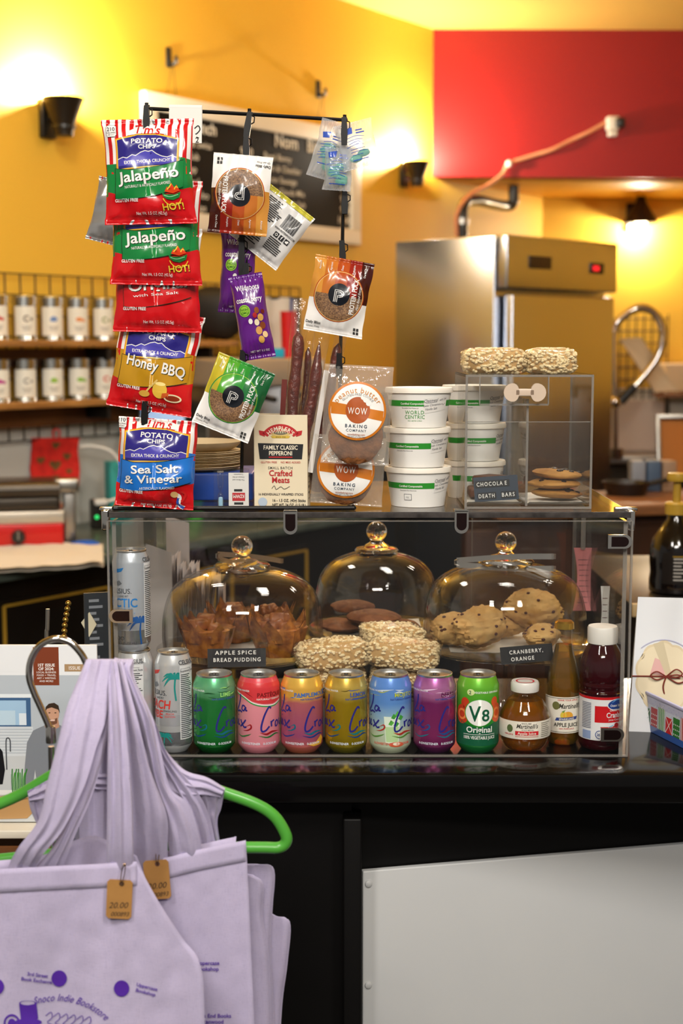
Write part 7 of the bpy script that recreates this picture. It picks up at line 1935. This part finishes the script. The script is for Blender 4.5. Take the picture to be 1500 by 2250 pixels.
MB().lathe([(0, 0), (.024, 0), (.028, .09), (.026, .09), (.022, .004), (0, .004)], 28).build('cup', m_blk, t)
MB().lathe([(.0262, .086), (.0292, .086), (.0292, .092), (.0262, .092)], 28).build('rim', mat('burgundy_lacquer', '#4a1418', .3, coat=.4), t)

# ================================================================== RIGHT OF THE CASE
# side station with syrup bottle
Ys = 3.1; zs = WZ(1445, 1300, 1.13).z
x0s = W(1385, 1300, 3.1).x
t = thing('side_station', 'black side cabinet with wood-edged top at the right edge', 'cabinet', (x0s + .45, Ys, 0))
MB().box((0, .35, zs - .0125), (.9, .74, .025), bev=.003).build('top', mat('black_tray', '#12100e', .35), t)
MB().box((0, .36, (zs - .025) / 2), (.86, .68, zs - .025)).build('body', m_cab, t)
MB().box((0, -.018, zs - .012), (.9, .012, .03), bev=.002).build('wood_edge', mat('pale_wood_edge', '#b59a6e', .5), t)
for sx in (-.22, .22):
    d = MB().box((sx, .012, zs / 2 - .02), (.4, .016, zs - .2), bev=.003).build('door', m_cab, t)
    MB().box((sx - .15 * (1 if sx > 0 else -1), -.004, zs - .3), (.012, .018, .1), bev=.003).build('handle', m_steel, d)
xs_ = W(1482, 1250, Ys + .14).x
t = thing('sauce_pump_bottle', 'large dark syrup bottle with gold pump top at the right edge', 'bottle', (xs_, Ys + .14, zs), (0, 0, .3))
q = MPP(1200, Ys + .14)
MB().lathe([(0, 0), (.052, 0), (.058, .006), (.0585, .03), (.056, .05), (.058, .07), (.058, .10), (.052, .125), (.036, .15), (.022, .17), (.021, .19), (0, .19)], 36).build('bottle', mat('dark_sauce_bottle', '#0d0807', .1, coat=.6), t)
MB().lathe([(.0215, .182), (.026, .182), (.0265, .206), (.022, .21), (0, .21)], 28, wob=lambda a, z: 1 + .02 * sin(a * 28)).build('collar_cap', mat('gold_plastic', '#a8842a', .35), t)
MB().tube([(0, 0, .205), (0, 0, .262)], .009, 12).build('pump_stem', mat('gold_plastic'), t)
pt = MB().lathe([(0, .258), (.022, .258), (.024, .264), (.022, .276), (0, .278)], 24).build('pump_head', mat('gold_plastic'), t)
MB().tube([(0, 0, .268), (.03, -.01, .268), (.055, -.016, .262)], .008, 10).build('spout', mat('gold_plastic'), pt)
A = Art(.001); Rq = .0583
A.rect(-60, 28, 60, 98, ink('#1a1512', .3)); A.up()
for i in range(7): A.rect(-34, 36 + i * 8, -34 + (24, 18, 28)[i % 3], 39 + i * 8, ink('#a9a49c', .4))
A.rect(-6, 34, 8, 62, ink('#9a928c', .4)); A.rect(-8, 72, 26, 80, ink('#6a6050', .4)); A.rect(-36, 90, 36, 92, ink('#a8842a', .3))
A.build('label', cyl(Rq), t, us=ls(-.062, .062, 21), lift=.0004)

# white gift bag with scalloped cookie card and raffia bow
Yw = 2.285; a = W(1445, 1600, Yw); k = MPP(1460, Yw)
t = thing('gift_bag', 'white paper gift bag with scalloped card and red raffia bow', 'gift bag', (a.x, Yw, CZ), (0, 0, radians(-8)))
hg_ = W(1445, 1320, Yw).z - CZ; wg = 130 * k
m_gift = mat('white_gift_paper', '#dcdfe4', .5)
us = ls(-.5, .5, 12); vs_ = ls(0, 1, 16)
def gf(u, v, s_): 
    x = u * wg * (1 - .22 * v * (u > 0) - .02 * v); return Vector((x + .012 * v, .03 * v + s_ * (.022 * (1 - v) + .001), v * hg_))
mb = MB().grid(lambda u, v: gf(u, v, -1), us, vs_); mb.grid(lambda u, v: gf(u, v, 1), us, vs_, True)
for sx in (-.5, .5): mb.grid(lambda s_, v, sx=sx: gf(sx, v, s_), [-1, 1], vs_, sx > 0)
mb.build('paper_body', m_gift, t)
def gmap(u, v, o): vv = v / hg_; return Vector((u, .03 * vv - (.022 * (1 - vv) + .001) - o, v))
A = Art(k); cx, cy = 10, 118
pts = [(cx + (58 + 6 * abs(sin(a_ * 5))) * cos(a_), cy + (72 + 6 * abs(sin(a_ * 5))) * sin(a_)) for a_ in ls(0, 2 * pi, 61)[:-1]]
A.poly(pts, ink('#d8c7a4', .5)); A.up(); A.poly([(cx + (x - cx) * .93, cy + (y - cy) * .93) for x, y in pts], ink('#e2d4b4', .5)); A.up()
A.poly([(cx - 30, cy + 6), (cx + 2, cy + 2), (cx - 4, cy + 34), (cx - 20, cy + 40)], ink('#d8a8a4', .5)); A.poly([(cx - 24, cy + 70), (cx - 2, cy + 76), (cx + 18, cy - 4), (cx + 4, cy + 2)], ink('#cbbd9c', .5))
A.up(); A.ring(cx, cy + 4, 74, 76, ink('#b0b0cc', .5), 30, .7, 2.3); A.stroke([(cx - 36, 30), (cx - 28, 36), (cx - 22, 28), (cx - 14, 36), (cx - 6, 30)], 1.2, ink('#b0b8c0', .5))
A.build('scalloped_card_print', gmap, t, us=ls(-.06, .06, 5), vs=ls(0, hg_, 10), lift=.0006, step=.0003, clip=(-wg * .49, .002, wg * .4, hg_ * .98))
m_raf = mat('red_raffia', '#7a2a1c', .7)
bow = gmap(14 * k, 120 * k, .004)
b_ = MB()
for (dx, dz, sx) in ((34, 8, 1), (42, -4, 1), (-34, 2, -1)):
    b_.tube(cr([bow, bow + Vector((dx * .6 * k, -.003, (dz + 9) * k)), bow + Vector((dx * k, -.004, dz * k)), bow + Vector((dx * .6 * k, -.003, (dz - 9) * k)), bow], 6), .0012, 6)
b_.build('raffia_bow', m_raf, t)
b_ = MB(); b_.tube(cr([gmap(-wg * .46, 118 * k, .002), bow, gmap(wg * .34, 116 * k, .002)], 6), .0012, 6)
b_.tube(cr([bow, bow + Vector((-6 * k, -.003, -24 * k)), bow + Vector((2 * k, -.002, -56 * k))], 6), .0014, 6)
b_.build('raffia_cord', m_raf, t)
# holiday tin
c0 = Vector((W(1412, 1600, 2.29).x, 2.29, CZ)); dr = Vector((.30, -.95, 0)).normalized(); dw = Vector((.95, .30, 0))
t = thing('holiday_tin', 'open rectangular tin printed with wrapped presents, holding candies', 'tin', c0, (0, 0, atan2(dw.y, dw.x)))
# local: x along dw, -y along dr
hT, dT, wT = .062, .19, .16
m_tinb = mat('blue_printed_tin', '#3a62b0', .3, coat=.3); m_tinr = mat('lavender_tin_rim', '#b9b8d8', .3, coat=.3); m_tini = mat('tin_inside', '#5a564a', .35, metal=.7)
def wallp(nm, c, s_): return MB().box(c, s_, bev=.001).build(nm, m_tinb, t)
lw = wallp('side_wall', (0, -dT / 2, hT / 2), (.002, dT, hT)); wallp('side_wall', (wT, -dT / 2, hT / 2), (.002, dT, hT)); fw_ = wallp('end_wall', (wT / 2, -dT, hT / 2), (wT, .002, hT)); wallp('end_wall', (wT / 2, 0, hT / 2), (wT, .002, hT))
MB().box((wT / 2, -dT / 2, .002), (wT - .003, dT - .003, .003)).build('bottom', m_tini, t)
ring = [(-.001, .001), (wT + .001, .001), (wT + .001, -dT - .001), (-.001, -dT - .001)]
MB().tube([(x, y, hT) for x, y in ring], .0032, 8, closed=True).build('rolled_rim', m_tinr, t)
A = Art(.001)
A.rect(0, 46, dT * 1000, 62, ink('#c2c4dc', .3)); A.rect(0, 12, dT * 1000, 46, ink('#d0d8e8', .3)); A.up()
cols = ['#1f6a2f', '#b01c24', '#3a9a4a', '#c8202a', '#2a7a34', '#b01c24', '#6fc03a']
for i in range(8):
    x0 = 4 + i * 23; c = cols[i % 7]; w_ = 20; h0 = 38 + (i % 3) * 5
    A.rect(x0, 12, x0 + w_, h0, ink(c, .3))
A.up()
for i in range(8):
    x0 = 4 + i * 23; h0 = 38 + (i % 3) * 5; wt = ink('#e8e6e2', .3)
    if i % 3 == 0: A.stroke([(x0, 12), (x0 + 20, h0)], 1.4, wt, False); A.stroke([(x0 + 20, 14), (x0, h0)], 1.4, wt, False)
    elif i % 3 == 1:
        for q_ in range(12): A.ell(x0 + 3 + (q_ % 4) * 5, 16 + (q_ // 4) * 8, 1.3, 1.3, wt, 10)
    else:
        for q_ in range(4): A.rect(x0 + 2 + q_ * 5, 12, x0 + 4 + q_ * 5, h0, wt)
    A.stroke([(x0 + 10, h0), (x0 + 4, h0 + 5), (x0 + 10, h0), (x0 + 16, h0 + 5)], 1.2, wt, False)
for i in range(26): A.ell(4 + i * 7.2, 49 + (i * 5) % 10, .8, .8, ink('#8fa0d0', .3), 8)
A.build('presents_print', lambda u, v, o: Vector((-.001 - o, -u, v)), lw)
rr = random.Random(2)
for i, (x, y) in enumerate(((.03, -.03), (.07, -.06), (.04, -.1), (.1, -.03), (.1, -.11))):
    cpos = c0 + dw * x + dr * (-y) + Vector((0, 0, .004))
    tt = thing('wrapped_candy', '%s twist-wrapped candy inside the holiday tin' % ('red', 'white', 'green', 'second red', 'gold')[i], 'candy', cpos, (0, 0, rr.uniform(0, 3)), 'candies in the holiday tin')
    m = mat('candy_%d' % i, ('#b01c20', '#d8d4cc', '#2f8a3a', '#a8181c', '#b8903a')[i], .25, coat=.5)
    MB().sphere((0, 0, .009), .011, 14, 9, (1.2, .85, .8)).build('candy_body', m, tt)
    for sx in (-1, 1): MB().lathe([(.002, 0), (.0075, .011), (.0068, .0115), (.0015, .001)], 10, (sx * .012, 0, .009), Matrix.Rotation(sx * pi / 2, 4, 'Y'), wob=lambda a_, z: 1 + .25 * sin(a_ * 5)).build('twisted_end', m, tt)
